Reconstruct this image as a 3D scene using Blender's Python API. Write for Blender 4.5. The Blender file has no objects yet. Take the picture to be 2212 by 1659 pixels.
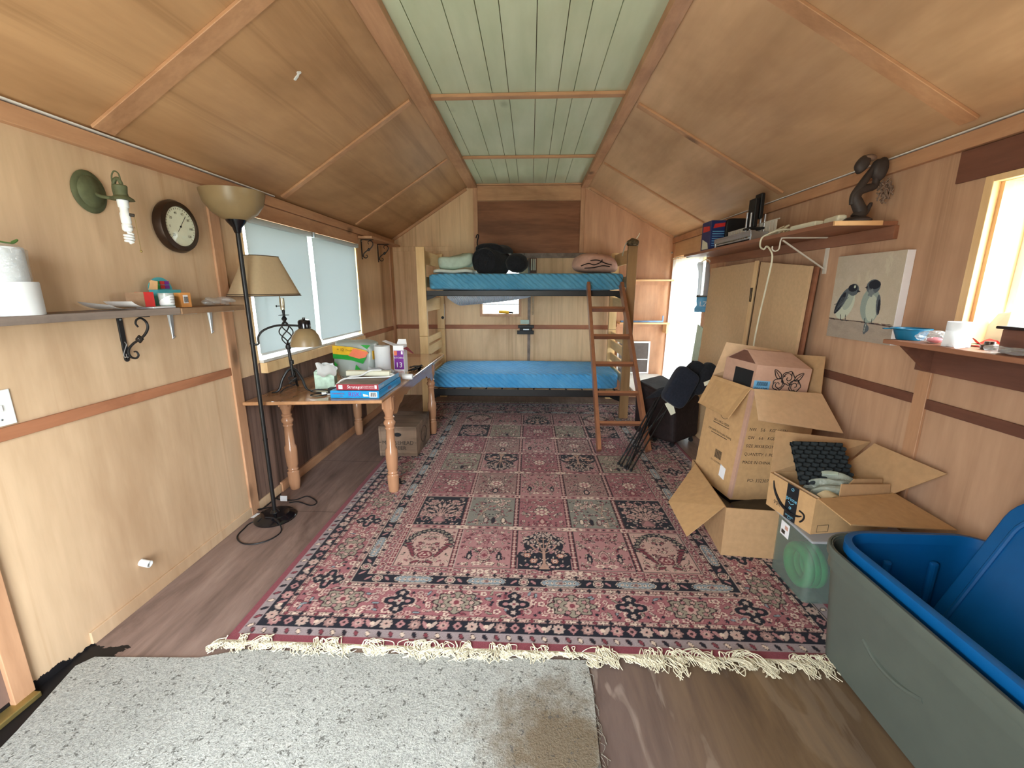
import bpy, math, random
import numpy as np
from mathutils import Matrix, Vector
PI = math.pi
SC = bpy.context.scene
COL = SC.collection
# ------------------------------------------------------------------ camera: a phone held 1.5 m above the floor, tilted 12.6 degrees down
F_PX, PITCH, YAW, CAM_Z = 920.7, math.radians(12.557), math.radians(2.475), 1.5
cam_d = bpy.data.cameras.new('camera'); cam = bpy.data.objects.new('camera', cam_d); COL.objects.link(cam)
cam_d.sensor_fit = 'HORIZONTAL'; cam_d.sensor_width = 36.0; cam_d.lens = 36.0 * F_PX / 2212.0
cam_d.clip_start = 0.02
cam.location = (0, 0, CAM_Z); cam.rotation_euler = (PI / 2 - PITCH, 0, YAW)
SC.camera = cam
CM = (Matrix.Rotation(YAW, 3, 'Z') @ Matrix.Rotation(PI / 2 - PITCH, 3, 'X'))


def at(px, py, ax, val):
    """Measure a place in the room: the point where the sight line of a photo pixel meets the plane ax = val."""
    d = CM @ Vector(((px - 1106) / F_PX, -(py - 829.5) / F_PX, -1.0)); i = 'xyz'.index(ax)
    o = Vector((0, 0, CAM_Z)); t = (val - o[i]) / d[i]
    return o + d * t


# ------------------------------------------------------------------ mesh building
class B:
    def __init__(s): s.v = []; s.f = []; s.m = []; s.k = 0

    def mat(s, k): s.k = k; return s

    def add(s, vs, fs):
        n = len(s.v); s.v += [Vector(p) for p in vs]
        for q in fs: s.f.append([i + n for i in q]); s.m.append(s.k)
        return s

    def box(s, x0, x1, y0, y1, z0, z1):
        return s.add([(x, y, z) for x in (x0, x1) for y in (y0, y1) for z in (z0, z1)],
                     [(0, 1, 3, 2), (4, 6, 7, 5), (0, 4, 5, 1), (2, 3, 7, 6), (0, 2, 6, 4), (1, 5, 7, 3)])

    def obox(s, c, size, M=None):
        M = M or Matrix.Identity(3); c = Vector(c); a, b, d = [t / 2 for t in size]
        return s.add([c + M @ Vector((x, y, z)) for x in (-a, a) for y in (-b, b) for z in (-d, d)],
                     [(0, 1, 3, 2), (4, 6, 7, 5), (0, 4, 5, 1), (2, 3, 7, 6), (0, 2, 6, 4), (1, 5, 7, 3)])

    def hexa(s, lo, hi):
        """solid between two quads (4 points each, same order)"""
        return s.add(list(lo) + list(hi), [(0, 1, 2, 3)[::-1], (4, 5, 6, 7), (0, 1, 5, 4), (1, 2, 6, 5), (2, 3, 7, 6), (3, 0, 4, 7)])

    def slab(s, pts, t, n=None):
        """flat polygon with thickness t along its normal (centred)"""
        P = [Vector(p) for p in pts]
        if n is None:
            n = Vector((0, 0, 0))
            for i in range(len(P)): n += P[i].cross(P[(i + 1) % len(P)])
        n = Vector(n).normalized() * (t / 2); k = len(P)
        return s.add([p - n for p in P] + [p + n for p in P],
                     [list(range(k))[::-1], list(range(k, 2 * k))] + [(i, (i + 1) % k, k + (i + 1) % k, k + i) for i in range(k)])

    def bar(s, a, b, w, h, up=(0, 0, 1)):
        a = Vector(a); b = Vector(b); d = (b - a).normalized(); u = Vector(up); x = d.cross(u)
        if x.length < 1e-5: x = d.cross(Vector((1, 0, 0)))
        x.normalize(); u = x.cross(d); x = x * w / 2; u = u * h / 2
        return s.hexa([a - x - u, a + x - u, a + x + u, a - x + u], [b - x - u, b + x - u, b + x + u, b - x + u])

    def tube(s, pts, r, n=8, closed=False):
        P = [Vector(p) for p in pts]; k = len(P)
        R = r if isinstance(r, (list, tuple)) else [r] * k
        base = len(s.v); prev = None; vs = []; fs = []
        for i in range(k):
            if closed: d = P[(i + 1) % k] - P[i - 1]
            else: d = P[min(i + 1, k - 1)] - P[max(i - 1, 0)]
            if d.length < 1e-9: d = Vector((0, 0, 1))
            d.normalize()
            if prev is None:
                u = d.cross(Vector((0, 0, 1)))
                if u.length < 1e-3: u = d.cross(Vector((1, 0, 0)))
            else:
                u = prev - d * prev.dot(d)
                if u.length < 1e-5: u = d.cross(Vector((0.3, 0.5, 0.8)))
            u.normalize(); prev = u; w = d.cross(u)
            for j in range(n):
                a = 2 * PI * j / n; vs.append(P[i] + (u * math.cos(a) + w * math.sin(a)) * R[i])
        for i in range(k if closed else k - 1):
            for j in range(n):
                a = i * n + j; b = i * n + (j + 1) % n; c = ((i + 1) % k) * n
                fs.append((a, b, c + (j + 1) % n, c + j))
        if not closed: fs.append(list(range(n))[::-1]); fs.append([(k - 1) * n + j for j in range(n)])
        return s.add(vs, fs)

    def lathe(s, prof, c=(0, 0, 0), n=24, M=None, sx=1, sy=1, closed=True, a0=0.0):
        M = M or Matrix.Identity(3); c = Vector(c); vs = []; fs = []; k = len(prof)
        for r, z in prof:
            for j in range(n):
                a = 2 * PI * j / n + a0; vs.append(c + M @ Vector((r * sx * math.cos(a), r * sy * math.sin(a), z)))
        for i in range(k - 1):
            for j in range(n):
                fs.append((i * n + j, i * n + (j + 1) % n, (i + 1) * n + (j + 1) % n, (i + 1) * n + j))
        if closed:
            if prof[0][0] > 1e-6: fs.append(list(range(n))[::-1])
            if prof[-1][0] > 1e-6: fs.append([(k - 1) * n + j for j in range(n)])
        return s.add(vs, fs)

    def grid(s, fn, nu, nv, wrap=False):
        vs = [fn(i / (nu if wrap else nu - 1), j / (nv - 1)) for j in range(nv) for i in range(nu)]; fs = []
        for j in range(nv - 1):
            for i in range(nu if wrap else nu - 1):
                fs.append((j * nu + i, j * nu + (i + 1) % nu, (j + 1) * nu + (i + 1) % nu, (j + 1) * nu + i))
        return s.add(vs, fs)

    def ell(s, c, r, nu=20, nv=12, M=None, fn=None):
        c = Vector(c); M = M or Matrix.Identity(3)

        def g(u, v):
            a = 2 * PI * u; b = PI * (v - .5); q = Vector((math.cos(a) * math.cos(b), math.sin(a) * math.cos(b), math.sin(b)))
            k = fn(q) if fn else 1.0
            return c + M @ Vector((q.x * r[0] * k, q.y * r[1] * k, q.z * r[2] * k))
        return s.grid(g, nu, nv, True)

    def pillow(s, c, size, e=0.35, nu=24, nv=24, M=None, bump=None):
        """closed superellipsoid-like cushion"""
        c = Vector(c); M = M or Matrix.Identity(3); sg = lambda t, p: math.copysign(abs(t) ** p, t)

        def g(u, v):
            a = 2 * PI * u; b = PI * (v - .5)
            q = Vector((sg(math.cos(a), e) * sg(math.cos(b), e), sg(math.sin(a), e) * sg(math.cos(b), e), sg(math.sin(b), e)))
            p = Vector((q.x * size[0] / 2, q.y * size[1] / 2, q.z * size[2] / 2))
            if bump: p = bump(p, q)
            return c + M @ p
        return s.grid(g, nu, nv, True)

    def text(s, body, size, o, xd, yd, align='CENTER', depth=0.0006, wide=1.0, shear=0.0):
        cu = bpy.data.curves.new('t', 'FONT'); cu.body = body; cu.size = size; cu.align_x = align; cu.align_y = 'CENTER'; cu.resolution_u = 2; cu.shear = shear
        cu.space_line = 1.1
        ob = bpy.data.objects.new('t', cu); COL.objects.link(ob)
        me = bpy.data.meshes.new_from_object(ob)
        xd = Vector(xd).normalized(); yd = Vector(yd).normalized(); n = xd.cross(yd)
        s.add([Vector(o) + xd * (v.co.x * wide) + yd * v.co.y + n * depth for v in me.vertices], [list(p.vertices) for p in me.polygons])
        bpy.data.objects.remove(ob); bpy.data.meshes.remove(me); bpy.data.curves.remove(cu)
        return s

    def build(s, name, mats, parent=None, smooth=False, bevel=0.0, seg=2, origin=None):
        me = bpy.data.meshes.new(name)
        mats = mats if isinstance(mats, (list, tuple)) else [mats]
        V = s.v
        if parent is None:
            xs = [p.x for p in V]; ys = [p.y for p in V]; zs = [p.z for p in V]
            loc = Vector(origin) if origin is not None else Vector(((min(xs) + max(xs)) / 2, (min(ys) + max(ys)) / 2, min(zs))); inv = Matrix.Translation(-loc)
        else:
            inv = WM[parent.name].inverted(); loc = Vector((0, 0, 0))
        me.from_pydata([tuple(inv @ p) for p in V], [], s.f)
        for m in mats: me.materials.append(m)
        if len(mats) > 1: me.polygons.foreach_set('material_index', s.m)
        if smooth: me.polygons.foreach_set('use_smooth', [True] * len(me.polygons))
        me.update()
        o = bpy.data.objects.new(name, me); COL.objects.link(o); o.location = loc
        if parent is None: WM[o.name] = Matrix.Translation(loc)
        else: o.parent = parent; WM[o.name] = WM[parent.name].copy()
        if bevel:
            b = o.modifiers.new('edge', 'BEVEL'); b.width = bevel; b.segments = seg; b.limit_method = 'ANGLE'; b.angle_limit = 0.6
        if smooth and not bevel:
            me.set_sharp_from_angle(angle=math.radians(42))
        return o


WM = {}


def tag(o, label=None, cat=None, group=None, kind=None):
    if label: o['label'] = label
    if cat: o['category'] = cat
    if group: o['group'] = group
    if kind: o['kind'] = kind
    return o


def thing(name, label, cat, loc, rz=0.0, group=None):
    o = bpy.data.objects.new(name, None); COL.objects.link(o); o.empty_display_size = 0.05
    o.location = loc; o.rotation_euler = (0, 0, rz)
    WM[o.name] = Matrix.Translation(loc) @ Matrix.Rotation(rz, 4, 'Z')
    return tag(o, label, cat, group)


def struct(o, label=None, cat=None):
    o['kind'] = 'structure'
    if label: o['label'] = label
    if cat: o['category'] = cat
    return o


def rot(x=0, y=0, z=0):
    return (Matrix.Rotation(z, 3, 'Z') @ Matrix.Rotation(y, 3, 'Y') @ Matrix.Rotation(x, 3, 'X'))


def spline(P, n=8, closed=False):
    P = [Vector(p) for p in P]; k = len(P); out = []
    for i in range(k if closed else k - 1):
        a, b, c, d = (P[(i - 1) % k], P[i], P[(i + 1) % k], P[(i + 2) % k]) if closed else (P[max(i - 1, 0)], P[i], P[i + 1], P[min(i + 2, k - 1)])
        for j in range(n):
            t = j / n
            out.append(0.5 * ((2 * b) + (c - a) * t + (2 * a - 5 * b + 4 * c - d) * t * t + (3 * b - a - 3 * c + d) * t ** 3))
    if not closed: out.append(P[-1])
    return out


# ------------------------------------------------------------------ materials
def lin(c):
    """sRGB 0-255 to linear"""
    return tuple(((v / 255) / 12.92 if v / 255 <= .04045 else ((v / 255 + .055) / 1.055) ** 2.4) for v in c)


class N:
    def __init__(s, name):
        s.m = bpy.data.materials.new(name); s.m.use_nodes = True; s.t = s.m.node_tree; s.t.nodes.clear()
        s.out = s.n('ShaderNodeOutputMaterial'); s.tc = s.n('ShaderNodeTexCoord')

    def n(s, ty, **kw):
        q = s.t.nodes.new(ty)
        for k, v in kw.items(): setattr(q, k, v)
        return q

    def l(s, a, b): s.t.links.new(a, b)

    def vec(s, scale=(1, 1, 1), loc=(0, 0, 0), rt=(0, 0, 0), src='Object'):
        q = s.n('ShaderNodeMapping'); q.inputs['Scale'].default_value = scale; q.inputs['Location'].default_value = loc; q.inputs['Rotation'].default_value = rt
        s.l(s.tc.outputs[src], q.inputs['Vector']); return q.outputs[0]

    def noise(s, v, scale=5, detail=4, rough=.55, dist=0.0):
        q = s.n('ShaderNodeTexNoise'); q.inputs['Scale'].default_value = scale; q.inputs['Detail'].default_value = detail
        q.inputs['Roughness'].default_value = rough; q.inputs['Distortion'].default_value = dist; s.l(v, q.inputs['Vector']); return q.outputs['Fac']

    def ramp(s, f, stops, interp='LINEAR'):
        q = s.n('ShaderNodeValToRGB'); cr = q.color_ramp; cr.interpolation = interp
        while len(cr.elements) < len(stops): cr.elements.new(.5)
        for e, (p, c) in zip(cr.elements, stops):
            e.position = p; e.color = (c, c, c, 1) if isinstance(c, (int, float)) else (*c, 1)
        s.l(f, q.inputs[0]); return q.outputs[0]

    def mix(s, f, a, b, mode='MIX'):
        q = s.n('ShaderNodeMix', data_type='RGBA', blend_type=mode)
        for i, x in ((0, f), (6, a), (7, b)):
            if hasattr(x, 'links'): s.l(x, q.inputs[i])
            elif i == 0: q.inputs[0].default_value = x
            else: q.inputs[i].default_value = (*x, 1)
        return q.outputs[2]

    def math(s, op, a, b=0.0, c=0.0):
        q = s.n('ShaderNodeMath', operation=op)
        for i, x in enumerate((a, b, c)):
            if hasattr(x, 'links'): s.l(x, q.inputs[i])
            else: q.inputs[i].default_value = x
        return q.outputs[0]

    def xyz(s, v):
        q = s.n('ShaderNodeSeparateXYZ'); s.l(v, q.inputs[0]); return q.outputs

    def bsdf(s, col, rough=.6, metal=0.0, spec=.3, bump=None, bstr=.2, bdist=.002, coat=0.0, sheen=0.0, trans=None):
        q = s.n('ShaderNodeBsdfPrincipled')
        for k, x in (('Base Color', col), ('Roughness', rough), ('Metallic', metal), ('Specular IOR Level', spec), ('Coat Weight', coat), ('Sheen Weight', sheen)):
            if hasattr(x, 'links'): s.l(x, q.inputs[k])
            elif k == 'Base Color': q.inputs[k].default_value = (*x, 1)
            else: q.inputs[k].default_value = x
        if bump is not None:
            b = s.n('ShaderNodeBump'); b.inputs['Strength'].default_value = bstr; b.inputs['Distance'].default_value = bdist
            s.l(bump, b.inputs['Height']); s.l(b.outputs[0], q.inputs['Normal'])
        if trans:
            t = s.n('ShaderNodeBsdfTranslucent'); t.inputs[0].default_value = (*trans[1], 1); mx = s.n('ShaderNodeMixShader'); mx.inputs[0].default_value = trans[0]
            s.l(q.outputs[0], mx.inputs[1]); s.l(t.outputs[0], mx.inputs[2]); s.l(mx.outputs[0], s.out.inputs[0])
        else: s.l(q.outputs[0], s.out.inputs[0])
        return s.m


def plain(name, c, rough=.5, metal=0.0, spec=.35, var=.12, scale=14, bump=0.0, coat=0.0, sheen=0.0, trans=None):
    """one colour with a soft mottled variation"""
    q = N(name); f = q.noise(q.vec(), scale, 3)
    lo = tuple(x * (1 - var) for x in c); hi = tuple(min(1, x * (1 + var)) for x in c)
    col = q.ramp(f, [(.3, lo), (.7, hi)])
    return q.bsdf(col, rough, metal, spec, f if bump else None, bump, .004, coat, sheen, trans)


def wood(name, c1, c2, axis='z', grain=9, stain=None, stain_amt=.5, stain_scale=1.1, rough=.6, knots=0.0, coat=0.0, loc=(0, 0, 0), contrast=.18, streak=None, tar=False):
    """grain stretched along an axis, soft blotches, optional knots and dark streaks"""
    fade = lambda c, k=.16, g=1.12: tuple(min(.9, (x * (1 - k) + (.3 * c[0] + .6 * c[1] + .1 * c[2]) * k) * g) for x in c)
    c1, c2 = fade(c1), fade(c2); stain = stain and fade(stain, .1, 1.05)
    q = N(name); st = {'x': (.12, 1, 1), 'y': (1, .12, 1), 'z': (1, 1, .12)}[axis]
    v = q.vec(st, loc); f1 = q.noise(v, grain, 5, .6, .25); f2 = q.noise(v, grain * 5, 3, .6)
    col = q.ramp(f1, [(.5 - contrast, c1), (.5 + contrast, c2)])
    col = q.mix(.22, col, q.ramp(f2, [(.3, tuple(x * .72 for x in c1)), (.7, c2)]))
    if stain:
        fs = q.noise(q.vec(tuple((1 + t) / 2 for t in st), (loc[0] + 3.1, loc[1] + 1.7, loc[2] + .4)), stain_scale, 6, .62, .4)
        col = q.mix(q.ramp(fs, [(.5, 0.0), (.72, stain_amt)]), col, stain)
    if streak:
        fk = q.noise(q.vec(tuple(.55 * t ** 1.4 if t < 1 else 2.2 for t in st), (7.7, 2.2, 5.1)), 2.6, 5, .7)
        col = q.mix(q.ramp(fk, [(.54, 0.0), (.70, streak[1])]), col, streak[0])
    if knots:
        vo = q.n('ShaderNodeTexVoronoi'); vo.inputs['Scale'].default_value = 1.0
        q.l(q.vec(tuple(3.4 * (t if t == 1 else .45) for t in st), loc), vo.inputs['Vector'])
        col = q.mix(q.ramp(vo.outputs['Distance'], [(.05, knots), (.15, 0.0)]), col, tuple(x * .3 for x in c1))
    if tar:
        cc = q.xyz(q.vec()); nz = q.noise(q.vec(), 14, 5, .7)
        lim = q.math('MULTIPLY', q.math('SUBTRACT', 1.47, cc[1]), .30)
        tm = q.math('LESS_THAN', q.math('ADD', cc[2], q.math('MULTIPLY', nz, .09)), q.math('MINIMUM', q.math('ADD', lim, .045), .085))
        col = q.mix(q.math('MULTIPLY', tm, q.math('LESS_THAN', cc[1], 1.5)), col, lin((22, 20, 22)))
    return q.bsdf(col, rough, 0, .28, f2, .12, .002, coat)


M = {}
M['ply_left'] = wood('birch plywood', lin((186, 152, 114)), lin((208, 174, 136)), 'z', 5, lin((150, 110, 72)), .6, .9, .62, streak=(lin((150, 98, 54)), .6), tar=True)
M['ply_back'] = wood('back plywood', lin((208, 168, 122)), lin((230, 192, 144)), 'z', 5, lin((156, 108, 64)), .6, .8, .62, streak=(lin((132, 84, 46)), .6))
M['ply_right'] = wood('right plywood', lin((176, 134, 100)), lin((202, 158, 122)), 'z', 5, lin((136, 92, 68)), .65, .8, .62, streak=(lin((112, 70, 46)), .5))
M['ply_mahog'] = wood('reddish plywood', lin((176, 124, 86)), lin((206, 152, 110)), 'z', 6, lin((124, 78, 50)), .6, 1.0, .55)
M['ply_dark'] = wood('dark plywood', lin((112, 66, 38)), lin((152, 94, 56)), 'x', 7, lin((72, 40, 22)), .7, 1.4, .55, contrast=.14)
M['ply_mould'] = wood('stained plywood', lin((96, 72, 62)), lin((140, 108, 92)), 'z', 6, lin((34, 24, 20)), .95, 1.3, .8, streak=(lin((26, 19, 16)), .9))
M['ply_slope'] = wood('ceiling plywood', lin((162, 116, 70)), lin((198, 150, 98)), 'y', 3.2, lin((116, 76, 40)), .6, .8, .5, contrast=.2, streak=(lin((104, 64, 30)), .45))
M['ply_slope_r'] = wood('ceiling plywood right', lin((182, 140, 96)), lin((212, 168, 122)), 'y', 3.0, lin((126, 84, 50)), .5, .8, .5, contrast=.2)
M['trim'] = wood('pine trim', lin((174, 122, 82)), lin((200, 148, 104)), 'y', 9, lin((120, 74, 44)), .5, 3, .5, knots=.9)
M['trim_z'] = wood('pine trim upright', lin((172, 122, 82)), lin((200, 148, 106)), 'z', 9, lin((120, 74, 44)), .5, 3, .5, knots=.8)
M['trim_x'] = wood('pine trim level', lin((176, 124, 80)), lin((202, 150, 104)), 'x', 9, lin((120, 74, 44)), .5, 3, .5, knots=.8)
M['rail'] = wood('brown batten', lin((150, 92, 56)), lin((178, 112, 70)), 'y', 10, lin((96, 52, 30)), .5, 3, .5)
M['rail_x'] = wood('brown batten level', lin((150, 88, 54)), lin((176, 106, 66)), 'x', 10, lin((96, 52, 30)), .5, 3, .5)
M['plum'] = wood('dark red batten', lin((96, 58, 44)), lin((124, 76, 56)), 'y', 10, lin((60, 34, 28)), .6, 3, .5)
M['pine'] = wood('pale pine', lin((222, 178, 116)), lin((238, 202, 146)), 'z', 8, lin((190, 134, 78)), .4, 2, .5, knots=.7)
M['pine_x'] = wood('pale pine shelf', lin((208, 152, 92)), lin((230, 182, 120)), 'x', 8, lin((170, 110, 60)), .4, 3, .5, knots=.7)
M['maple'] = wood('maple bed wood', lin((206, 162, 98)), lin((228, 190, 128)), 'z', 8, lin((182, 132, 74)), .35, 2, .35, coat=.25)
M['maple_y'] = wood('maple slat', lin((206, 162, 98)), lin((228, 190, 128)), 'y', 8, lin((182, 132, 74)), .35, 2, .35, coat=.25)
M['walnut'] = wood('tan bed post', lin((140, 104, 62)), lin((168, 128, 80)), 'z', 8, lin((110, 78, 44)), .35, 2, .35)
M['cherry'] = wood('cherry ladder', lin((136, 82, 48)), lin((162, 102, 62)), 'z', 9, lin((96, 50, 32)), .4, 2, .35, coat=.2)
M['cherry_x'] = wood('cherry rung', lin((136, 82, 48)), lin((162, 102, 62)), 'x', 9, lin((96, 50, 32)), .4, 2, .35, coat=.2)
M['oak'] = wood('honey table wood', lin((160, 110, 64)), lin((192, 138, 88)), 'y', 6, lin((126, 80, 44)), .4, 2, .16, coat=.5)
M['oak_z'] = wood('honey leg wood', lin((160, 108, 70)), lin((190, 136, 94)), 'z', 7, lin((126, 80, 48)), .4, 2, .25, coat=.45)
M['crate'] = wood('weathered crate wood', lin((104, 82, 66)), lin((148, 120, 96)), 'x', 7, lin((54, 40, 32)), .9, 3, .75, streak=(lin((44, 32, 26)), .7))
M['grey_board'] = wood('weathered grey board', lin((112, 96, 86)), lin((148, 130, 118)), 'y', 10, lin((72, 58, 52)), .6, 3, .8)
M['brown_board'] = wood('weathered brown board', lin((124, 92, 62)), lin((158, 120, 84)), 'y', 10, lin((82, 58, 38)), .6, 3, .75)
M['shelf_red'] = wood('red-brown shelf board', lin((136, 84, 56)), lin((164, 106, 72)), 'y', 9, lin((96, 56, 36)), .5, 2, .5)
M['white_wood'] = wood('white painted boards', lin((206, 204, 200)), lin((226, 224, 220)), 'x', 8, lin((170, 164, 158)), .4, 2, .4)
M['particle'] = plain('tan particleboard', lin((208, 176, 138)), .7, var=.06, scale=40)
M['black_metal'] = plain('black iron', lin((26, 24, 25)), .42, .3, .5, .2)
M['black_gloss'] = plain('glossy black', lin((16, 16, 20)), .15, 0, .6, .2)
M['black_plastic'] = plain('black plastic', lin((24, 24, 26)), .5)
M['black_cloth'] = plain('black cloth', lin((34, 35, 40)), .9, 0, .15, .25, 60, .3, sheen=.1)
M['navy_cloth'] = plain('dark navy cloth', lin((34, 38, 50)), .85, 0, .2, .2, 60, .3, sheen=.1)
M['dark_leather'] = plain('dark brown cloth', lin((40, 30, 30)), .7, 0, .25, .25, 30, .2)
M['steel'] = plain('steel', lin((190, 196, 204)), .3, .9, .5, .06)
M['nickel'] = plain('brushed nickel', lin((190, 180, 158)), .3, .9, .5, .1)
M['white_metal'] = plain('cream enamel metal', lin((214, 208, 196)), .4, 0, .4, .05)
M['white_plastic'] = plain('white plastic', lin((226, 228, 228)), .4, 0, .4, .04)
M['cream_plastic'] = plain('cream plastic', lin((224, 222, 200)), .45, 0, .4, .05)
M['paper'] = plain('white paper', lin((232, 234, 236)), .85, 0, .15, .03, trans=(.2, lin((235, 236, 240))))
M['cloth_white'] = plain('white cotton', lin((214, 220, 214)), .9, 0, .15, .06, 20, .3)
M['cloth_green'] = plain('pale green cotton', lin((186, 204, 190)), .9, 0, .15, .08, 20, .3)
M['pink_cloth'] = plain('dusty pink quilt', lin((196, 154, 138)), .9, 0, .15, .1, 18, .4)
M['cardboard'] = plain('corrugated cardboard', lin((194, 156, 112)), .75, 0, .2, .07, 30, .05)
M['cardboard_d'] = plain('cardboard, older', lin((180, 144, 106)), .75, 0, .2, .07, 30, .05)
M['cardboard_in'] = plain('cardboard inner side', lin((206, 172, 136)), .5, 0, .4, .06, 30, .05)
M['cardboard_p'] = plain('pale cardboard', lin((190, 152, 132)), .65, 0, .25, .05, 30, .05)
M['ink'] = plain('printed ink', lin((52, 44, 38)), .7)
M['ink_black'] = plain('black ink', lin((18, 18, 22)), .55)
M['tape'] = plain('black parcel tape', lin((26, 32, 38)), .3, 0, .5)
M['sky_blue'] = plain('pale blue print', lin((120, 190, 220)), .5)
M['white_ink'] = plain('white print', lin((236, 236, 240)), .5, var=.03)
M['red_box'] = plain('dark red print', lin((150, 44, 56)), .45)
M['blue_box'] = plain('bright blue print', lin((24, 142, 206)), .35)
M['blue_pale'] = plain('pale blue print side', lin((110, 172, 214)), .35)
M['purple'] = plain('purple print', lin((120, 40, 142)), .45)
M['orange'] = plain('orange print', lin((226, 118, 84)), .5)
M['orange_box'] = plain('orange carton', lin((222, 152, 84)), .55)
M['yellow'] = plain('yellow print', lin((226, 178, 40)), .4)
M['green'] = plain('green print', lin((36, 148, 52)), .4)
M['green_dark'] = plain('dull green wire', lin((74, 104, 50)), .6)
M['teal'] = plain('teal print', lin((74, 160, 168)), .5)
M['red'] = plain('red print', lin((204, 50, 48)), .5)
M['tissue_box'] = plain('mottled mint carton', lin((184, 208, 190)), .6, var=.22, scale=26)
M['verdigris'] = plain('green-grey weathered metal', lin((88, 92, 66)), .65, .2, .35, .25, 18, .15)
M['bronze'] = plain('dark bronze rim', lin((58, 42, 32)), .35, .5, .5, .2)
M['tote_grey'] = plain('grey moulded plastic', lin((86, 93, 86)), .40, 0, .45, .05)
M['tote_blue'] = plain('blue moulded plastic', lin((8, 94, 158)), .38, 0, .45, .06, trans=(.15, lin((10, 110, 180))))
M['bowl_blue'] = plain('teal blue plastic', lin((20, 104, 140)), .35, 0, .45, .05)
M['shade'] = plain('linen lamp shade', lin((206, 184, 150)), .85, 0, .15, .05, 60, trans=(.35, lin((214, 190, 150))))
M['shade_trim'] = plain('brown shade piping', lin((84, 66, 54)), .8)
M['alabaster'] = plain('amber frosted glass', lin((150, 128, 94)), .35, 0, .45, .12, 9, trans=(.25, lin((190, 164, 118))))
M['foam'] = plain('charcoal foam', lin((44, 48, 50)), .95, 0, .1, .2, 40, .3)
M['carving'] = plain('dark carved wood', lin((58, 50, 48)), .55, 0, .3, .25, 12, .2)
M['husk'] = plain('pale brown husk', lin((128, 106, 92)), .8, 0, .2, .25, 20, .2)
M['screen'] = plain('grey fly screen', lin((96, 86, 82)), .8)
M['brass'] = plain('dull brass', lin((158, 138, 84)), .4, .7, .5, .15)
M['camo'] = plain('mottled cap cloth', lin((92, 78, 60)), .9, 0, .15, .6, 30)
M['mirror_blue'] = plain('blue-grey film', lin((120, 150, 190)), .2, .3, .5, .2)


def clear(name, tint=(1, 1, 1), gloss=.12, rough=.12, solid=0.0, scol=(1, 1, 1), bump=0.0, scale=25):
    """thin glass or clear film: lets light straight through, reflects a little"""
    q = N(name); t = q.n('ShaderNodeBsdfTransparent'); t.inputs[0].default_value = (*tint, 1)
    g = q.n('ShaderNodeBsdfGlossy'); g.inputs['Roughness'].default_value = rough
    if bump:
        b = q.n('ShaderNodeBump'); b.inputs['Strength'].default_value = bump; b.inputs['Distance'].default_value = .02
        q.l(q.noise(q.vec(), scale, 3), b.inputs['Height']); q.l(b.outputs[0], g.inputs['Normal'])
    mx = q.n('ShaderNodeMixShader'); mx.inputs[0].default_value = gloss; q.l(t.outputs[0], mx.inputs[1]); q.l(g.outputs[0], mx.inputs[2]); o = mx.outputs[0]
    if solid:
        d = q.n('ShaderNodeBsdfDiffuse'); d.inputs[0].default_value = (*scol, 1); m2 = q.n('ShaderNodeMixShader'); m2.inputs[0].default_value = solid
        q.l(o, m2.inputs[1]); q.l(d.outputs[0], m2.inputs[2]); o = m2.outputs[0]
    q.l(o, q.out.inputs[0]); return q.m


M['glass'] = clear('window glass', (.97, .99, .98), .06, .02)
M['film'] = clear('clear plastic film', (.96, .97, .98), .16, .15, .14, (.85, .9, .92), .8, 30)
M['film_milky'] = clear('milky plastic', (.93, .96, .95), .1, .25, .40, lin((186, 196, 190)), .3, 9)
M['bin'] = clear('frosted bin plastic', (.92, .95, .94), .08, .3, .30, lin((132, 146, 138)), .2, 9)
M['bubble'] = clear('bubble wrap', (.9, .94, .92), .2, .2, .4, lin((196, 206, 190)), 1.0, 60)
M['bag_grey'] = clear('grey plastic bag', (.86, .88, .9), .12, .3, .55, lin((196, 198, 204)), .8, 20)


def cloth_sheet(name, c, hi, scale=1.0):
    """quilted blue sheet: diagonal stitched ridges in relief"""
    q = N(name); w = q.n('ShaderNodeTexWave', wave_type='BANDS', bands_direction='DIAGONAL'); w.inputs['Scale'].default_value = 9 * scale; w.inputs['Distortion'].default_value = 1.6
    w.inputs['Detail'].default_value = 1; w.inputs['Detail Scale'].default_value = 2
    q.l(q.vec((1, .6, 1.2)), w.inputs['Vector'])
    f = q.noise(q.vec(), 5, 4); h = q.math('ADD', w.outputs['Fac'], f)
    return q.bsdf(q.ramp(f, [(.35, c), (.7, hi)]), .75, 0, .2, h, .8, .014, sheen=.15)


M['sheet'] = cloth_sheet('blue quilted sheet', lin((74, 160, 222)), lin((100, 178, 232)))
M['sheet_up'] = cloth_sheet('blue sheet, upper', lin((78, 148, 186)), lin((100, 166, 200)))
M['quilt_white'] = cloth_sheet('white quilted ticking', lin((206, 216, 230)), lin((224, 230, 240)), 3)


def blind_mat():
    q = N('roller blind cloth'); f = q.noise(q.vec((1, 40, 40)), 8, 2)
    return q.bsdf(q.ramp(f, [(.3, lin((196, 204, 206))), (.7, lin((210, 216, 218)))]), .8, 0, .15, trans=(.20, lin((212, 218, 220))))


M['blind'] = blind_mat()


def curtain_mat():
    q = N('sheer white curtain'); f = q.noise(q.vec((1, 60, 60)), 8, 2)
    return q.bsdf(q.ramp(f, [(.3, lin((226, 230, 236))), (.7, lin((240, 242, 246)))]), .8, 0, .1, trans=(.30, lin((238, 242, 250))))


M['curtain'] = curtain_mat()


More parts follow.
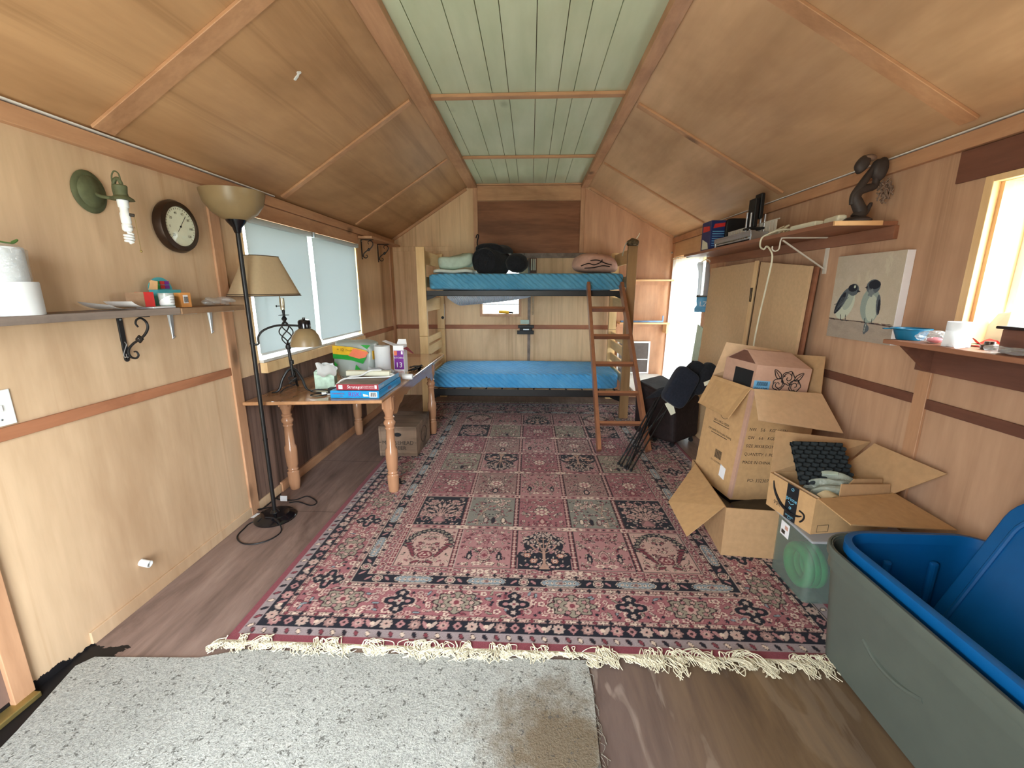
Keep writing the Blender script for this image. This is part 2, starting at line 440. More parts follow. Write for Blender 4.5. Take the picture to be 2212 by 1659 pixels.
def floor_mat():
    q = N('plywood floor'); v = q.vec((1, .14, 1)); co = q.xyz(q.vec())
    f1 = q.noise(v, 6, 6, .62, .5); f2 = q.noise(v, 30, 4, .6); f3 = q.noise(q.vec((1, .45, 1), (4, 2, 0)), 2.2, 6, .65, .6)
    col = q.ramp(f1, [(.3, lin((104, 86, 80))), (.52, lin((138, 116, 108))), (.72, lin((164, 142, 132)))])
    col = q.mix(.25, col, q.ramp(f2, [(.3, lin((80, 62, 54))), (.7, lin((158, 134, 120)))]))
    col = q.mix(q.ramp(f3, [(.56, 0.0), (.72, .7)]), col, lin((80, 62, 56)))
    # scuffed pale paint streaks on the bare boards right of the carpet
    fp = q.noise(q.vec((1, .25, 1), (1.3, 5.2, 0), (0, 0, .25)), 8, 4, .55, 1.0)
    near = q.math('MULTIPLY', q.math('LESS_THAN', co[1], 1.6), q.math('GREATER_THAN', co[0], 0.1))
    col = q.mix(q.math('MULTIPLY', near, .55), col, lin((84, 70, 66)))
    col = q.mix(q.math('MULTIPLY', q.ramp(fp, [(.53, 0.0), (.58, .55)]), near), col, lin((158, 142, 132)))
    # light gradient painted in: boards turn olive-brown further right
    mr_ = q.n('ShaderNodeMapRange'); mr_.inputs[1].default_value = .5; mr_.inputs[2].default_value = .95; q.l(q.math('ADD', co[0], q.math('MULTIPLY', f1, .3)), mr_.inputs[0])
    olive = q.math('MULTIPLY', mr_.outputs[0], q.math('LESS_THAN', co[1], 1.6))
    col = q.mix(q.math('MULTIPLY', olive, .6), col, q.ramp(f1, [(.35, lin((78, 60, 36))), (.65, lin((134, 108, 68)))]))
    # tar left on the boards beside the wall and the door
    ft = q.noise(q.vec(), 9, 5, .7)
    edge = q.math('ADD', co[0], q.math('MULTIPLY', ft, .34))
    tar = q.math('MULTIPLY', q.math('LESS_THAN', edge, -1.56), q.math('LESS_THAN', q.math('ADD', co[1], q.math('MULTIPLY', ft, .1)), 1.52))
    col = q.mix(tar, col, lin((22, 20, 22)))
    # sheet seams
    for a, axis in ((2.62, 1), (3.5, 1), (4.9, 1)):
        col = q.mix(q.math('MULTIPLY', q.math('LESS_THAN', q.math('ABSOLUTE', q.math('SUBTRACT', co[axis], a)), .003), .6), col, lin((46, 36, 32)))
    return q.bsdf(col, .55, 0, .3, f2, .15, .003)


M['floor'] = floor_mat()


def carpet_mat():
    q = N('grey cut-pile carpet'); f = q.noise(q.vec(), 150, 3, .7); g = q.noise(q.vec(), 3.0, 5, .6); co = q.xyz(q.vec(src='Object'))
    col = q.ramp(f, [(.3, lin((128, 130, 126))), (.62, lin((184, 184, 178)))])
    col = q.mix(q.ramp(g, [(.45, 0.0), (.75, .35)]), col, lin((120, 118, 112)))
    # brown spill near the loose corner by the bare boards
    d = q.n('ShaderNodeVectorMath', operation='DISTANCE'); q.l(q.vec((1, 1, 0)), d.inputs[0]); d.inputs[1].default_value = (.10, 1.12, 0)
    dd = q.math('ADD', d.outputs['Value'], q.math('MULTIPLY', q.math('SUBTRACT', q.noise(q.vec(), 9, 5, .7), .5), .55))
    col = q.mix(q.ramp(dd, [(.10, .85), (.34, 0.0)]), col, lin((104, 86, 62)))
    sp = q.noise(q.vec(), 46, 2, .8)
    col = q.mix(q.ramp(sp, [(.62, 0.0), (.66, .8)]), col, lin((84, 82, 78)))
    return q.bsdf(col, .95, 0, .1, f, .9, .006)


M['carpet'] = carpet_mat()


def painted_plank():
    q = N('pale green ceiling paint'); f = q.noise(q.vec((1, .2, 1)), 6, 4); g = q.noise(q.vec(), 1.3, 4)
    col = q.ramp(f, [(.3, lin((186, 196, 166))), (.7, lin((204, 211, 184)))])
    vo = q.n('ShaderNodeTexVoronoi'); vo.inputs['Scale'].default_value = 1; q.l(q.vec((3.2, 1.6, 1)), vo.inputs['Vector'])
    k = q.noise(q.vec(), 30, 3)
    col = q.mix(q.ramp(q.math('ADD', vo.outputs['Distance'], q.math('MULTIPLY', k, .08)), [(.07, .55), (.17, 0.0)]), col, lin((136, 138, 110)))
    col = q.mix(q.ramp(g, [(.5, 0.0), (.8, .25)]), col, lin((170, 160, 128)))
    return q.bsdf(col, .55, 0, .3, f, .08)


M['ceil_paint'] = painted_plank()


def attr_mat(name, rough=.9, bumpy=0.0, sheen=0.0):
    q = N(name); a = q.n('ShaderNodeVertexColor'); a.layer_name = 'pattern'
    f = q.noise(q.vec(), 220, 2)
    return q.bsdf(q.mix(.18, a.outputs[0], f, 'SOFT_LIGHT'), rough, 0, .12, f, bumpy, .003, 0, sheen)


M['rug'] = attr_mat('woven rug', .95, .6, .1)
M['canvas'] = attr_mat('painted canvas', .8, .15)
M['fringe'] = plain('cream cotton fringe', lin((212, 204, 180)), .9, 0, .1, .1, 30)
# ------------------------------------------------------------------ woven patterns painted as per-point colours on a fine mesh
class Paint:
    def __init__(s, X, Y, base):
        s.X = np.asarray(X); s.Y = np.asarray(Y); s.A = np.zeros((len(Y), len(X), 3)); s.A[:] = base

    def win(s, x0, x1, y0, y1):
        a, b = np.searchsorted(s.X, [x0, x1]); c, d = np.searchsorted(s.Y, [y0, y1])
        return slice(c, d), slice(a, b)

    def rect(s, x0, x1, y0, y1, c):
        w = s.win(x0, x1, y0, y1); s.A[w] = c

    def blob(s, cx, cy, r, c, n=0, amp=0.0, ph=0.0, sx=1.0, sy=1.0, rt=0.0, alpha=1.0, point=0.0):
        R = r * max(sx, sy) * (1 + abs(amp) + point) * 1.05; w = s.win(cx - R, cx + R, cy - R, cy + R)
        if w[0].stop <= w[0].start or w[1].stop <= w[1].start: return
        dx = s.X[w[1]][None, :] - cx; dy = s.Y[w[0]][:, None] - cy; ca, sa = math.cos(rt), math.sin(rt)
        u = (dx * ca + dy * sa) / sx; v = (-dx * sa + dy * ca) / sy
        q = np.hypot(u, v); k = r
        if n: k = r * (1 + amp * np.cos(n * np.arctan2(v, u) + ph))
        if point: k = k * (1 + point * np.clip(v / (q + 1e-9), 0, 1) ** 6)
        m = q < k
        s.A[w][m] = s.A[w][m] * (1 - alpha) + np.array(c) * alpha

    def poly(s, pts, c):
        xs = [p[0] for p in pts]; ys = [p[1] for p in pts]; w = s.win(min(xs), max(xs), min(ys), max(ys))
        if w[0].stop <= w[0].start or w[1].stop <= w[1].start: return
        gx = s.X[w[1]][None, :]; gy = s.Y[w[0]][:, None]; ins = np.zeros((gy.shape[0], gx.shape[1]), bool); k = len(pts)
        for i in range(k):
            (ax, ay), (bx, by) = pts[i], pts[(i + 1) % k]
            if ay == by: continue
            ins ^= ((ay > gy) != (by > gy)) & (gx < (bx - ax) * (gy - ay) / (by - ay) + ax)
        s.A[w][ins] = c

    def line(s, pts, wd, c):
        for (ax, ay), (bx, by) in zip(pts[:-1], pts[1:]):
            w = s.win(min(ax, bx) - wd, max(ax, bx) + wd, min(ay, by) - wd, max(ay, by) + wd)
            if w[0].stop <= w[0].start or w[1].stop <= w[1].start: continue
            gx = s.X[w[1]][None, :] - ax; gy = s.Y[w[0]][:, None] - ay; L = (bx - ax) ** 2 + (by - ay) ** 2 + 1e-12
            t = np.clip((gx * (bx - ax) + gy * (by - ay)) / L, 0, 1)
            s.A[w][np.hypot(gx - t * (bx - ax), gy - t * (by - ay)) < wd / 2] = c

    def mesh(s, name, mat, place, parent=None, skirt=None):
        ny, nx = len(s.Y), len(s.X); gx, gy = np.meshgrid(s.X, s.Y); co = place(gx.ravel(), gy.ravel())
        i = np.arange(ny * nx).reshape(ny, nx); q = np.stack([i[:-1, :-1], i[:-1, 1:], i[1:, 1:], i[1:, :-1]], -1).reshape(-1, 4)
        col = s.A.reshape(-1, 3)
        if skirt:  # a rim that gives the sheet its thickness
            ring = np.concatenate([i[0, :], i[1:, -1], i[-1, -2::-1], i[-2:0, 0] if False else i[-2:0:-1, 0]])
            nb = len(co); low = co[ring] + np.array(skirt); m = len(ring); j = np.arange(m); k = (j + 1) % m
            co = np.concatenate([co, low]); col = np.concatenate([col, col[ring]])
            q = np.concatenate([q, np.stack([ring[k], ring[j], nb + j, nb + k], -1)])
        me = bpy.data.meshes.new(name); me.vertices.add(len(co)); me.vertices.foreach_set('co', co.ravel())
        nf = len(q); me.loops.add(nf * 4); me.loops.foreach_set('vertex_index', q.ravel().astype(np.int32))
        me.polygons.add(nf); me.polygons.foreach_set('loop_start', (np.arange(nf) * 4).astype(np.int32)); me.polygons.foreach_set('loop_total', np.full(nf, 4, np.int32))
        me.update(calc_edges=True); me.validate()
        ca = me.color_attributes.new('pattern', 'FLOAT_COLOR', 'POINT'); ca.data.foreach_set('color', np.concatenate([col, np.ones((len(col), 1))], 1).ravel().astype(np.float32))
        me.materials.append(mat); o = bpy.data.objects.new(name, me); COL.objects.link(o)
        if parent is not None: o.parent = parent; me.transform(WM[parent.name].inverted()); WM[o.name] = WM[parent.name].copy()
        else: WM[o.name] = Matrix.Identity(4)
        return o


RX0, RX1, RY0, RY1 = -1.315, 1.461, 1.515, 5.50
RT = 0.012


def paint_rug():
    rnd = random.Random(5)
    ys = [RY0]
    while ys[-1] < RY1: ys.append(ys[-1] + (.0042 if ys[-1] < 2.7 else .006 if ys[-1] < 3.8 else .010))
    P = Paint(np.arange(RX0, RX1, .0052), ys, lin((128, 52, 64)))
    cream, pale, rose, wine, navy, grey, olive, pink, blush = [lin(c) for c in ((206, 182, 162), (176, 150, 138), (150, 86, 92), (120, 42, 56), (24, 24, 38), (122, 136, 144), (140, 130, 112), (166, 112, 112), (184, 146, 134))]
    mid = lin((146, 108, 102)); dark = lin((56, 34, 40))
    # ground bands by distance from the edge
    for e, c in ((.035, lin((146, 130, 132))), (.080, navy), (.086, pale), (.088, navy), (.147, pale), (.150, mid), (.172, pale), (.175, wine), (.180, rose), (.352, pale), (.357, mid), (.389, pale), (.393, navy), (.457, pale), (.461, mid), (.482, pale), (.486, rose), (.527, pale), (.533, rose)):
        P.rect(RX0 + e, RX1 - e, RY0 + e, RY1 - e, c)

    def flower(x, y, r, a=cream, b=pink, c=dark, n=6, ol=dark):
        P.blob(x, y, r * 1.2, ol, n, .14); P.blob(x, y, r, a, n, .14); P.blob(x, y, r * .55, b, n, .2, PI); P.blob(x, y, r * .22, c)

    def leaf(x, y, r, rt, c=pale, ol=dark):
        P.blob(x, y, r * 1.25, ol, 0, 0, 0, .42, 1, rt); P.blob(x, y, r, c, 0, 0, 0, .36, 1, rt)

    def sides(e, step, fn, off=0.0):
        """walk a band round the rug at distance e; fn(x, y, angle, index)"""
        for side in range(4):
            L = (RX1 - RX0 if side % 2 == 0 else RY1 - RY0) - 2 * e; k = max(1, int(round(L / step)))
            for i in range(k):
                t = e + (i + .5 + off) * L / k
                x, y, a = ((RX0 + t, RY0 + e, 0), (RX1 - e, RY0 + t, PI / 2), (RX1 - t, RY1 - e, PI), (RX0 + e, RY1 - t, -PI / 2))[side]
                fn(x, y, a, i)
    sides(.058, .052, lambda x, y, a, i: (P.blob(x, y, .017, dark, 0, 0, 0, .6, 1.1, a + .5), P.blob(x, y, .013, (wine, cream, navy)[i % 3], 0, 0, 0, .6, 1, a + .5)))

    def dk(x, y, a, i):
        if i % 2 == 0: flower(x, y, .026, (pink, pale, mid)[i // 2 % 3], blush, navy, 8, navy)
        elif i % 4 == 1: P.poly([(x - .022, y), (x, y - .026), (x + .022, y), (x, y + .026)], pink); P.blob(x, y, .008, dark)
        else:
            leaf(x - .018 * math.cos(a), y - .018 * math.sin(a), .026, a + .6, pink, navy); leaf(x + .018 * math.cos(a), y + .018 * math.sin(a), .026, a - .6, pale, navy); P.blob(x, y, .011, cream)
    sides(.117, .066, dk)
    for e in (.161, .373, .472):
        sides(e, .036, lambda x, y, a, i: (P.blob(x, y, .0125, dark, 4, .3), P.blob(x, y, .009, (wine, cream, navy, blush)[i % 4], 4, .3)))
        sides(e, .036, lambda x, y, a, i: P.blob(x, y, .005, cream), .5)
    sides(.508, .07, lambda x, y, a, i: (flower(x, y, .017, blush, wine, dark, 5), leaf(x + .03 * math.cos(a), y + .03 * math.sin(a), .014, a + 1.2, pale)))
    # wide floral band
    for e in (.196, .222, .25, .278, .306, .334):
        def sc(x, y, a, i):
            z = rnd.random(); dx, dy = rnd.uniform(-.012, .012), rnd.uniform(-.012, .012)
            if z < .62: flower(x + dx, y + dy, rnd.uniform(.011, .018), rnd.choice((cream, cream, blush, pale)), rnd.choice((rose, pink)), dark, rnd.choice((5, 6)), wine)
            elif z < .85: leaf(x + dx, y + dy, .016, rnd.uniform(0, PI), rnd.choice((grey, wine, olive, pale)))
            else: P.blob(x + dx, y + dy, .009, navy, 5, .3)
        sides(e, .038, sc, .25 if e in (.222, .278, .334) else 0)

    def med(x, y, a, i):
        ca, sa = math.cos(a), math.sin(a); T = lambda u, v: (x + u * ca - v * sa, y + u * sa + v * ca)
        if i % 2 == 1:
            P.blob(x, y, .066, blush, 4, .3, 0, 1, 1.05, a); P.blob(x, y, .058, navy, 4, .34, 0, 1, 1.1, a)
            for u, v in ((0, .055), (0, -.055)): P.blob(*T(u, v), .026, navy, 0, 0, 0, 1.4, .8, a); P.blob(*T(u, v), .012, pale, 5, .3)
            for u, v in ((.042, 0), (-.042, 0)): P.blob(*T(u, v), .013, pink, 0, 0, 0, 1, .8, a)
            P.blob(x, y, .02, pale, 4, .3); P.blob(x, y, .008, wine)
        else:
            P.blob(x, y, .088, dark, 8, .12, 0, 1.25, .8, a); P.blob(x, y, .08, olive, 8, .14, 0, 1.25, .8, a)
            for k in range(10):
                b = k * PI / 5; P.blob(*T(.075 * math.cos(b), .046 * math.sin(b)), .015, dark, 5, .2); P.blob(*T(.075 * math.cos(b), .046 * math.sin(b)), .011, (blush, pink)[k % 2], 5, .2)
            P.blob(x, y, .036, dark, 6, .2); P.blob(x, y, .03, blush, 6, .2); P.blob(x, y, .014, wine)
    sides(.265, .29, med)

    def cart(x, y, a, i):
        if i % 2 == 0:
            P.blob(x, y, .0265, cream, 8, .05); P.blob(x, y, .022, navy, 8, .05); P.blob(x, y, .017, blush, 8, .1); P.blob(x, y, .008, wine)
            for d in (-1, 1): leaf(x + d * .05 * math.cos(a), y + d * .05 * math.sin(a), .02, a + .8 * d, pink, navy)
        else:
            for k, c in ((1.0, cream), (.86, dark), (.78, grey)):
                for d in (-.078, -.055, -.0275, 0, .0275, .055, .078): P.blob(x + d * math.cos(a), y + d * math.sin(a), .030 * k, c, 0, 0, 0, 1 if abs(d) < .07 else .8, 1 if abs(d) < .07 else .7)
            for d in (-.07, -.045, -.02, 0, .02, .045, .07): P.blob(x + d * math.cos(a), y + d * math.sin(a), .0085 if d else .014, cream if d else mid, 5, .3); P.blob(x + d * math.cos(a), y + d * math.sin(a), .004, dark)
    sides(.425, .185, cart)
    # the field: seven by five garden panels
    fx0, fy0, px, py = -.783, 2.052, .3425, .424
    # kinds: n navy tree, k navy full, r rose, o olive, b blush, g grey
    rows = ['AbTbA', 'krorg'[0] + 'g' + 'r' + 'g' + 'k', 'robor', 'gNrNg', 'robor', 'kgrgk', 'AbTbA', 'gNrNg']
    rows = ['AbTbA', 'kgrgk', 'robor', 'gNrNg', 'rborb'[0] + 'obo' + 'r', 'kgrgk', 'AbTbA']
    for r in range(7):
        for c in range(5):
            x0 = fx0 + c * px + .035; x1 = fx0 + (c + 1) * px - .004; y0 = fy0 + r * py; y1 = y0 + py - .052
            k = rows[r][c]; g = {'A': blush, 'b': pink, 'T': pink, 'k': navy, 'g': olive, 'r': rose, 'o': mid, 'N': pink}[k]
            if r == 1 and k == 'g': g = lin((124, 122, 112))
            P.rect(x0 - .008, x1 + .008, y0 - .008, y1 + .008, pale); P.rect(x0 - .004, x1 + .004, y0 - .004, y1 + .004, dark); P.rect(x0, x1, y0, y1, g)
            cx = (x0 + x1) / 2; h = y1 - y0; w = x1 - x0
            if k in 'TN':
                up = k == 'T'
                for dx, dy, rr in ((0, .3, .13), (-.075, .3, .075), (.075, .3, .075), (0, .62, .12), (-.06, .72, .06), (.06, .72, .06), (0, .82, .07)):
                    P.blob(cx + dx * 1.05, (y0 + dy * h * .98) if up else (y1 - dy * h * .98), rr * .98, navy)
                P.rect(x0 + .004, x1 - .004, y0 if up else y1 - .12, (y0 + .12) if up else y1, navy)
            ink = navy if g != navy else blush
            lt = (cream, pale, blush, pink) if k in 'kTN' else (cream, pale, wine, rose, olive)
            out = dark if k not in 'kTN' else navy
            # mirrored sprays
            for q in range(84):
                u = rnd.uniform(.006, w / 2 - .012); v = rnd.uniform(.012, h - .012); z = rnd.random(); col = rnd.choice(lt); rr = rnd.uniform(.0065, .0115); ro = rnd.uniform(-1.2, 1.2)
                for s in (-1, 1):
                    if z < .42: flower(cx + s * u, y0 + v, rr, col, rnd.choice((pink, rose, cream)), dark, 5, out)
                    elif z < .86: leaf(cx + s * u, y0 + v, rr * 1.2, s * ro, col, out)
                    else: P.blob(cx + s * u, y0 + v, .006, ink, 4, .3)
            if k in 'TN':
                tr = lin((170, 130, 110)); s = 1 if k == 'T' else -1; yb = y0 if s > 0 else y1
                P.poly([(cx - .03, yb), (cx - .008, yb + s * .05), (cx - .008, yb + s * .16), (cx + .008, yb + s * .16), (cx + .008, yb + s * .05), (cx + .03, yb)], tr)
                for d, q in ((-.09, .24), (.09, .24), (-.05, .3), (.05, .3), (0, .32)):
                    P.line([(cx, yb + s * .14), (cx + d * .5, yb + s * (q - .07)), (cx + d, yb + s * q)], .007, tr)
                    for jx, jy in ((0, 0), (.02, .015), (-.02, .012)): leaf(cx + d + jx, yb + s * (q + jy), .02, jx * 30, pale, navy)
                for d in (-.095, .095, -.06, .06): flower(cx + d, yb + s * (.12 if abs(d) > .08 else .07), .02, lin((176, 116, 96)), cream, wine, 6, navy)
            elif k == 'A':
                for b in np.linspace(0, PI, 15): P.blob(cx + .135 * math.cos(b), y0 + h * .52 + .16 * math.sin(b), .019, navy, 5, .2); P.blob(cx + .135 * math.cos(b), y0 + h * .52 + .16 * math.sin(b), .009, olive, 5, .3)
                P.blob(cx, y0 + .1, .046, dark, 0, 0, 0, 1, .8); P.blob(cx, y0 + .1, .042, wine, 0, 0, 0, 1, .8); P.blob(cx, y0 + .1, .032, blush, 6, .1, 0, 1, .8); P.blob(cx, y0 + .1, .02, wine, 3, .25, PI / 2); P.blob(cx, y0 + .1, .007, cream)
                for d in (-1, 1): [leaf(cx + d * (.07 + .012 * j), y0 + .10 + .026 * j, .022, -d * (.5 + .25 * j), wine, dark) for j in range(5)]; leaf(cx + d * .04, y0 + .035, .022, d * 1.2, wine, dark)
            elif k == 'b':
                P.blob(cx, y0 + .11, .044, dark, 0, 0, 0, .8, 1.15, 0, 1, .4); P.blob(cx, y0 + .11, .040, blush, 0, 0, 0, .8, 1.15, 0, 1, .4); P.blob(cx, y0 + .11, .031, dark, 0, 0, 0, .8, 1.1, 0, 1, .5); P.blob(cx, y0 + .11, .028, pink, 0, 0, 0, .8, 1.1, 0, 1, .5); P.blob(cx, y0 + .11, .014, wine, 4, .3)
                for d in (-1, 1):
                    P.blob(cx + d * .085, y0 + .1, .028, navy, 9, .14, 0, .6, 1.3, 0, 1, .4); P.blob(cx + d * .085, y0 + .095, .014, pale, 0, 0, 0, .5, 1.4)
                    P.blob(cx + d * .035, y0 + .035, .020, cream, 6, .2, 0, 1.2, .7); P.blob(cx + d * .035, y0 + .035, .010, mid, 6, .2, 0, 1.2, .7)
            elif k == 'k':
                P.blob(cx, y0 + .06, .045, lin((120, 84, 84)), 0, 0, 0, 1, .9, 0, 1, .3); P.blob(cx, y0 + .06, .03, pink, 3, .2, PI / 2)
                for q in range(14):
                    u = rnd.uniform(.02, w / 2 - .02); v = rnd.uniform(.1, h - .03); rr = rnd.uniform(.014, .022)
                    for s in (-1, 1): flower(cx + s * u, y0 + v, rr, blush, pink, wine, 5, navy)
                for b in (-1.1, -.7, -.35, 0, .35, .7, 1.1): P.line([(cx, y0 + .1), (cx + .11 * math.sin(b), y0 + .1 + .2 * math.cos(b))], .006, blush); leaf(cx + .08 * math.sin(b), y0 + .1 + .15 * math.cos(b), .03, -b, blush, navy)
            elif k == 'g':
                fl = 1 if c < 2 else -1; tb = lin((160, 130, 110))
                P.line([(cx - fl * .08, y0 + .01), (cx - fl * .085, y0 + .1), (cx - fl * .05, y0 + .2), (cx + fl * .02, y0 + .27), (cx + fl * .1, y0 + .32)], .008, tb)
                P.line([(cx - fl * .06, y0 + .18), (cx - fl * .09, y0 + .3)], .006, tb)
                for q in range(8): flower(cx + fl * rnd.uniform(-.02, .12), y0 + rnd.uniform(.25, .34), .014, cream, pink, dark, 5, dark)
                for d, cc in ((.02, navy), (.085, cream), (-.03, pale)): leaf(cx + fl * d, y0 + .065, .030, 0, cc, dark)
                for q in range(16): u = rnd.uniform(x0 + .02, x1 - .05); v = y0 + rnd.uniform(.02, .2); P.line([(u, v), (u + .03, v)], .003, dark)
            else:
                P.blob(cx, y0 + h * .5, .05, dark, 8, .2); P.blob(cx, y0 + h * .5, .044, cream, 8, .2); P.blob(cx, y0 + h * .5, .028, rose, 6, .2); P.blob(cx, y0 + h * .5, .012, cream)
                P.blob(cx, y0 + .06, .03, navy if k == 'o' else wine, 0, 0, 0, .8, 1.2, 0, 1, .4); P.blob(cx, y0 + .06, .018, blush, 0, 0, 0, .7, 1.2, 0, 1, .4)
            # lattice between panels
            lx = x0 - .0215
            P.rect(lx - .0145, lx + .0145, y0, y1, dark); P.rect(lx - .0115, lx + .0115, y0, y1, wine)
            for v in np.arange(y0 + .02, y1, .045): P.blob(lx, v, .0105, blush, 4, .3); P.blob(lx, v + .0225, .0055, cream)
            ly = y1 + .026
            if r < 6:
                P.rect(x0, x1, ly - .0145, ly + .0145, rose)
                for u in np.arange(x0 + .02, x1, .05): P.blob(u, ly, .010, blush, 5, .3); P.blob(u + .025, ly, .007, dark, 4, .3)
                P.blob(lx, ly, .022, cream, 8, .12); P.blob(lx, ly, .013, rose, 6, .2); P.blob(lx, ly, .006, dark)
        for c in ((1, 3) if r % 2 else (1, 2, 3)):
            for s in (-1, 1):
                bx = fx0 + (c + (.5 if r % 2 else 0)) * px + .015; ly = fy0 + (r + 1) * py - .026 if r < 6 else -9
                for d, rr in ((-.07, .012), (-.035, .018), (0, .021), (.035, .018), (.07, .012)): P.blob(bx + d, ly, rr, cream)
                for d in (-.045, 0, .045): P.blob(bx + d, ly, .011, mid, 4, .25); P.blob(bx + d, ly, .004, dark)
    # first row under the panels: cream cartouches on the inner edge
    for bx in (-.26, .085 + .16, ):
        for d, rr in ((-.08, .012), (-.04, .017), (0, .02), (.04, .017), (.08, .012)): P.blob(bx + d, 2.018, rr, cream)
        for d in (-.05, 0, .05): P.blob(bx + d, 2.018, .010, mid, 4, .25)
    for side in (RX0, RX1):
        pass
    # woven speckle
    rs = np.random.RandomState(3); P.A *= (1 + .16 * (rs.rand(*P.A.shape[:2], 1) - .5)); g_ = P.A.mean(2, keepdims=True); P.A = P.A * .84 + g_ * np.array([1.04, .97, 1.0]) * .16; P.A = np.where(g_ > .06, P.A * 1.10 + .006, P.A)
    return P


rug = thing('area_rug', 'large patterned wool rug in wine, navy and cream garden panels on the floor', 'rug', (.07, 3.5, 0))
paint_rug().mesh('pile', M['rug'], lambda x, y: np.stack([x, y, np.full_like(x, RT)], 1), rug, (0, 0, -RT + .0008))
fr = B(); rf = random.Random(11)
fr.box(RX0 + .0, RX1 - .01, RY0 - .014, RY0, .003, .011)
x = RX0 - .03; cl_end = -9
while x < RX1 - .04:
    clump = max(0.0, math.sin(x * 7.3 + 1.1) * math.sin(x * 17.0 + .4)) if x > .2 else 0.0
    left = x < .25
    L = rf.uniform(.025, .055) if left else rf.uniform(.045, .07) + .04 * clump * rf.random()
    if x > cl_end: cl_end = x + rf.uniform(.018, .05); clL = rf.uniform(.55, 1.35); clS = rf.uniform(-.035, .035); clB = rf.random() < .3
    L *= clL
    skew = clS + rf.uniform(-.014, .014) + (.02 if x > .2 else -.005) + .03 * clump * math.sin(x * 40); z0 = .013 + .014 * clump * rf.random()
    p = [(x, RY0 - .006, .012)]
    if clB and rf.random() < .35 or rf.random() < (.1 if left else .05 + .4 * clump) * max(0, math.sin(x * 13) * math.sin(x * 31 + 2)) * 1.6 + .02:   # strands thrown back on to the rug
        p += [(x + skew * .3 + rf.uniform(-.01, .01), RY0 + rf.uniform(.0, .012), z0 + .012), (x + skew + rf.uniform(-.02, .02), RY0 + rf.uniform(.0, .03), z0 + .006), (x + skew * 1.6, RY0 - rf.uniform(.0, .02), z0 + .008), (x + skew * 2, RY0 - L * .6, z0)]
    else:
        a = rf.uniform(-.012, .012)
        p += [(x + skew * .4 + a, RY0 - .008 - L * .35, z0 + rf.uniform(.0, .008)), (x + skew - a * 1.4, RY0 - .008 - L * .7, z0 + rf.uniform(0, .006)), (x + skew + a, RY0 - .008 - L, z0)]
        if rf.random() < .4: p.append((x + skew + a + rf.uniform(-.02, .02), RY0 - .008 - L * rf.uniform(.6, .9), z0 + .004))
    fr.tube(spline(p, 4), .0019, 4)
    x += rf.uniform(.0016, .0032)
fb = fr.build('fringe', M['fringe'], rug, True); tag(fb, kind='stuff')
fr = B()
x = RX0
while x < RX1:
    fr.tube([(x, RY1 - .002, .008), (x + rf.uniform(-.01, .01), RY1 + .03, .008), (x + rf.uniform(-.02, .02), RY1 + rf.uniform(.05, .08), .005)], .003, 4); x += .012
tag(fr.build('fringe', M['fringe'], rug, True), kind='stuff')
# grey carpet remnant: rounded far left corner, loose right edge
cp = B(); pts = [(-1.83, 1.36), (-1.795, 1.405), (-1.36, 1.42), (-1.2, 1.468), (-.4, 1.475), (.245, 1.475), (.252, 1.35), (.238, 1.1), (.25, .8), (.24, -.28), (-1.62, -.28), (-1.66, .3), (-1.70, .8), (-1.76, 1.1)]
pts = [(px_, py_, .0052) for px_, py_ in pts]
cp.slab(pts, .0092, (0, 0, 1))
for q in range(26):
    xx = .245 + rf.uniform(-.004, .004); yy = rf.uniform(.9, 1.42)
    cp.tube(spline([(xx, yy, .008), (xx + rf.uniform(.005, .02), yy - .01, .006), (xx + rf.uniform(.0, .03), yy - rf.uniform(.02, .05), .003)], 3), .0009, 3)
tag(cp.build('carpet_remnant', M['carpet'], origin=(0, 0, 0)), 'grey cut-pile carpet remnant on the floor in front of the patterned rug', 'carpet')
# ------------------------------------------------------------------ the room
XL, XR, YB, YF, EZ, CZ = -1.88, 1.88, 5.95, -.3, 2.145, 2.83
def S(name, bm, m, **kw): return struct(bm.build(name, m, origin=(0, 0, 0), **kw))


S('floor', B().box(XL - .1, XR + .1, YF, YB + .1, -.06, 0), M['floor'])
# left wall
S('wall_left', B().box(XL - .1, XL, YF, 2.58, 0, EZ), M['ply_left'])
S('wall_left', B().box(XL - .1, XL, 2.58, 2.83, .93, EZ).box(XL - .1, XL, 2.83, 4.66, 1.97, EZ), M['ply_left'])
S('wall_left', B().box(XL - .1, XL, 2.58, 2.83, 0, .93).box(XL - .1, XL, 2.83, 4.66, 0, 1.0), M['ply_mould'])
S('wall_left', B().box(XL - .1, XL, 4.66, YB, 0, EZ), M['ply_back'])
# right wall: window near the camera, doorway at the far end
WY0, WY1, WZ0, WZ1 = 1.22, 1.975, 1.27, 1.945
DY0, DY1, DZ = 4.80, 5.86, 1.90
S('wall_right', B().box(XR, XR + .1, YF, WY0, 0, EZ).box(XR, XR + .1, WY0, WY1, 0, WZ0).box(XR, XR + .1, WY0, WY1, WZ1, EZ).box(XR, XR + .1, WY1, DY0, 0, EZ).box(XR, XR + .1, DY0, DY1, DZ, EZ).box(XR, XR + .1, DY1, YB, 0, EZ), M['ply_right'])
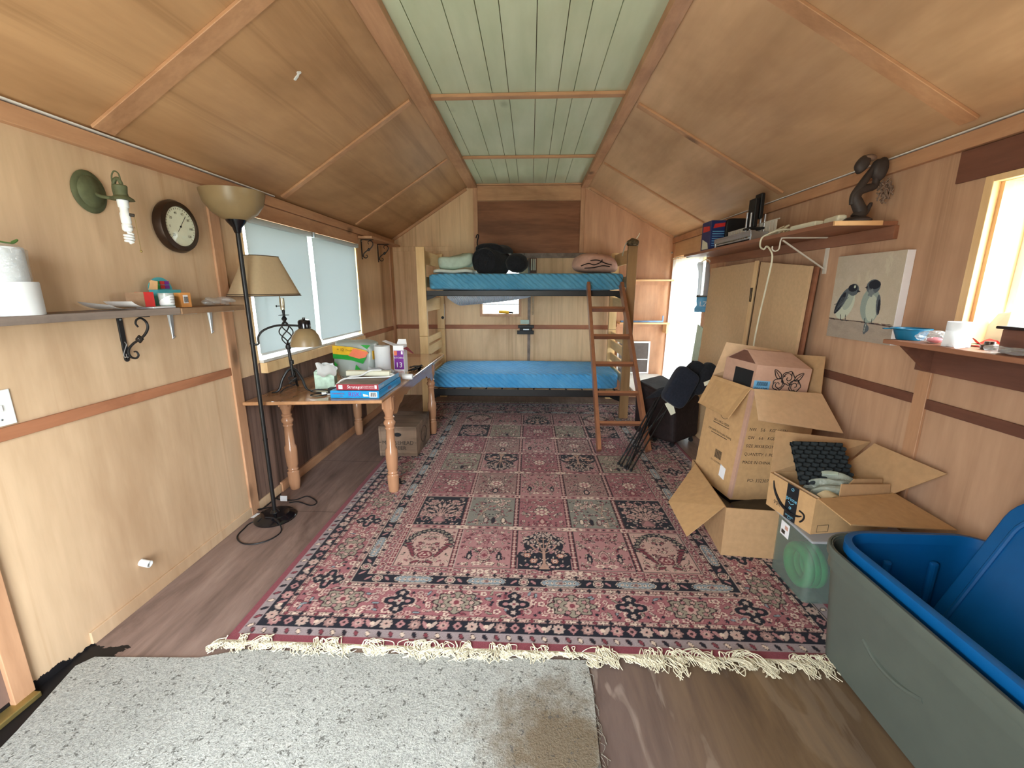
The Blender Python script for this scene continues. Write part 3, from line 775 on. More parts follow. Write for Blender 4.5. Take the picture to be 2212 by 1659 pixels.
# back wall with a small window
BX0, BX1, BZ0, BZ1 = -.665, -.165, 1.165, 1.88
bw = B().box(XL, BX0, YB, YB + .1, 0, EZ).box(BX1, XR, YB, YB + .1, 0, EZ).box(BX0, BX1, YB, YB + .1, 0, BZ0).box(BX0, BX1, YB, YB + .1, BZ1, EZ)
gab = [(XL, EZ), (XR, EZ), (.72, CZ), (-.83, CZ)]
bw.hexa([(x, YB, z) for x, z in gab], [(x, YB + .1, z) for x, z in gab])
S('wall_back', bw, M['ply_back'])
S('wall_back', B().hexa([(.69, YB - .006, 1.93), (1.875, YB - .006, 1.93), (1.875, YB - .006, EZ + .02), (.69, YB - .006, 2.77)], [(.69, YB, 1.93), (1.875, YB, 1.93), (1.875, YB, EZ + .02), (.69, YB, 2.77)]).box(1.17, 1.875, YB - .006, YB, 0, 1.93), M['ply_mahog'])
S('wall_back', B().box(-.71, .635, YB - .008, YB, 1.97, 2.62), M['ply_dark'])
FD0, FD1 = -1.30, -.25
# unseen front wall; its open doorway is sized to shape the daylight
S('wall_front', B().box(FD1, XR, YF - .1, YF, 0, EZ).box(XL, FD0, YF - .1, YF, 0, EZ), M['ply_right'])
S('wall_front', B().hexa([(x, YF - .1, z) for x, z in [(XL, EZ), (XR, EZ), (.72, CZ), (-.83, CZ)]], [(x, YF, z) for x, z in [(XL, EZ), (XR, EZ), (.72, CZ), (-.83, CZ)]]), M['ply_back'])
# ceiling: two plywood slopes and a flat strip of painted boards between two beams
SL = ((XL, EZ), (-.83, 2.80)); SR = ((XR, EZ + .012), (.72, 2.80))


def slope(a, b, y0, y1, t0, t1, lift):
    """strip on a slope: from fraction t0 to t1, thickness lift inward (<0 outward)"""
    d = Vector((b[0] - a[0], 0, b[1] - a[1])); n = Vector((-d.z, 0, d.x)).normalized()
    if n.z > 0: n = -n
    P = lambda t, y, k: Vector((a[0], y, a[1])) + d * t + n * k
    return [P(t0, y0, 0), P(t1, y0, 0), P(t1, y1, 0), P(t0, y1, 0)], [P(t0, y0, lift), P(t1, y0, lift), P(t1, y1, lift), P(t0, y1, lift)]


S('ceiling', B().hexa(*slope(*SL, YF, YB + .1, -.1, 1.05, -.05)), M['ply_slope'])
S('ceiling', B().hexa(*slope(*SR, YF, YB + .1, -.1, 1.05, -.05)), M['ply_slope_r'])
gx = [-.74, -.631, -.436, -.281, -.166, .018, .174, .282, .425, .66]
pk = B()
for i in range(len(gx) - 1):
    pk.hexa([(gx[i] + .002, YF, CZ), (gx[i + 1] - .002, YF, CZ), (gx[i + 1] - .002, YB, CZ), (gx[i] + .002, YB, CZ)], [(gx[i] + .002, YF, CZ + .018), (gx[i + 1] - .002, YF, CZ + .018), (gx[i + 1] - .002, YB, CZ + .018), (gx[i] + .002, YB, CZ + .018)])
S('ceiling', pk, M['ceil_paint'], bevel=.0015, seg=1)
S('ceiling', B().box(-.85, .75, YF - .1, YB + .1, CZ + .019, CZ + .06), M['ply_dark'])
n_ = [0]


def trim(bm, m, bevel=.002):
    n_[0] += 1; return struct(bm.build('trim_%d' % n_[0], m, bevel=bevel, seg=1, origin=(0, 0, 0)))


trim(B().box(-.835, -.715, YF, YB - .002, 2.782, CZ - .001), M['trim'])          # long beams along the painted strip
trim(B().box(.638, .722, YF, YB - .002, 2.775, CZ - .001), M['trim'])
for y, w in ((3.345, .030), (4.76, .022), (5.93, .02)): trim(B().box(-.714, .637, y - w, y + w, CZ - .022, CZ - .001), M['trim_x'])
for y, w in ((1.94, .05), (3.30, .028), (4.66, .02)): trim(B().hexa(*slope(*SL, y - w, y + w, .035, .975, .014)), M['trim_x'])
for y, w in ((2.05, .04), (3.42, .03), (4.86, .02)): trim(B().hexa(*slope(*SR, y - w, y + w, .05, .975, .014)), M['trim_x'])
trim(B().hexa(*slope(*SL, YB - .035, YB - .001, .02, .97, .03)), M['trim_x'])
trim(B().hexa(*slope(*SR, YB - .035, YB - .001, .02, .97, .03)), M['trim_x'])
trim(B().box(XL, XL + .034, YF, YB, 2.075, EZ - .004), M['trim'])                 # eave boards
trim(B().box(XR - .03, XR, YF, YB, 2.085, EZ + .006), M['trim'])
trim(B().box(XL, XL + .04, YF, 3.2, EZ + .0015, EZ + .0075), M['white_wood'], 0)
trim(B().box(XR - .034, XR, YF, 4.6, EZ + .0095, EZ + .0155), M['white_wood'], 0)
trim(B().box(XL, XL + .012, 1.25, 2.545, .97, 1.018), M['rail'])                  # chair rails
trim(B().box(XL, XL + .012, 4.69, YB, .955, 1.01), M['rail'])
trim(B().box(XL + .012, -.05, YB - .012, YB, .957, 1.015), M['rail_x'])
trim(B().box(.0, 1.17, YB - .012, YB, .957, 1.015), M['rail_x'])
trim(B().box(XR - .012, XR, 2.1, 4.7, .955, 1.003), M['plum'])
trim(B().box(XR - .012, XR, YF, 2.03, .945, .993), M['plum'])
trim(B().box(XL, XL + .014, 2.545, 2.625, .0, 2.074), M['trim_z'])                # posts on the walls
trim(B().box(XL, XL + .012, 2.83 - .05, 2.83, 1.0, 1.97), M['pine'])
trim(B().box(XL, XL + .016, 4.66, 4.70, .9, 2.0), M['pine'])
trim(B().box(XL, XL + .02, 5.78, 5.87, 0, 2.07), M['trim_z'])
trim(B().box(XR - .014, XR, 2.03, 2.10, 0, 1.12), M['trim_z'])
trim(B().box(-.042, -.002, YB - .012, YB, .45, 1.9), M['grey_board'])
trim(B().box(-.765, -.71, YB - .02, YB, 1.97, 2.79), M['trim_z'])
trim(B().box(.635, .69, YB - .02, YB, 1.97, 2.79), M['trim_z'])
trim(B().box(-.708, .633, YB - .03, YB, 2.625, 2.805), M['trim_x'])
trim(B().box(-.93, .88, YB - .022, YB, 1.905, 1.968), M['grey_board'])
trim(B().box(-1.86, -1.05, YB - .012, YB, 2.0, 2.06), M['ply_back'])
trim(B().box(XR - .02, XR, 5.865, YB, 0, 2.08), M['trim_z'])
trim(B().box(XR - .016, XR, 4.70, 5.862, 1.905, 2.08), M['ply_slope_r'])
trim(B().box(XR - .02, XR, 4.70, 4.795, 0, 1.9), M['trim_z'])
trim(B().box(XR - .012, XR, YF, 2.115, 1.952, 2.082), M['plum'])                  # board over the near window
trim(B().box(XL, XL + .02, 2.62, 4.72, 1.972, 2.072), M['trim'])                  # head board over the blinds
trim(B().box(XL, XL + .05, 2.85, 4.66, .925, .998), M['pine'])
trim(B().box(XR - .02, XR, 4.35, 4.7, 1.5, 1.9), M['trim_z'])
struct(B().box(XL, XL + .012, 1.47, 2.9, 0, .062).build('baseboard_left', M['ply_left'], bevel=.002, origin=(0, 0, 0)))
struct(B().box(XL, XL + .02, 2.9, YB - .02, 0, .075).build('baseboard_left', M['trim'], bevel=.002))
# dark door at the left, its casing and its brass threshold
d1 = thing('door_1', 'dark brown plywood door at the near end of the left wall', 'door', (XL, .6, 0)); d1['kind'] = 'structure'
B().box(XL, XL + .006, -.1, 1.18, .04, 2.0).build('door_leaf', M['ply_mould'], d1)
B().box(XL, XL + .022, 1.18, 1.245, .02, 2.05).build('door_casing', M['trim_z'], d1, bevel=.002)
B().box(XL, XL + .05, -.1, 1.24, .0, .022).build('threshold', M['brass'], d1, bevel=.004)
# left window: two panes behind two roller blinds
w1 = thing('window_1', 'wide left window behind two roller blinds', 'window', (XL - .05, 3.745, 1.0)); w1['kind'] = 'structure'
wf = B().box(XL - .09, XL - .02, 2.83, 2.87, 1.0, 1.97).box(XL - .09, XL - .02, 4.62, 4.66, 1.0, 1.97).box(XL - .09, XL - .02, 2.87, 4.62, 1.0, 1.04).box(XL - .09, XL - .02, 2.87, 4.62, 1.93, 1.97)
wf.build('window_frame', M['white_plastic'], w1, bevel=.003)
B().box(XL - .085, XL - .03, 3.69, 3.73, 1.041, 1.929).build('mullion', M['white_plastic'], w1)
for a, b in ((2.871, 3.689), (3.731, 4.619)): B().box(XL - .062, XL - .056, a, b, 1.041, 1.929).build('pane', M['glass'], w1)
B().box(XL - .02, XL + .035, 2.84, 4.65, .999, 1.02).build('window_sill', M['white_wood'], w1, bevel=.003)
for y0, y1, lb in ((2.848, 3.665, 'pale grey roller blind nearer the floor lamp, on the left window'), (3.725, 4.64, 'pale grey roller blind nearer the bunk bed, on the left window')):
    t = thing('roller_blind', lb, 'blind', (XL + .02, (y0 + y1) / 2, 1.9), 0, 'roller blinds on the left window')
    B().lathe([(.0, 0), (.021, 0), (.021, y1 - y0), (0, y1 - y0)], (XL + .03, y1, 1.945), 16, rot(PI / 2)).build('roller_tube', M['blind'], t, True)
    B().grid(lambda u, v: (XL + .011 + .004 * math.sin(v * 3), y0 + .008 + (y1 - y0 - .016) * u, 1.945 - .885 * v), 6, 12).grid(lambda u, v: (XL + .0095 + .004 * math.sin(v * 3), y0 + .008 + (y1 - y0 - .016) * u, 1.945 - .885 * v), 6, 12).build('blind_cloth', M['blind'], t, True)
    B().box(XL + .005, XL + .02, y0 + .008, y1 - .008, 1.046, 1.062).build('bottom_bar', M['white_plastic'], t, bevel=.003)
    for ya_, yb_ in ((y0 - .014, y0 - .003), (y1 + .003, y1 + .014)): B().box(XL + .005, XL + .05, ya_, yb_, 1.925, 1.968).build('bracket', M['steel'], t)
# back window
w2 = thing('window_2', 'small back window glimpsed under and over the upper bunk', 'window', (-.415, YB, BZ0)); w2['kind'] = 'structure'
B().box(BX0 - .035, BX0, YB - .016, YB + .06, BZ0 - .035, BZ1).box(BX1, BX1 + .035, YB - .016, YB + .06, BZ0 - .035, BZ1).box(BX0, BX1, YB - .016, YB + .06, BZ0 - .035, BZ0).build('window_frame', M['trim_z'], w2, bevel=.002)
B().box(BX0, BX1, YB + .05, YB + .056, BZ0, BZ1).build('pane', M['glass'], w2)
B().box(BX0, BX1, YB + .04, YB + .07, 1.285, 1.30).box(BX0, BX1, YB + .04, YB + .07, 1.80, 1.83).build('sash', M['white_plastic'], w2)
# near right window: deep pale pine lining, glass set far out
w3 = thing('window_3', 'bright near window in the right wall with a pine lining', 'window', (XR + .1, 1.36, WZ0)); w3['kind'] = 'structure'
B().box(XR - .012, XR + .02, WY1 - .03, WY1 + .006, WZ0, WZ1 + .006).box(XR - .012, XR + .02, WY0 - .03, WY1 - .0302, WZ1 - .02, WZ1 + .006).build('casing', M['pine'], w3, bevel=.002)
B().box(XR + .02, XR + .19, WY1 - .045, WY1 - .022, WZ0, WZ1).box(XR + .02, XR + .19, WY0, WY1 - .045, WZ1 - .022, WZ1).box(XR + .02, XR + .19, WY0 - .02, WY0, WZ0, WZ1).box(XR + .02, XR + .19, WY0, WY1 - .045, WZ0 - .02, WZ0).build('lining', M['pine'], w3)
B().box(XR + .15, XR + .156, WY0, WY1 - .06, WZ0, WZ1 - .022).build('pane', M['glass'], w3)
B().box(XR + .14, XR + .17, WY1 - .075, WY1 - .045, WZ0, WZ1 - .022).build('sash', M['white_plastic'], w3)
# far right doorway: glazed door behind a sheer curtain
d2 = thing('door_2', 'glazed door at the far end of the right wall', 'door', (XR + .06, 5.33, 0)); d2['kind'] = 'structure'
B().box(XR + .02, XR + .07, DY0, DY0 + .09, 0, DZ).box(XR + .02, XR + .07, DY1 - .09, DY1, 0, DZ).box(XR + .02, XR + .07, DY0 + .09, DY1 - .09, 0, .16).box(XR + .02, XR + .07, DY0 + .09, DY1 - .09, DZ - .1, DZ).build('door_frame', M['pine'], d2, bevel=.003)
B().box(XR + .04, XR + .046, DY0 + .09, DY1 - .09, .16, DZ - .1).build('pane', M['glass'], d2)
cu = thing('curtain', 'sheer white curtain hanging over the bright far doorway', 'curtain', (XR - .04, 5.35, .1))
B().grid(lambda u, v: (XR - .035 + .017 * math.sin(u * 2 * PI * 9 + .6 * math.sin(v * 4)) * (.6 + .8 * v) - .014 * v, 4.83 + 1.0 * u + .012 * math.sin(u * 40) * v, 1.868 - 1.75 * v), 150, 20).build('curtain_cloth', M['curtain'], cu, True)
B().tube([(XR - .035, 4.82, 1.885), (XR - .035, 5.845, 1.885)], .006, 8).build('curtain_rod', M['white_metal'], cu, True)
for k in range(9):
    y = 4.86 + k * .12
    B().tube([(XR - .035 + .013 * math.cos(a), y, 1.879 + .013 * math.sin(a)) for a in np.linspace(0, 2 * PI, 12, False)], .0022, 5, True).build('curtain_ring', M['white_metal'], cu, True)
tag(B().lathe([(.0, 0), (.010, 0), (.012, .012), (.006, .02), (.0, .022)], (XR - .032, 5.9, 1.965), 12, rot(0, -PI / 2)).build('door_stop', M['steel'], smooth=True), 'small chrome knob on the post beside the far doorway', 'knob')
# daylight: an even bright sky, sampled through each opening
wd = bpy.data.worlds.new('sky'); SC.world = wd; wd.use_nodes = True
wt = wd.node_tree; bg = wt.nodes['Background']
tcw = wt.nodes.new('ShaderNodeTexCoord'); sx = wt.nodes.new('ShaderNodeSeparateXYZ'); rw = wt.nodes.new('ShaderNodeValToRGB')
wt.links.new(tcw.outputs['Generated'], sx.inputs[0]); mr = wt.nodes.new('ShaderNodeMapRange'); mr.inputs[1].default_value = -1; mr.inputs[2].default_value = 1
wt.links.new(sx.outputs[2], mr.inputs[0]); wt.links.new(mr.outputs[0], rw.inputs[0])
rw.color_ramp.elements[0].position = .46; rw.color_ramp.elements[0].color = (.42, .44, .38, 1)
rw.color_ramp.elements[1].position = .56; rw.color_ramp.elements[1].color = (.86, .95, 1.0, 1)
wt.links.new(rw.outputs[0], bg.inputs[0]); bg.inputs[1].default_value = 5.0


def portal(name, loc, rotn, sx_, sy_):
    l = bpy.data.lights.new(name, 'AREA'); l.shape = 'RECTANGLE'; l.size = sx_; l.size_y = sy_; l.cycles.is_portal = True
    o = bpy.data.objects.new(name, l); COL.objects.link(o); o.location = loc; o.rotation_euler = rotn; return o


portal('daylight_front', ((FD0 + FD1) / 2, YF - .12, 1.07), (PI / 2, 0, 0), FD1 - FD0, 2.14)
portal('daylight_right_window', (XR + .2, (WY0 + WY1) / 2, (WZ0 + WZ1) / 2), (0, PI / 2, 0), WZ1 - WZ0, WY1 - WY0)
portal('daylight_doorway', (XR + .1, (DY0 + DY1) / 2, DZ / 2), (0, PI / 2, 0), DZ, DY1 - DY0)
portal('daylight_left_window', (XL - .12, 3.745, 1.485), (0, -PI / 2, 0), .97, 1.83)
portal('daylight_back_window', (-.415, YB + .12, 1.52), (-PI / 2, 0, 0), .5, .72)
SC.view_settings.view_transform = 'Standard'; SC.view_settings.look = 'None'; SC.view_settings.gamma = 1.0; SC.view_settings.use_curve_mapping = False
SC.view_settings.exposure = 2.45
SC.cycles.max_bounces = 10; SC.cycles.diffuse_bounces = 8; SC.cycles.transparent_max_bounces = 12; SC.cycles.transmission_bounces = 6; SC.cycles.glossy_bounces = 3
SC.cycles.use_denoising = True; SC.cycles.sample_clamp_indirect = 20.0; SC.cycles.caustics_reflective = False; SC.cycles.caustics_refractive = False
# ------------------------------------------------------------------ things on the left wall
def scroll_bracket(name, y, ztop, lb, wx=XL, grp=None):
    t = thing(name, lb, 'shelf bracket', (wx, y, ztop - .205), 0, grp)
    b = B().box(wx, wx + .006, y - .013, y + .013, ztop - .2, ztop).box(wx, wx + .14, y - .013, y + .013, ztop - .006, ztop)
    b.lathe([(.0, 0), (.013, 0), (.013, .006), (0, .006)], (wx, y, ztop - .2), 12, rot(0, PI / 2))
    st_ = b.build('strap', M['black_metal'], t, bevel=.001, seg=1)
    P = [(.082, -.052), (.073, -.035), (.082, -.018), (.104, -.012), (.124, -.028), (.127, -.055), (.108, -.085), (.078, -.108), (.045, -.127), (.02, -.150), (.012, -.172), (.022, -.192), (.044, -.196), (.058, -.182), (.052, -.166), (.04, -.166)]
    q = spline([(wx + u + .004, y, ztop + v) for u, v in P], 5)
    s = B().tube(q, [.0035 + .0022 * math.sin(PI * i / (len(q) - 1)) for i in range(len(q))], 8)
    s.obox((wx + .082, y, ztop - .107), (.026, .008, .026), rot(0, PI / 4)); scr = s.build('scroll', M['black_metal'], t, True)
    B().lathe([(.0, 0), (.005, 0), (.004, .003), (0, .004)], (wx + .006, y, ztop - .018), 8, rot(0, PI / 2)).build('screw', M['steel'], st_, True)
    B().lathe([(.0, 0), (.005, 0), (.004, .003), (0, .004)], (wx + .006, y, ztop - .192), 8, rot(0, PI / 2)).build('screw', M['steel'], st_, True)
    B().lathe([(.0, -.0045), (.005, -.0045), (.005, .0045), (0, .0045)], (wx + .082, y, ztop - .107), 10, rot(PI / 2)).build('rivet', M['steel'], scr, True)
    return t


SZ = 1.412
tag(B().box(XL, -1.705, .75, 2.035, SZ - .03, SZ).build('shelf_board', M['grey_board'], bevel=.003), 'long weathered grey shelf board along the left wall', 'shelf')
tag(B().box(XL, -1.70, 2.037, 2.505, SZ - .033, SZ - .003).build('shelf_board', M['brown_board'], bevel=.003), 'short weathered brown shelf board under the thermometer', 'shelf')
br = scroll_bracket('scroll_bracket', 1.885, SZ - .03, 'black iron scroll bracket under the grey left shelf')
hk = B().tube(spline([(XL + .012, 1.88, 1.262), (XL + .022, 1.876, 1.25), (XL + .016, 1.872, 1.23), (XL + .010, 1.866, 1.205), (XL + .018, 1.862, 1.192), (XL + .03, 1.858, 1.2), (XL + .032, 1.856, 1.21)], 5), .0018, 6)
tag(hk.build('wire_hook', M['steel'], smooth=True), 'small bright wire hook hung on the black scroll bracket', 'hook')
for y, lb in ((2.165, 'galvanised tapered shelf bracket nearer the scroll bracket'), (2.445, 'galvanised tapered shelf bracket under the end of the brown board')):
    t = thing('steel_bracket', lb, 'shelf bracket', (XL, y, 1.23), 0, 'galvanised brackets on the left wall')
    zt = SZ - .034
    B().hexa([(XL, y - .016, zt), (XL, y + .016, zt), (XL, y + .006, zt - .135), (XL, y - .006, zt - .135)], [(XL + .012, y - .012, zt), (XL + .012, y + .012, zt), (XL + .005, y + .004, zt - .13), (XL + .005, y - .004, zt - .13)]).hexa([(XL, y - .016, zt), (XL, y + .016, zt), (XL + .15, y + .006, zt), (XL + .15, y - .006, zt)], [(XL, y - .014, zt - .01), (XL, y + .014, zt - .01), (XL + .148, y + .004, zt - .004), (XL + .148, y - .004, zt - .004)]).build('bracket_rib', M['steel'], t, bevel=.001, seg=1)
    rb = [c_ for c_ in bpy.data.objects if c_.parent == t][0]
    for z in (zt - .02, zt - .122): B().lathe([(.0, 0), (.005, 0), (.004, .003), (0, .004)], (XL + .008, y, z), 8, rot(0, PI / 2)).build('screw', M['steel'], rb, True)


def paper_roll(x, y, z, r, h, lb, cat='paper roll', wrapped=False, grp=None, name='paper_towel_roll'):
    t = thing(name, lb, cat, (x, y, z), 0, grp)
    B().lathe([(r * .3, 0), (r * .985, 0), (r, .004), (r, h - .004), (r * .985, h), (r * .3, h), (r * .3, 0)], (x, y, z), 32, closed=False).build('paper', M['paper'], t, True)
    B().lathe([(r * .26, .001), (r * .295, .001), (r * .295, h - .001), (r * .26, h - .001), (r * .26, .001)], (x, y, z), 20, closed=False).build('core', M['cardboard'], t, True)
    if wrapped:
        w = B().grid(lambda u, v: (x + (r * 1.05 + .006 * math.sin(9 * u * 2 * PI + v * 6) * v) * math.cos(2 * PI * u) * (1 - .3 * max(0, v - .85) / .15), y + (r * 1.05 + .006 * math.cos(7 * u * 2 * PI) * v) * math.sin(2 * PI * u) * (1 - .3 * max(0, v - .85) / .15), z + (h + .012) * v), 40, 14, True)
        w.build('wrapper', M['film'], t, True)
    return t


paper_roll(-1.788, 1.405, SZ, .088, .112, 'white paper towel roll standing on the left shelf, the lower of two stacked')
paper_roll(-1.79, 1.39, SZ + .1125, .082, .112, 'white paper roll in clear wrap stacked on another roll', wrapped=True)
zt = SZ + .2385
tw = B().tube(spline([(-1.80, 1.37, zt), (-1.79, 1.38, zt + .012), (-1.77, 1.40, zt + .006), (-1.75, 1.43, zt), (-1.745, 1.445, zt + .012), (-1.76, 1.44, zt + .004)], 5), .0035, 6)
tag(tw.build('plastic_twist', M['green_dark'], smooth=True), 'green twisted plastic tie lying on top of the stacked rolls', 'tie')
# papers and small cartons on the left shelf
pl = B().grid(lambda u, v: (-1.86 + .14 * v, 1.70 + .13 * u, SZ + .003 + .035 * (1 - u) ** 3 * (1 - v * .4)), 14, 6).grid(lambda u, v: (-1.85 + .13 * v, 1.80 + .14 * u, SZ + .006 + .03 * (1 - u) ** 4), 14, 6)
tag(pl.build('curled_papers', M['paper'], smooth=True), 'loose curled white papers lying on the grey left shelf', 'papers')


def yz(px, x=-1.75): q = at(px, 660, 'x', x); return q.y


tag(B().box(-1.80, -1.715, 1.90, 2.02, SZ + .0015, SZ + .008).build('paper_pad', M['paper']), 'thin white paper pad on the grey shelf under the red carton', 'paper pad')
t = thing('red_carton', 'small red carton with a kraft side on the left shelf', 'carton', (-1.78, 1.90, SZ))
y0, y1 = yz(313), yz(334)
B().box(-1.79, -1.745, y0, y1, SZ + .009, SZ + .075).build('carton_body', M['red'], t, bevel=.001)
B().slab([(-1.745, y0 - .002, SZ + .009), (-1.745, y0 - .002, SZ + .075), (-1.80, y0 - .035, SZ + .073), (-1.80, y0 - .035, SZ + .009)], .002).build('side_flap', M['brown_board'], t)
t = thing('clear_cup', 'small clear cup of medicine-style bottles with a white printed label on the shelf', 'cup', (-1.76, 1.95, SZ)); t['label'] = 'small clear cup with a white printed label in front of the teal carton'; cup_t = t
y0, y1 = yz(343), yz(376); yc = (y0 + y1) / 2; r = (y1 - y0) / 2 * .72; zc = SZ + .009
B().lathe([(r * .9, 0), (r, .06), (r * .97, .06), (r * .86, .003), (0, .003)], (-1.745, yc, zc), 24, closed=False).build('cup_wall', M['film_milky'], t, True)
B().lathe([(r * .93, .006), (r * .97, .052)], (-1.7445, yc, zc), 24, closed=False).build('paper_label', M['paper'], t, True)
B().lathe([(0, .044), (r * .9, .044), (r * .93, .056), (0, .056)], (-1.745, yc, zc), 20).build('red_lid', M['red'], t, True)
for k in range(3): B().text('xxxxxx xx', .008, (-1.7445 + r * .98, yc, zc + .042 - .012 * k), (0, 1, 0), (0, 0, 1), depth=.001).build('lettering', M['ink'], t)
t = thing('teal_carton', 'open teal carton with a coloured grid on its raised flap, on the left shelf', 'carton', (-1.80, 2.1, SZ))
y0, y1 = yz(338, -1.81), yz(392, -1.80)
B().box(-1.835, -1.79, y0, y1, SZ + .001, SZ + .085).build('carton_body', M['teal'], t, bevel=.001)
hy = (y0 + y1) / 2; fl = B(); fl.slab([(-1.836, hy + .07 * math.cos(a), SZ + .085 + .06 * math.sin(a)) for a in np.linspace(0, PI, 18)], .002); fl.build('raised_flap', M['teal'], t)
for i in range(4):
    for j in range(2):
        B().box(-1.8355, -1.8325, hy - .056 + i * .028, hy - .031 + i * .028, SZ + .09 + j * .02, SZ + .107 + j * .02).build('colour_patch', M[('orange', 'green', 'red', 'purple', 'orange_box', 'green', 'red', 'purple')[i + 4 * j]], t)
B().slab([(-1.79, y0, SZ + .085), (-1.835, y0, SZ + .085), (-1.83, y0 + .015, SZ + .13), (-1.80, y0 + .02, SZ + .125)], .002).build('side_flap', M['cardboard'], t)
t = thing('orange_carton', 'small orange carton with a barcode beside the teal carton', 'carton', (-1.77, 2.2, SZ))
y0, y1 = yz(395), yz(417)
B().box(-1.80, -1.755, y0, y1, SZ - .002, SZ + .07).build('carton_body', M['orange_box'], t, bevel=.001)
B().box(-1.755, -1.7543, y0 + .015, y1 - .02, SZ + .018, SZ + .058).build('white_label', M['white_ink'], t)
wl = [c_ for c_ in bpy.data.objects if c_.parent == t][-1]
bc = B()
for k in range(8): bc.box(-1.7543, -1.7538, y0 + .02 + k * .0035, y0 + .0218 + k * .0035, SZ + .022, SZ + .05)
bc.build('barcode', M['ink'], wl)


def crumple(name, c, s, m, lb, cat, seed=1, nu=22, nv=14, flat=.35):
    """loose crumpled bag of film"""
    rn = random.Random(seed); ph = [(rn.uniform(3, 9), rn.uniform(3, 9), rn.uniform(0, 6)) for _ in range(5)]
    b = B().ell(c, (s[0] / 2, s[1] / 2, s[2] / 2), nu, nv, None, lambda q: 1 + flat * sum(math.sin(a * q.x + bb * q.y + cc + 4 * q.z) for a, bb, cc in ph) / 5)
    zmin = min(p.z for p in b.v); lift = c[2] - s[2] / 2 - zmin
    for p in b.v: p.z += lift
    return tag(b.build(name, m), lb, cat)


crumple('plastic_wrapper', (-1.77, 2.385, SZ + .022 - .003), (.12, .20, .044), M['film'], 'crumpled clear wrapper on the brown end of the left shelf', 'wrapper', 4)
# thermometer
t = thing('wall_thermometer', 'round dark-rimmed thermometer dial on the left wall', 'thermometer', (XL, 2.275, 1.70)); c = (XL, 2.275, 1.818); RM = rot(0, PI / 2)
B().lathe([(.0, 0), (.112, 0), (.128, .01), (.132, .03), (.122, .05), (.100, .056), (.098, .046), (.0, .046)], c, 48, RM).build('rim', M['bronze'], t, True)
dial = B().lathe([(.0, .047), (.0975, .047), (.0975, .048), (0, .048)], c, 40, RM).build('dial', M['cream_plastic'], t, True)
ang = [(k, a) for k, a in zip(('20', '0', '20', '40', '60', '80', '100', '120'), np.linspace(222, -42, 8))]
dl = B()
for k, a in ang:
    a = math.radians(a); dl.text(k, .018, (c[0] + .0485, c[1] + .068 * math.cos(a), c[2] + .068 * math.sin(a)), (0, 1, 0), (0, 0, 1))
for a in np.linspace(-42, 222, 29):
    a = math.radians(a); dl.bar((c[0] + .0486, c[1] + .084 * math.cos(a), c[2] + .084 * math.sin(a)), (c[0] + .0486, c[1] + .092 * math.cos(a), c[2] + .092 * math.sin(a)), .001, .0014, (1, 0, 0))
dl.build('numerals', M['ink'], dial)
B().bar((c[0] + .0495, c[1] - .02, c[2] - .027), (c[0] + .0495, c[1] + .042, c[2] + .056), .001, .002, (1, 0, 0)).lathe([(0, 0), (.005, 0), (.005, .003), (0, .003)], (c[0] + .049, c[1], c[2]), 10, RM).build('needle', M['ink_black'], dial)
B().lathe([(.0975, .049), (.06, .056), (.03, .0585), (0, .059)], c, 32, RM, closed=False).build('glass_cover', M['glass'], t, True)
# sconce with a bare spiral bulb
t = thing('wall_sconce', 'weathered green metal wall sconce with a hanging white bulb on the left wall', 'wall lamp', (XL, 1.86, 1.72))
pc = (XL, 1.862, 1.902)
B().lathe([(0, 0), (.078, 0), (.082, .006), (.072, .014), (.062, .014), (.055, .022), (.03, .026), (.016, .03), (0, .03)], pc, 36, rot(0, PI / 2), 1.05, .92).build('backplate', M['verdigris'], t, True)
sx_, sy_ = -1.745, 1.872; zz = 1.90
B().tube(spline([(XL + .02, 1.868, 1.90), (XL + .05, 1.87, 1.885), (-1.775, 1.871, 1.882), (-1.772, 1.871, 1.92), (-1.763, 1.872, 1.95), (-1.748, 1.872, 1.955), (-1.738, 1.872, 1.938), (-1.74, 1.872, 1.915)], 6), .0075, 10).build('arm', M['verdigris'], t, True)
B().tube(spline([(-1.774, 1.871, 1.93), (-1.772, 1.871, 1.965), (-1.758, 1.872, 1.985), (-1.74, 1.872, 1.972), (-1.737, 1.872, 1.93)], 6), .0028, 8).build('wire_loop', M['verdigris'], t, True)
B().lathe([(0, .03), (.022, .03), (.025, .026), (.022, .0), (.024, -.012), (.04, -.024), (.043, -.03), (.03, -.03), (0, -.026)], (sx_, sy_, zz), 24).build('socket_cup', M['verdigris'], t, True)
B().lathe([(0, -.03), (.02, -.03), (.019, -.058), (.015, -.062), (.015, -.078), (.018, -.084), (.018, -.12), (.015, -.126), (.0185, -.13), (.0185, -.15), (.012, -.158), (0, -.158)], (sx_, sy_, zz), 20).build('pull_switch', M['white_plastic'], t, True)
pull = [c_ for c_ in bpy.data.objects if c_.parent == t and c_.name.startswith('pull_switch')][0]
B().tube([(sx_ + .016, sy_ + .004, zz - .088), (sx_ + .03, sy_ + .012, zz - .09)], .007, 10).build('switch_barrel', M['ink'], pull, True)
hx = [(sx_ + .0145 * math.cos(a), sy_ + .0145 * math.sin(a), zz - .166 - .034 * a / (6 * PI)) for a in np.linspace(0, 6 * PI, 60)]
B().tube([(sx_, sy_, zz - .157), (sx_, sy_, zz - .163)] + hx + [(sx_, sy_, zz - .205)], .0052, 8).build('spiral_bulb', M['white_plastic'], t, True)
B().tube([(sx_ + .03, sy_ + .012, zz - .094), (sx_ + .03, sy_ + .014, zz - .235)], .0011, 5).ell((sx_ + .03, sy_ + .014, zz - .238), (.005, .005, .005), 10, 8).build('pull_chain', M['brass'], pull, True)
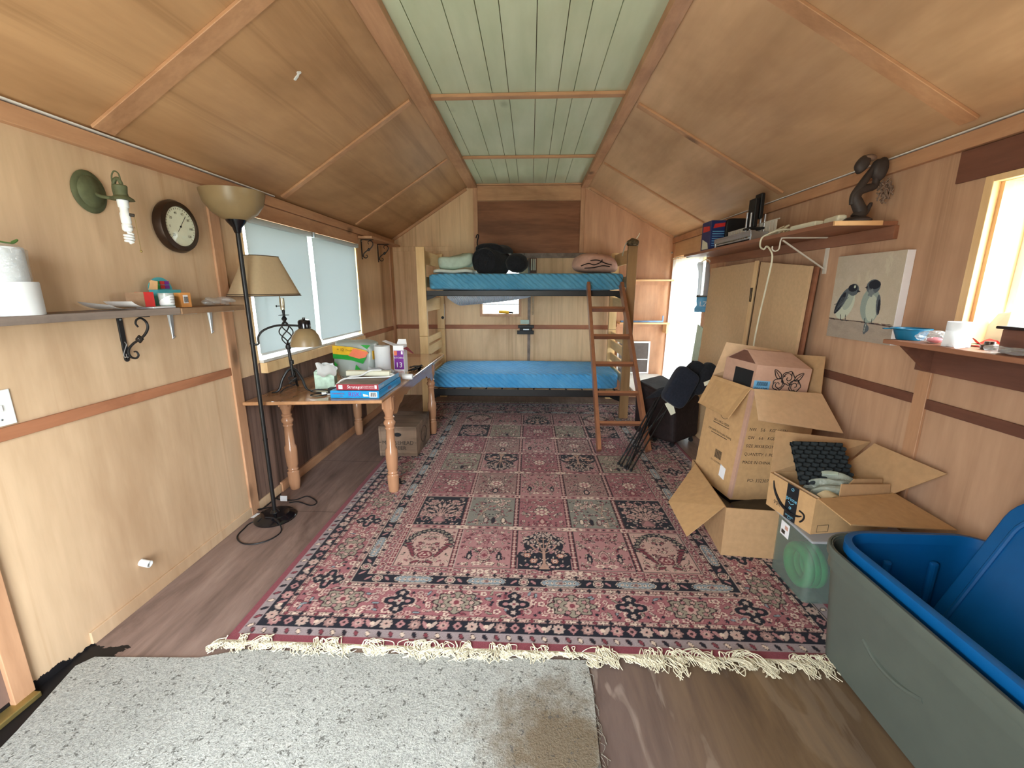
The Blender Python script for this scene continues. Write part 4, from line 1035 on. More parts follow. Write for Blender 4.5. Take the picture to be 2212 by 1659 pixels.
B().text('LONG-LIFE', .007, (sx_ + .0188, sy_, zz - .14), (0, 1, 0), (0, 0, 1), depth=.001).build('lettering', M['ink'], t)
# switch plate, pipe stub, ceiling clip
t = thing('light_switch', 'white switch plate above the left chair rail at the photo edge', 'switch', (XL, 1.37, 1.02))
plate = B().box(XL, XL + .006, 1.325, 1.415, 1.022, 1.150).build('plate', M['white_plastic'], t, bevel=.003)
B().box(XL + .006, XL + .012, 1.365, 1.378, 1.076, 1.098).build('toggle', M['white_plastic'], plate, bevel=.001)
for z in (1.045, 1.127): B().lathe([(0, 0), (.004, 0), (.003, .002), (0, .002)], (XL + .006, 1.371, z), 8, rot(0, PI / 2)).build('screw', M['steel'], plate, True)
q = at(313, 1215, 'x', XL + .02)
tag(B().lathe([(.013, 0), (.017, 0), (.017, .045), (.013, .045), (.013, 0)], (XL, q.y, q.z), 20, rot(0, PI / 2 + .2), closed=False).build('pipe_stub', M['white_plastic'], smooth=True), 'short white pipe stub sticking out of the left wall near the floor', 'pipe stub')
q = Vector((-1.42, 2.40, EZ + (.46 / 1.05) * .655)); nrm = Vector((.53, 0, -.85))
ck = at(648, 238, 'y', 2.42); tt = (ck.x - XL) / 1.05; zc = EZ + tt * .655
ck = Vector((ck.x, 2.42, zc - .004)); sd = Vector((.85, 0, .53))
tag(B().bar(ck - sd * .02 + Vector((0, .01, 0)), ck + sd * .004, .012, .006, nrm).bar(ck + Vector((0, .004, 0)), ck + sd * .022 + Vector((0, -.012, 0)), .008, .008, nrm).bar(ck + sd * .016 + Vector((0, -.02, 0)), ck + sd * .03 + Vector((0, -.004, 0)), .01, .006, nrm).build('cable_clip', M['white_plastic']), 'tiny white plastic cable clip stuck to the left ceiling slope', 'clip')
# corner shelf high at the far left with two scroll brackets
tag(B().box(XL, XL + .17, 4.74, 5.75, 2.035, 2.058).build('corner_shelf_board', M['trim'], bevel=.002), 'short shelf board high on the left wall near the back corner', 'shelf')
scroll_bracket('scroll_bracket', 4.86, 2.034, 'black scroll bracket under the high corner shelf, nearer the window blind', grp='scroll brackets under the corner shelf')
scroll_bracket('scroll_bracket', 5.38, 2.034, 'black scroll bracket under the high corner shelf, nearer the back wall', grp='scroll brackets under the corner shelf')

# ------------------------------------------------------------------ table
TZ = .785; TX0, TX1, TY0, TY1 = -1.86, -.975, 2.68, 4.74
tb = thing('wooden_table', 'long honey-coloured wooden table with turned legs under the blinds', 'table', (-1.42, 3.7, 0))
B().hexa([(TX0, 2.585, TZ - .024), (TX1, TY0, TZ - .024), (TX1, TY1, TZ - .024), (TX0, TY1, TZ - .024)], [(TX0, 2.585, TZ), (TX1, TY0, TZ), (TX1, TY1, TZ), (TX0, TY1, TZ)]).build('tabletop', M['oak'], tb, bevel=.007, seg=3)
prof = [(.030, 0), (.036, .006), (.042, .07), (.043, .14), (.034, .15), (.034, .156), (.040, .163), (.034, .172), (.034, .18), (.041, .20), (.045, .30), (.043, .345), (.034, .36), (.030, .46), (.0295, .50), (.036, .508), (.036, .514), (.030, .522), (.043, .545), (.043, .556), (.030, .578), (.037, .586), (.037, .594), (.029, .602), (.034, .63), (.043, .65), (.043, .742)]
for x, y in ((-1.02, 2.93), (-1.80, 2.96), (-1.02, 4.25), (-1.80, 4.22)):
    zf_ = .0135 if x > -1.3 else 0
    b = B().lathe([(r_, max(z_, zf_)) for r_, z_ in prof], (x, y, 0), 16, a0=.2)
    b.box(x - .036, x + .036, y - .036, y + .036, .66, TZ - .024); b.build('leg', M['oak_z'], tb, True)


def apron(a, b, wd=.02):
    a = Vector(a); b = Vector(b); n = 60; top = TZ - .0245; vs = []
    d = (b - a).normalized(); w = Vector((-d.y, d.x, 0)) * wd / 2; bm = B(); pts = []
    for i in range(n + 1):
        t = i / n; s = min(t, 1 - t) * 2
        dz = .155 - .085 * min(1, max(0, (s - .08) / .35)) ** .8 + .014 * math.sin(min(s, .62) / .62 * 3 * PI) ** 2
        pts.append((a + (b - a) * t, top - dz))
    for (p, z), (q_, z2) in zip(pts[:-1], pts[1:]):
        bm.hexa([(p.x - w.x, p.y - w.y, z), (p.x + w.x, p.y + w.y, z), (q_.x + w.x, q_.y + w.y, z2), (q_.x - w.x, q_.y - w.y, z2)], [(p.x - w.x, p.y - w.y, top), (p.x + w.x, p.y + w.y, top), (q_.x + w.x, q_.y + w.y, top), (q_.x - w.x, q_.y - w.y, top)])
    return bm


apron((-1.0, 2.965), (-1.0, 4.215)).build('apron', M['oak'], tb)
apron((-1.82, 2.995), (-1.82, 4.185)).build('apron', M['oak'], tb)
B().box(-1.765, -1.055, 2.945, 2.965, TZ - .09, TZ - .0245).build('apron', M['oak'], tb)
B().box(-1.765, -1.055, 4.225, 4.245, TZ - .09, TZ - .0245).build('apron', M['oak'], tb)
# floor lamp with a reading arm
LX, LY = -1.70, 2.53
fl = thing('floor_lamp', 'tall black floor lamp with a frosted bowl and a small side shade', 'floor lamp', (LX, LY, 0))
B().lathe([(0, 0), (.128, 0), (.130, .008), (.118, .022), (.09, .03), (.085, .036), (.03, .042), (.016, .06), (0, .06)], (LX, LY, .0015), 48).build('base', M['black_gloss'], fl, True)
B().tube([(LX, LY, .05), (LX, LY, 1.835)], .0125, 14).lathe([(.0, 0), (.0145, 0), (.0145, .01), (0, .01)], (LX, LY, .55), 14).lathe([(.0, 0), (.0145, 0), (.0145, .01), (0, .01)], (LX, LY, 1.17), 14).build('pole', M['black_metal'], fl, True)
B().lathe([(.013, 0), (.018, .006), (.024, .03), (.05, .062), (.056, .076), (.05, .08), (0, .08)], (LX, LY, 1.815), 28).build('bowl_holder', M['black_gloss'], fl, True)
B().lathe([(.03, .0), (.07, .012), (.115, .045), (.15, .095), (.163, .15), (.164, .16), (.158, .16), (.145, .097), (.11, .05), (.07, .018), (.03, .008)], (LX, LY, 1.88), 44, closed=False).build('glass_bowl', M['alabaster'], fl, True)
az = 1.17; arm = spline([(LX, LY, az), (LX + .03, LY + .01, az), (LX + .035, LY + .01, az + .045), (LX + .07, LY + .02, az + .085), (LX + .15, LY + .03, az + .112), (LX + .25, LY + .04, az + .112), (LX + .285, LY + .045, az + .108)], 6)
B().tube(arm, .0065, 10).build('side_arm', M['black_metal'], fl, True)
gx_, gy_, gz_ = LX + .31, LY + .05, az + .105
B().lathe([(0, .055), (.008, .055), (.008, .045), (.03, .04), (.036, .03), (.036, -.01), (.03, -.014), (0, -.014)], (gx_, gy_, gz_), 24).build('shade_cap', M['black_gloss'], fl, True)
B().lathe([(.032, -.012), (.055, -.026), (.076, -.055), (.088, -.095), (.09, -.118), (.087, -.118), (.084, -.095), (.072, -.057), (.052, -.03), (.03, -.016)], (gx_, gy_, gz_), 32, closed=False).build('glass_shade', M['alabaster'], fl, True)
fz = .006
P = [at(*p, 'z', fz) for p in ((590, 1095), (560, 1112), (530, 1098), (522, 1072), (545, 1066), (575, 1070), (600, 1078), (636, 1080), (664, 1072), (684, 1084), (672, 1092), (645, 1084), (625, 1086))]
for i, p in enumerate(P):
    d = math.hypot(p.x - LX, p.y - LY); p.z = .048 if d < .13 else .006
    p.x = max(p.x, XL + .028)
cd1 = B().tube(spline(P, 6), .0042, 6).build('cord', M['black_plastic'], fl, True)
P = [at(*p, 'z', fz) for p in ((600, 1120), (545, 1128), (527, 1142), (512, 1160), (525, 1174), (556, 1174), (590, 1162), (608, 1145), (598, 1134), (575, 1130))]
for p in P: p.z = .048 if math.hypot(p.x - LX, p.y - LY) < .13 else .006; p.x = max(p.x, XL + .028)
cd2 = B().tube(spline(P, 6), .0042, 6).build('cord', M['black_plastic'], fl, True)
q = at(613, 1083, 'z', .01); tg = B().slab([(q.x - .025, q.y, .012), (q.x + .025, q.y, .012), (q.x + .025, q.y + .006, .05), (q.x - .025, q.y + .006, .05)], .001); tg.build('white_tag', M['paper'], cd1)
q = at(553, 1119, 'z', .03); q.x = max(q.x, XL + .05); B().slab([(q.x - .015, q.y - .03, .05), (q.x + .008, q.y - .03, .05), (q.x + .018, q.y + .02, .052), (q.x - .005, q.y + .02, .052)], .001).build('white_tag', M['paper'], cd2)
# table lamp with a twisted iron cage
AX, AY = -1.70, 2.93
tl = thing('table_lamp', 'black wrought iron table lamp with a cream fabric shade and tripod feet', 'table lamp', (AX, AY, TZ))
lx = lambda z: AX - .028 * (z - TZ) / .8          # leans slightly towards the wall
for k, a in enumerate((-2.35, -.2, 1.9)):
    ca, sa = math.cos(a), math.sin(a); f = lambda r, z: (AX + r * ca, AY + r * sa, TZ + z)
    B().tube(spline([f(.01, .16), f(.04, .14), f(.075, .085), f(.095, .03), f(.12, .008), f(.15, .007)], 6), [.009] * 20 + [.009, .008, .007, .007, .006, .006, .005, .005, .005, .004, .004], 8).build('foot', M['black_metal'], tl, True)
B().tube([(AX, AY, TZ + .1), (lx(TZ + .31), AY, TZ + .31)], .011, 12).lathe([(0, -.02), (.014, -.016), (.019, 0), (.014, .016), (0, .02)], (lx(TZ + .315), AY, TZ + .315), 16).lathe([(.008, 0), (.015, .004), (.015, .03), (.008, .034)], (AX, AY, TZ + .19), 14).build('stem', M['black_metal'], tl, True)
for k in range(4):
    pts = []
    for i in range(21):
        t_ = i / 20; z = TZ + .33 + .165 * t_; r = .004 + .04 * math.sin(PI * t_) ** .9; a = k * PI / 2 + t_ * PI * 1.15; pts.append((lx(z) + r * math.cos(a), AY + r * math.sin(a), z))
    B().tube(pts, .0042, 6).build('cage_bar', M['black_metal'], tl, True)
zc = TZ + .495
B().lathe([(.006, 0), (.016, .01), (.018, .02), (.01, .032), (.008, .04), (.034, .042), (.034, .045), (.008, .047), (.011, .075), (0, .08)], (lx(zc), AY, zc), 18).build('neck', M['black_metal'], tl, True)
zs = TZ + .57
bm_ = B().lathe([(.006, 0), (.014, .004), (.016, .02), (.015, .022), (.017, .06), (.015, .085), (0, .085)], (lx(zs), AY, zs), 18)
sock = bm_.build('socket', M['nickel'], tl, True)
B().tube([(lx(zs), AY, zs + .03), (lx(zs) - .03, AY - .012, zs + .03)], .003, 6).ell((lx(zs) - .034, AY - .014, zs + .03), (.005, .005, .008), 8, 6).build('switch_key', M['black_metal'], sock, True)
zb, zt_ = TZ + .67, TZ + .925
cx_, cy_ = -1.742, AY - .135


def shade_pt(u, v, k=1.0):
    a = 2 * PI * u; e = .62; sg = lambda t_: math.copysign(abs(t_) ** e, t_); L = .245 - .14 * v; W = .108 - .05 * v
    s_, c_ = sg(math.sin(a)) * L * k, sg(math.cos(a)) * W * k; th = -.28
    return (cx_ + c_ * math.cos(th) - s_ * math.sin(th), cy_ + c_ * math.sin(th) + s_ * math.cos(th), zb + (zt_ - zb) * v)


shd = B().grid(lambda u, v: shade_pt(u, v), 72, 8, True).grid(lambda u, v: shade_pt(u, v, .985), 72, 8, True).build('shade', M['shade'], tl, True)
for v in (0.01, .045, .99): B().tube([shade_pt(i / 72, v, 1.008) for i in range(72)], .0028, 5, True).build('shade_piping', M['shade_trim'], shd, True)
B().bar((lx(zt_), AY, zs + .08), (lx(zt_), AY, zt_ - .03), .005, .005).bar(shade_pt(.0, .88), shade_pt(.5, .88), .004, .004).build('shade_support', M['nickel'], tl)
B().tube(spline([(AX + .012, AY - .02, TZ + .15), (AX + .03, AY - .03, TZ + .12), (AX - .02, AY - .03, TZ + .10), (AX + .02, AY - .035, TZ + .075), (AX + .035, AY - .02, TZ + .10), (AX - .01, AY - .04, TZ + .06), (AX + .03, AY - .035, TZ + .05), (AX - .03, AY - .05, TZ + .03), (AX - .055, AY - .09, TZ + .004)], 6), .0038, 6).build('cord', M['black_plastic'], tl, True)
# ------------------------------------------------------------------ on and under the table
G = TZ + .0015
t = thing('board_game_box', 'bright blue board game box at the table corner, the lower of two', 'game box', (-1.17, 2.95, G))
gb = (-1.335, -1.005, 2.715, 3.20, G, G + .05)
B().box(*gb).build('box_body', M['blue_box'], t, bevel=.002)
B().text('RISK!', .043, (gb[0] + .168, gb[2] - .0005, G + .025), (1, 0, 0), (0, 0, 1), wide=.95).build('lettering', M['purple'], t)
B().text('CONTINENTAL', .013, (gb[0] + .053, gb[2] - .0005, G + .031), (1, 0, 0), (0, 0, 1)).text('GAME', .009, (gb[0] + .075, gb[2] - .0005, G + .014), (1, 0, 0), (0, 0, 1)).text('RISK!', .035, (gb[1] + .0005, gb[2] + .22, G + .026), (0, 1, 0), (0, 0, 1)).build('lettering', M['red_box'], t)
gl = B().box(gb[1] - .065, gb[1] - .012, gb[2] - .001, gb[2], G + .008, G + .044).build('white_label', M['white_ink'], t)
b = B()
for k in range(11): b.box(gb[1] - .058 + k * .0038, gb[1] - .0562 + k * .0038 + .0006 * (k % 3), gb[2] - .0016, gb[2] - .001, G + .012, G + .04)
b.build('barcode', M['ink'], gl)
B().slab([(gb[0] + .225, gb[2] - .0008, G + .012), (gb[0] + .262, gb[2] - .0008, G + .014), (gb[0] + .255, gb[2] - .0008, G + .023), (gb[0] + .222, gb[2] - .0008, G + .032)], .001).build('printed_picture', M['cream_plastic'], t)
G2 = G + .0515
t = thing('board_game_box', 'dark red board game box stacked on the bright blue one', 'game box', (-1.16, 2.95, G2))
gr = (-1.30, -1.012, 2.735, 3.185, G2, G2 + .04)
B().mat(0).box(*gr).build('box_body', M['red_box'], t, bevel=.002)
B().box(gr[0] + .004, gr[1] - .004, gr[2] + .004, gr[3] - .004, gr[5], gr[5] + .001).build('lid_picture', wood('battle scene print', lin((96, 82, 72)), lin((150, 132, 116)), 'x', 16, lin((60, 48, 44)), .6, 6, .6), t)
B().box(gr[1], gr[1] + .001, gr[2] + .003, gr[3] - .003, G2 + .002, G2 + .038).build('side_print', M['blue_pale'], t)
B().text('Stratego', .03, (gr[0] + .125, gr[2] - .0005, G2 + .021), (1, 0, 0), (0, 0, 1), shear=.1, depth=.001).text('THE CLASSIC GAME OF', .008, (gr[0] + .215, gr[2] - .0005, G2 + .026), (1, 0, 0), (0, 0, 1)).text('BATTLEFIELD STRATEGY', .008, (gr[0] + .215, gr[2] - .0005, G2 + .015), (1, 0, 0), (0, 0, 1)).text('Stratego', .026, (gr[1] + .0012, gr[2] + .06, G2 + .02), (0, 1, 0), (0, 0, 1)).build('lettering', M['white_ink'], t)
B().box(gr[0] + .016, gr[0] + .043, gr[2] - .0008, gr[2], G2 + .006, G2 + .034).build('white_label', M['white_ink'], t)
B().text('MB', .014, (gr[0] + .0295, gr[2] - .0010, G2 + .022), (1, 0, 0), (0, 0, 1)).build('lettering', M['blue_box'], t)
B().box(gr[1] - .026, gr[1] - .012, gr[2] - .0008, gr[2], G2 + .01, G2 + .034).build('printed_picture', M['white_ink'], t)
G3 = G2 + .042
t = thing('power_strip', 'cream power strip lying across the red game box', 'power strip', (-1.18, 3.02, G3))
B().box(-1.345, -1.022, 3.0, 3.05, G3, G3 + .036).build('strip_body', M['cream_plastic'], t, bevel=.004)
B().tube(spline([(-1.02, 3.02, G3 + .014), (-.995, 3.01, G3 + .014), (-.99, 2.985, G3 + .012), (-1.02, 2.955, G3 + .006), (-1.12, 2.93, G3 + .006), (-1.25, 2.90, G3 + .006), (-1.31, 2.87, G3 + .003), (-1.345, 2.84, G3 - .03), (-1.37, 2.81, G + .012), (-1.40, 2.79, G + .006)], 6), .0055, 8).build('cord', M['white_plastic'], t, True)
B().tube(spline([(-1.09, 3.03, G3 + .04), (-1.16, 2.99, G3 + .042), (-1.22, 2.965, G3 + .012), (-1.28, 2.93, G3 + .008), (-1.33, 2.89, G3 - .02), (-1.37, 2.85, G + .012), (-1.385, 2.82, G + .008)], 6), .0055, 8).build('cord', M['white_plastic'], t, True)
B().obox((-1.415, 2.79, G + .012), (.03, .022, .02), rot(0, 0, .5)).build('plug', M['white_plastic'], t, bevel=.003)
b = B().tube(spline([(-1.36, 2.80, G + .006), (-1.42, 2.83, G + .006), (-1.50, 2.85, G + .006), (-1.55, 2.87, G + .008), (-1.52, 2.90, G + .012), (-1.44, 2.89, G + .01), (-1.38, 2.86, G + .006), (-1.40, 2.78, G + .006), (-1.45, 2.74, G + .006), (-1.49, 2.75, G + .01), (-1.46, 2.79, G + .012), (-1.40, 2.81, G + .01)], 7), .004, 6)
t = thing('charger_cable', 'black charger with its looped cable beside the board game boxes', 'cable', (-1.42, 2.83, G))
b.build('cable_loop', M['black_plastic'], t, True)
B().box(-1.388, -1.343, 2.785, 2.835, G + .012, G + .05).build('charger_block', M['black_plastic'], t, bevel=.005)
# tissue box
t = thing('tissue_box', 'mottled mint tissue box with a white tissue, beside the table lamp', 'tissue box', (-1.50, 3.03, G), .35)
c = Vector((-1.515, 3.04, G)); R = rot(0, 0, .28)
B().obox(c + Vector((0, 0, .065)), (.135, .135, .13), R).build('carton', M['tissue_box'], t, bevel=.002)
B().obox(c + R @ Vector((.0, -.069, .07)), (.001, .001, .001), R)
rn = random.Random(2)
B().grid(lambda u, v: c + R @ Vector((-.05 + .13 * u + .01 * math.sin(9 * v), -.025 - .045 * (v - .35) ** 2 * 6 * (1 if v > .35 else .2) + .012 * math.sin(7 * u + 2), .132 + .055 * math.sin(PI * min(1, v * 1.1)) * (1 - .4 * u) + .008 * math.sin(11 * u) - .05 * max(0, v - .6))), 18, 14).grid(lambda u, v: c + R @ Vector((-.02 + .08 * u, .0 + .03 * math.sin(6 * u) * v, .131 + .05 * v)), 12, 6).build('tissue', M['paper'], t, True)
# paper towel pack: wrapped bundle with printed film
t = thing('paper_towel_pack', 'clear film pack of paper rolls printed yellow and green on the table', 'paper towel pack', (-1.42, 3.42, G))
px0, px1, py0, py1, ph = -1.585, -1.265, 3.32, 3.56, .295
for i, x in enumerate((-1.505, -1.345)):
    B().lathe([(.02, 0), (.076, 0), (.077, .004), (.077, .272), (.076, .276), (.02, .276)], (x, 3.44, G), 24).build('paper_roll', M['paper'], t, True)
b = B().pillow(((px0 + px1) / 2, (py0 + py1) / 2, G + ph / 2 + .002), (px1 - px0, py1 - py0, ph), .28, 40, 30, None, lambda p, q: p + Vector((.006 * math.sin(p.z * 60 + p.x * 30), .008 * math.sin(p.x * 50 + p.z * 24), .006 * math.sin(p.x * 40))))
zmin = min(p.z for p in b.v)
for p in b.v: p.z += G - zmin + .0008
b.build('film_wrapper', M['film_milky'], t, True)


def band(pts, off, m, nm='printed_band'):
    """printed patch that follows the bulging front of the pack"""
    P = [Vector((px0 + (px1 - px0) * u, py0 - .004 - off - .006 * math.sin(PI * u), G + ph * v)) for u, v in pts]
    return B().slab(P, .001, (0, -1, 0)).build(nm, m, t)


band([(.03, .93), (.5, .9), (.88, .80), (.93, .72), (.80, .62), (.52, .67), (.03, .70)], .004, M['yellow'])
band([(.57, .86), (.93, .76), (.86, .62), (.70, .58), (.43, .66)], .006, M['orange'])
band([(.03, .71), (.45, .67), (.72, .59), (.88, .63), (.78, .44), (.48, .54), (.03, .58)], .005, M['green'])
band([(.52, .06), (.60, .42), (.70, .30), (.78, .06), (.62, .02)], .005, M['green'])
band([(.05, .35), (.05, .50), (.14, .40)], .005, M['green'])
band([(.74, .96), (.90, .84), (1.0, .95)], .004, M['green'])
B().text('= 12', .032, (px0 + .075, py0 - .0125, G + .242), (1, 0, -.08), (0.08, 0, 1), depth=.002).text('Double', .02, (px0 + .148, py0 - .0125, G + .236), (1, 0, -.1), (.1, 0, 1), depth=.002).build('lettering', M['ink_black'], t)
B().box(px1 + .002, px1 + .004, py0 + .01, py0 + .10, G + .16, G + .23).build('printed_band', M['yellow'], t)
B().lathe([(0, 0), (.026, 0), (.026, .001), (0, .001)], (px1 - .035, py0 - .0075, G + .05), 24, rot(PI / 2)).build('round_seal', M['teal'], t)
B().text('a', .04, (px1 - .035, py0 - .0095, G + .053), (1, 0, 0), (0, 0, 1), depth=.001).build('lettering', M['white_ink'], t)
paper_roll(-1.195, 3.37, G, .062, .268, 'tall white paper towel roll standing between the film pack and the purple carton')
t = thing('purple_carton', 'tall white and purple carton with open flaps on the table', 'carton', (-1.08, 3.44, G))
q0, q1, r0, r1, hh = -1.115, -1.03, 3.40, 3.50, .265
B().box(q0, q1, r0, r1, G, G + hh).build('carton_body', M['white_ink'], t, bevel=.001)
B().box(q0 + .004, q1 - .002, r0 - .0008, r0, G + .07, G + .225).build('purple_print', M['purple'], t)
B().text('KITCHEN', .018, ((q0 + q1) / 2, r0 - .001, G + .165), (1, 0, 0), (0, 0, 1), depth=.001).text('13', .06, ((q0 + q1) / 2, r0 - .001, G + .105), (1, 0, 0), (0, 0, 1), depth=.001).build('lettering', M['white_ink'], t)
B().text('GALLON', .018, ((q0 + q1) / 2, r0 - .001, G + .05), (1, 0, 0), (0, 0, 1), depth=.001).box(q0 + .004, q0 + .03, r0 - .0012, r0 - .0006, G + .185, G + .222).build('orange_print', M['orange'], t)
B().box(q1 - .022, q1 - .008, r0 - .0014, r0 - .0006, G + .195, G + .22).build('white_label', M['white_ink'], t)
B().slab([(q0, r0, G + hh), (q0 - .09, r0 + .01, G + hh + .035), (q0 - .085, r1 - .02, G + hh + .035), (q0, r1, G + hh)], .0015).slab([(q0, r1, G + hh), (q1, r1, G + hh), (q1 - .01, r1 + .02, G + hh + .04), (q0 + .01, r1 + .02, G + hh + .04)], .0015).build('flap', M['white_ink'], t)
B().slab([(q1, r0, G + hh - .02), (q1, r1, G + hh - .02), (q1 + .07, (r0 + r1) / 2, G + hh - .07), (q1 + .066, r0 + .03, G + hh - .068)], .0015).build('flap', M['red_box'], t)
# crinkled pouch, white adapter and cables behind the games
po = B().grid(lambda u, v: (-1.21 + .20 * u, 3.06 + .10 * v, G2 + .043 + .045 * math.sin(PI * v) * (1 - .6 * u) + .012 * math.sin(14 * u + 5 * v) * (1 - v) + .004), 24, 12)
po.grid(lambda u, v: (-1.21 + .20 * u, 3.06 + .10 * v, G2 + .0425 + .001 * v), 24, 12)
tag(po.build('plastic_pouch', [M['bag_grey']], smooth=True), 'crinkled grey and blue plastic pouch lying behind the power strip', 'pouch')
t = thing('plug_adapter', 'white plug adapter with two prongs on the table behind the games', 'plug', (-.99, 3.36, G))
B().lathe([(0, 0), (.021, 0), (.023, .004), (.023, .08), (.02, .085), (0, .085)], (-1.03, 3.33, G + .0235), 18, rot(0, PI / 2)).build('adapter_body', M['white_plastic'], t, True)
B().bar((-1.0, 3.33, G + .046), (-1.0, 3.33, G + .066), .002, .006).bar((-.987, 3.33, G + .046), (-.987, 3.33, G + .066), .002, .006).build('prong', M['brass'], t)
rn = random.Random(8); b = B()
for k in range(4): b.tube(spline([(-1.0 + rn.uniform(-.09, .10), 3.75 + rn.uniform(-.12, .12), G + .006 + rn.uniform(0, .03)) for _ in range(9)], 6), .004, 6)
for p in b.v: p.z = max(p.z, G); p.x = min(p.x, -.985)
tag(b.build('cable_tangle', M['black_plastic'], smooth=True), 'tangle of thin dark cables on the table behind the purple carton', 'cables')
# wooden crate with a hand hole and stencilled letters
t = thing('wooden_crate', 'weathered wooden crate with stencilled letters under the table', 'crate', (-1.18, 3.85, 0))
cx0, cx1, cy0, cy1, ch = -1.36, -1.015, 3.60, 4.10, .268
z0 = .0145
eb = B().box(cx0 + .02, cx1 - .02, cy0, cy0 + .018, z0, z0 + ch).build('end_board', M['crate'], t, bevel=.002)
B().box(cx0 + .02, cx1 - .02, cy1 - .018, cy1, z0, z0 + ch).build('end_board', M['crate'], t, bevel=.002)
for x in (cx0, cx1 - .02):
    B().box(x, x + .02, cy0 - .002, cy1 + .002, z0, z0 + .128).box(x, x + .02, cy0 - .002, cy1 + .002, z0 + .131, z0 + ch).build('side_boards', M['crate'], t, bevel=.002)
B().box(cx0 + .02, cx1 - .02, cy0 + .018, cy1 - .018, z0, z0 + .015).build('crate_bottom', M['crate'], t)
B().box(cx0 + .001, cx1 - .001, cy0 + .0, cy1 - .001, z0 + ch + .001, z0 + ch + .012).build('crate_lid', M['crate'], t, bevel=.002)
ey = cy0 - .0025
B().lathe([(0, 0), (.034, 0), (.034, .002), (0, .002)], ((cx0 + cx1) / 2, ey + .0022, z0 + .205), 20, rot(PI / 2), 1, .55).build('hand_hole_shade', M['ink_black'], eb)  # black disc stands in for the shade inside the hand hole
B().text('MOOSEHEAD', .052, ((cx0 + cx1) / 2, ey, z0 + .128), (1, 0, 0), (0, 0, 1), wide=.92, depth=.0008).text('BEER', .05, ((cx0 + cx1) / 2 + .02, ey, z0 + .078), (1, 0, 0), (0, 0, 1), depth=.0008).build('lettering', M['ink'], eb)
B().tube([(cx1 + .0008, (cy0 + cy1) / 2 + .1 * math.cos(a), z0 + .135 + .075 * math.sin(a)) for a in np.linspace(0, 2 * PI, 28, False)], .003, 5, True).build('printed_ring', M['ink'], t)

# ------------------------------------------------------------------ bunk bed
bb = thing('bunk_bed', 'pale maple bunk bed with black steel mattress rails', 'bunk bed', (-.05, 5.38, 0))
PX = {'L': (-1.276, -1.18), 'R': (1.05, 1.15)}
for s, (x0, x1) in PX.items():
    for y0, y1, wm in ((4.86, 4.915, 'maple' if s == 'L' else 'walnut'), (5.83, 5.885, 'maple')):
        B().box(x0, x1, y0, y1, .0135 if y0 < 5.2 else 0, .966).build('post', M[wm], bb, bevel=.004)
        B().box(x0, x1, y0, y1, .969, 1.955).build('post', M[wm], bb, bevel=.004)
    xc = (x0 + x1) / 2
    for z0, z1 in ((.40, .50), (.56, .66), (.72, .83), (.86, .94), (1.24, 1.39), (1.52, 1.64), (1.78, 1.93)):
        B().box(xc - .012, xc + .012, 4.915, 5.83, z0, z1).build('end_slat', M['maple_y'] if s == 'L' else M['maple_y'], bb, bevel=.003)
for zr0, zr1 in ((.262, .345), (1.424, 1.482)):
    for y0, y1 in ((4.885, 4.89), (5.85, 5.855)):
        zr2 = zr1 + (.018 if y0 > 5.5 else 0)
        B().box(-1.178, 1.048, y0, y1, zr0, zr2).box(-1.178, 1.048, y0, y0 + .03, zr0, zr0 + .004).build('steel_rail', M['black_metal'], bb)
    b = B()
    for k in range(12): b.box(-1.1 + k * .19, -1.085 + k * .19, 4.89, 5.85, zr1 - .012, zr1 - .008)
    for k in range(6): b.box(-1.17, 1.04, 4.98 + k * .15, 4.99 + k * .15, zr1 - .013, zr1 - .009)
    b.build('mattress_link', M['black_metal'], bb)
    for x, d in ((-1.178, 1), (1.048, -1)):
        B().slab([(x, 4.888, zr1 + .0), (x + d * .09, 4.888, zr1), (x + d * .11, 4.888, zr0 - .005), (x + d * .05, 4.888, zr0 - .03), (x, 4.888, zr0 - .05)], .004).build('corner_plate', M['black_metal'], bb)
B().box(-1.18 + .001, -1.177, 5.845, 5.87, 1.1, 1.3).build('white_label', M['white_plastic'], bb)
B().lathe([(0, 0), (.02, 0), (.018, .006), (0, .008)], (-1.2, 5.829, 1.12), 14, rot(PI / 2)).build('bolt_cap', M['ink_black'], bb, True)


def mattress(name, z0, z1, m, lb, sag=0.0, x0=-1.165, x1=1.035, seed=1):
    rn = random.Random(seed); c = ((x0 + x1) / 2, 5.355, (z0 + z1) / 2)
    w = [(rn.uniform(4, 11), rn.uniform(5, 14), rn.uniform(0, 6)) for _ in range(5)]

    def bump(p, q):
        d = sum(math.sin(a * p.x + b * (p.z * 3 - p.y) + ph) for a, b, ph in w) / 5
        e = 1 - max(0.0, q.z)
        return Vector((p.x + .008 * d, p.y - .012 * d * e, p.z + (.006 * d if q.z > .3 else .004 * d * max(0, -q.z) + .004 * math.sin(p.x * 9 + seed) * max(0, -q.z))))
    b = B().pillow(c, (x1 - x0, .96, z1 - z0), .16, 120, 36, None, bump)
    lo = min(p.z for p in b.v)
    for p in b.v: p.z += z0 - lo
    return tag(b.build(name, m, smooth=True), lb, 'mattress')


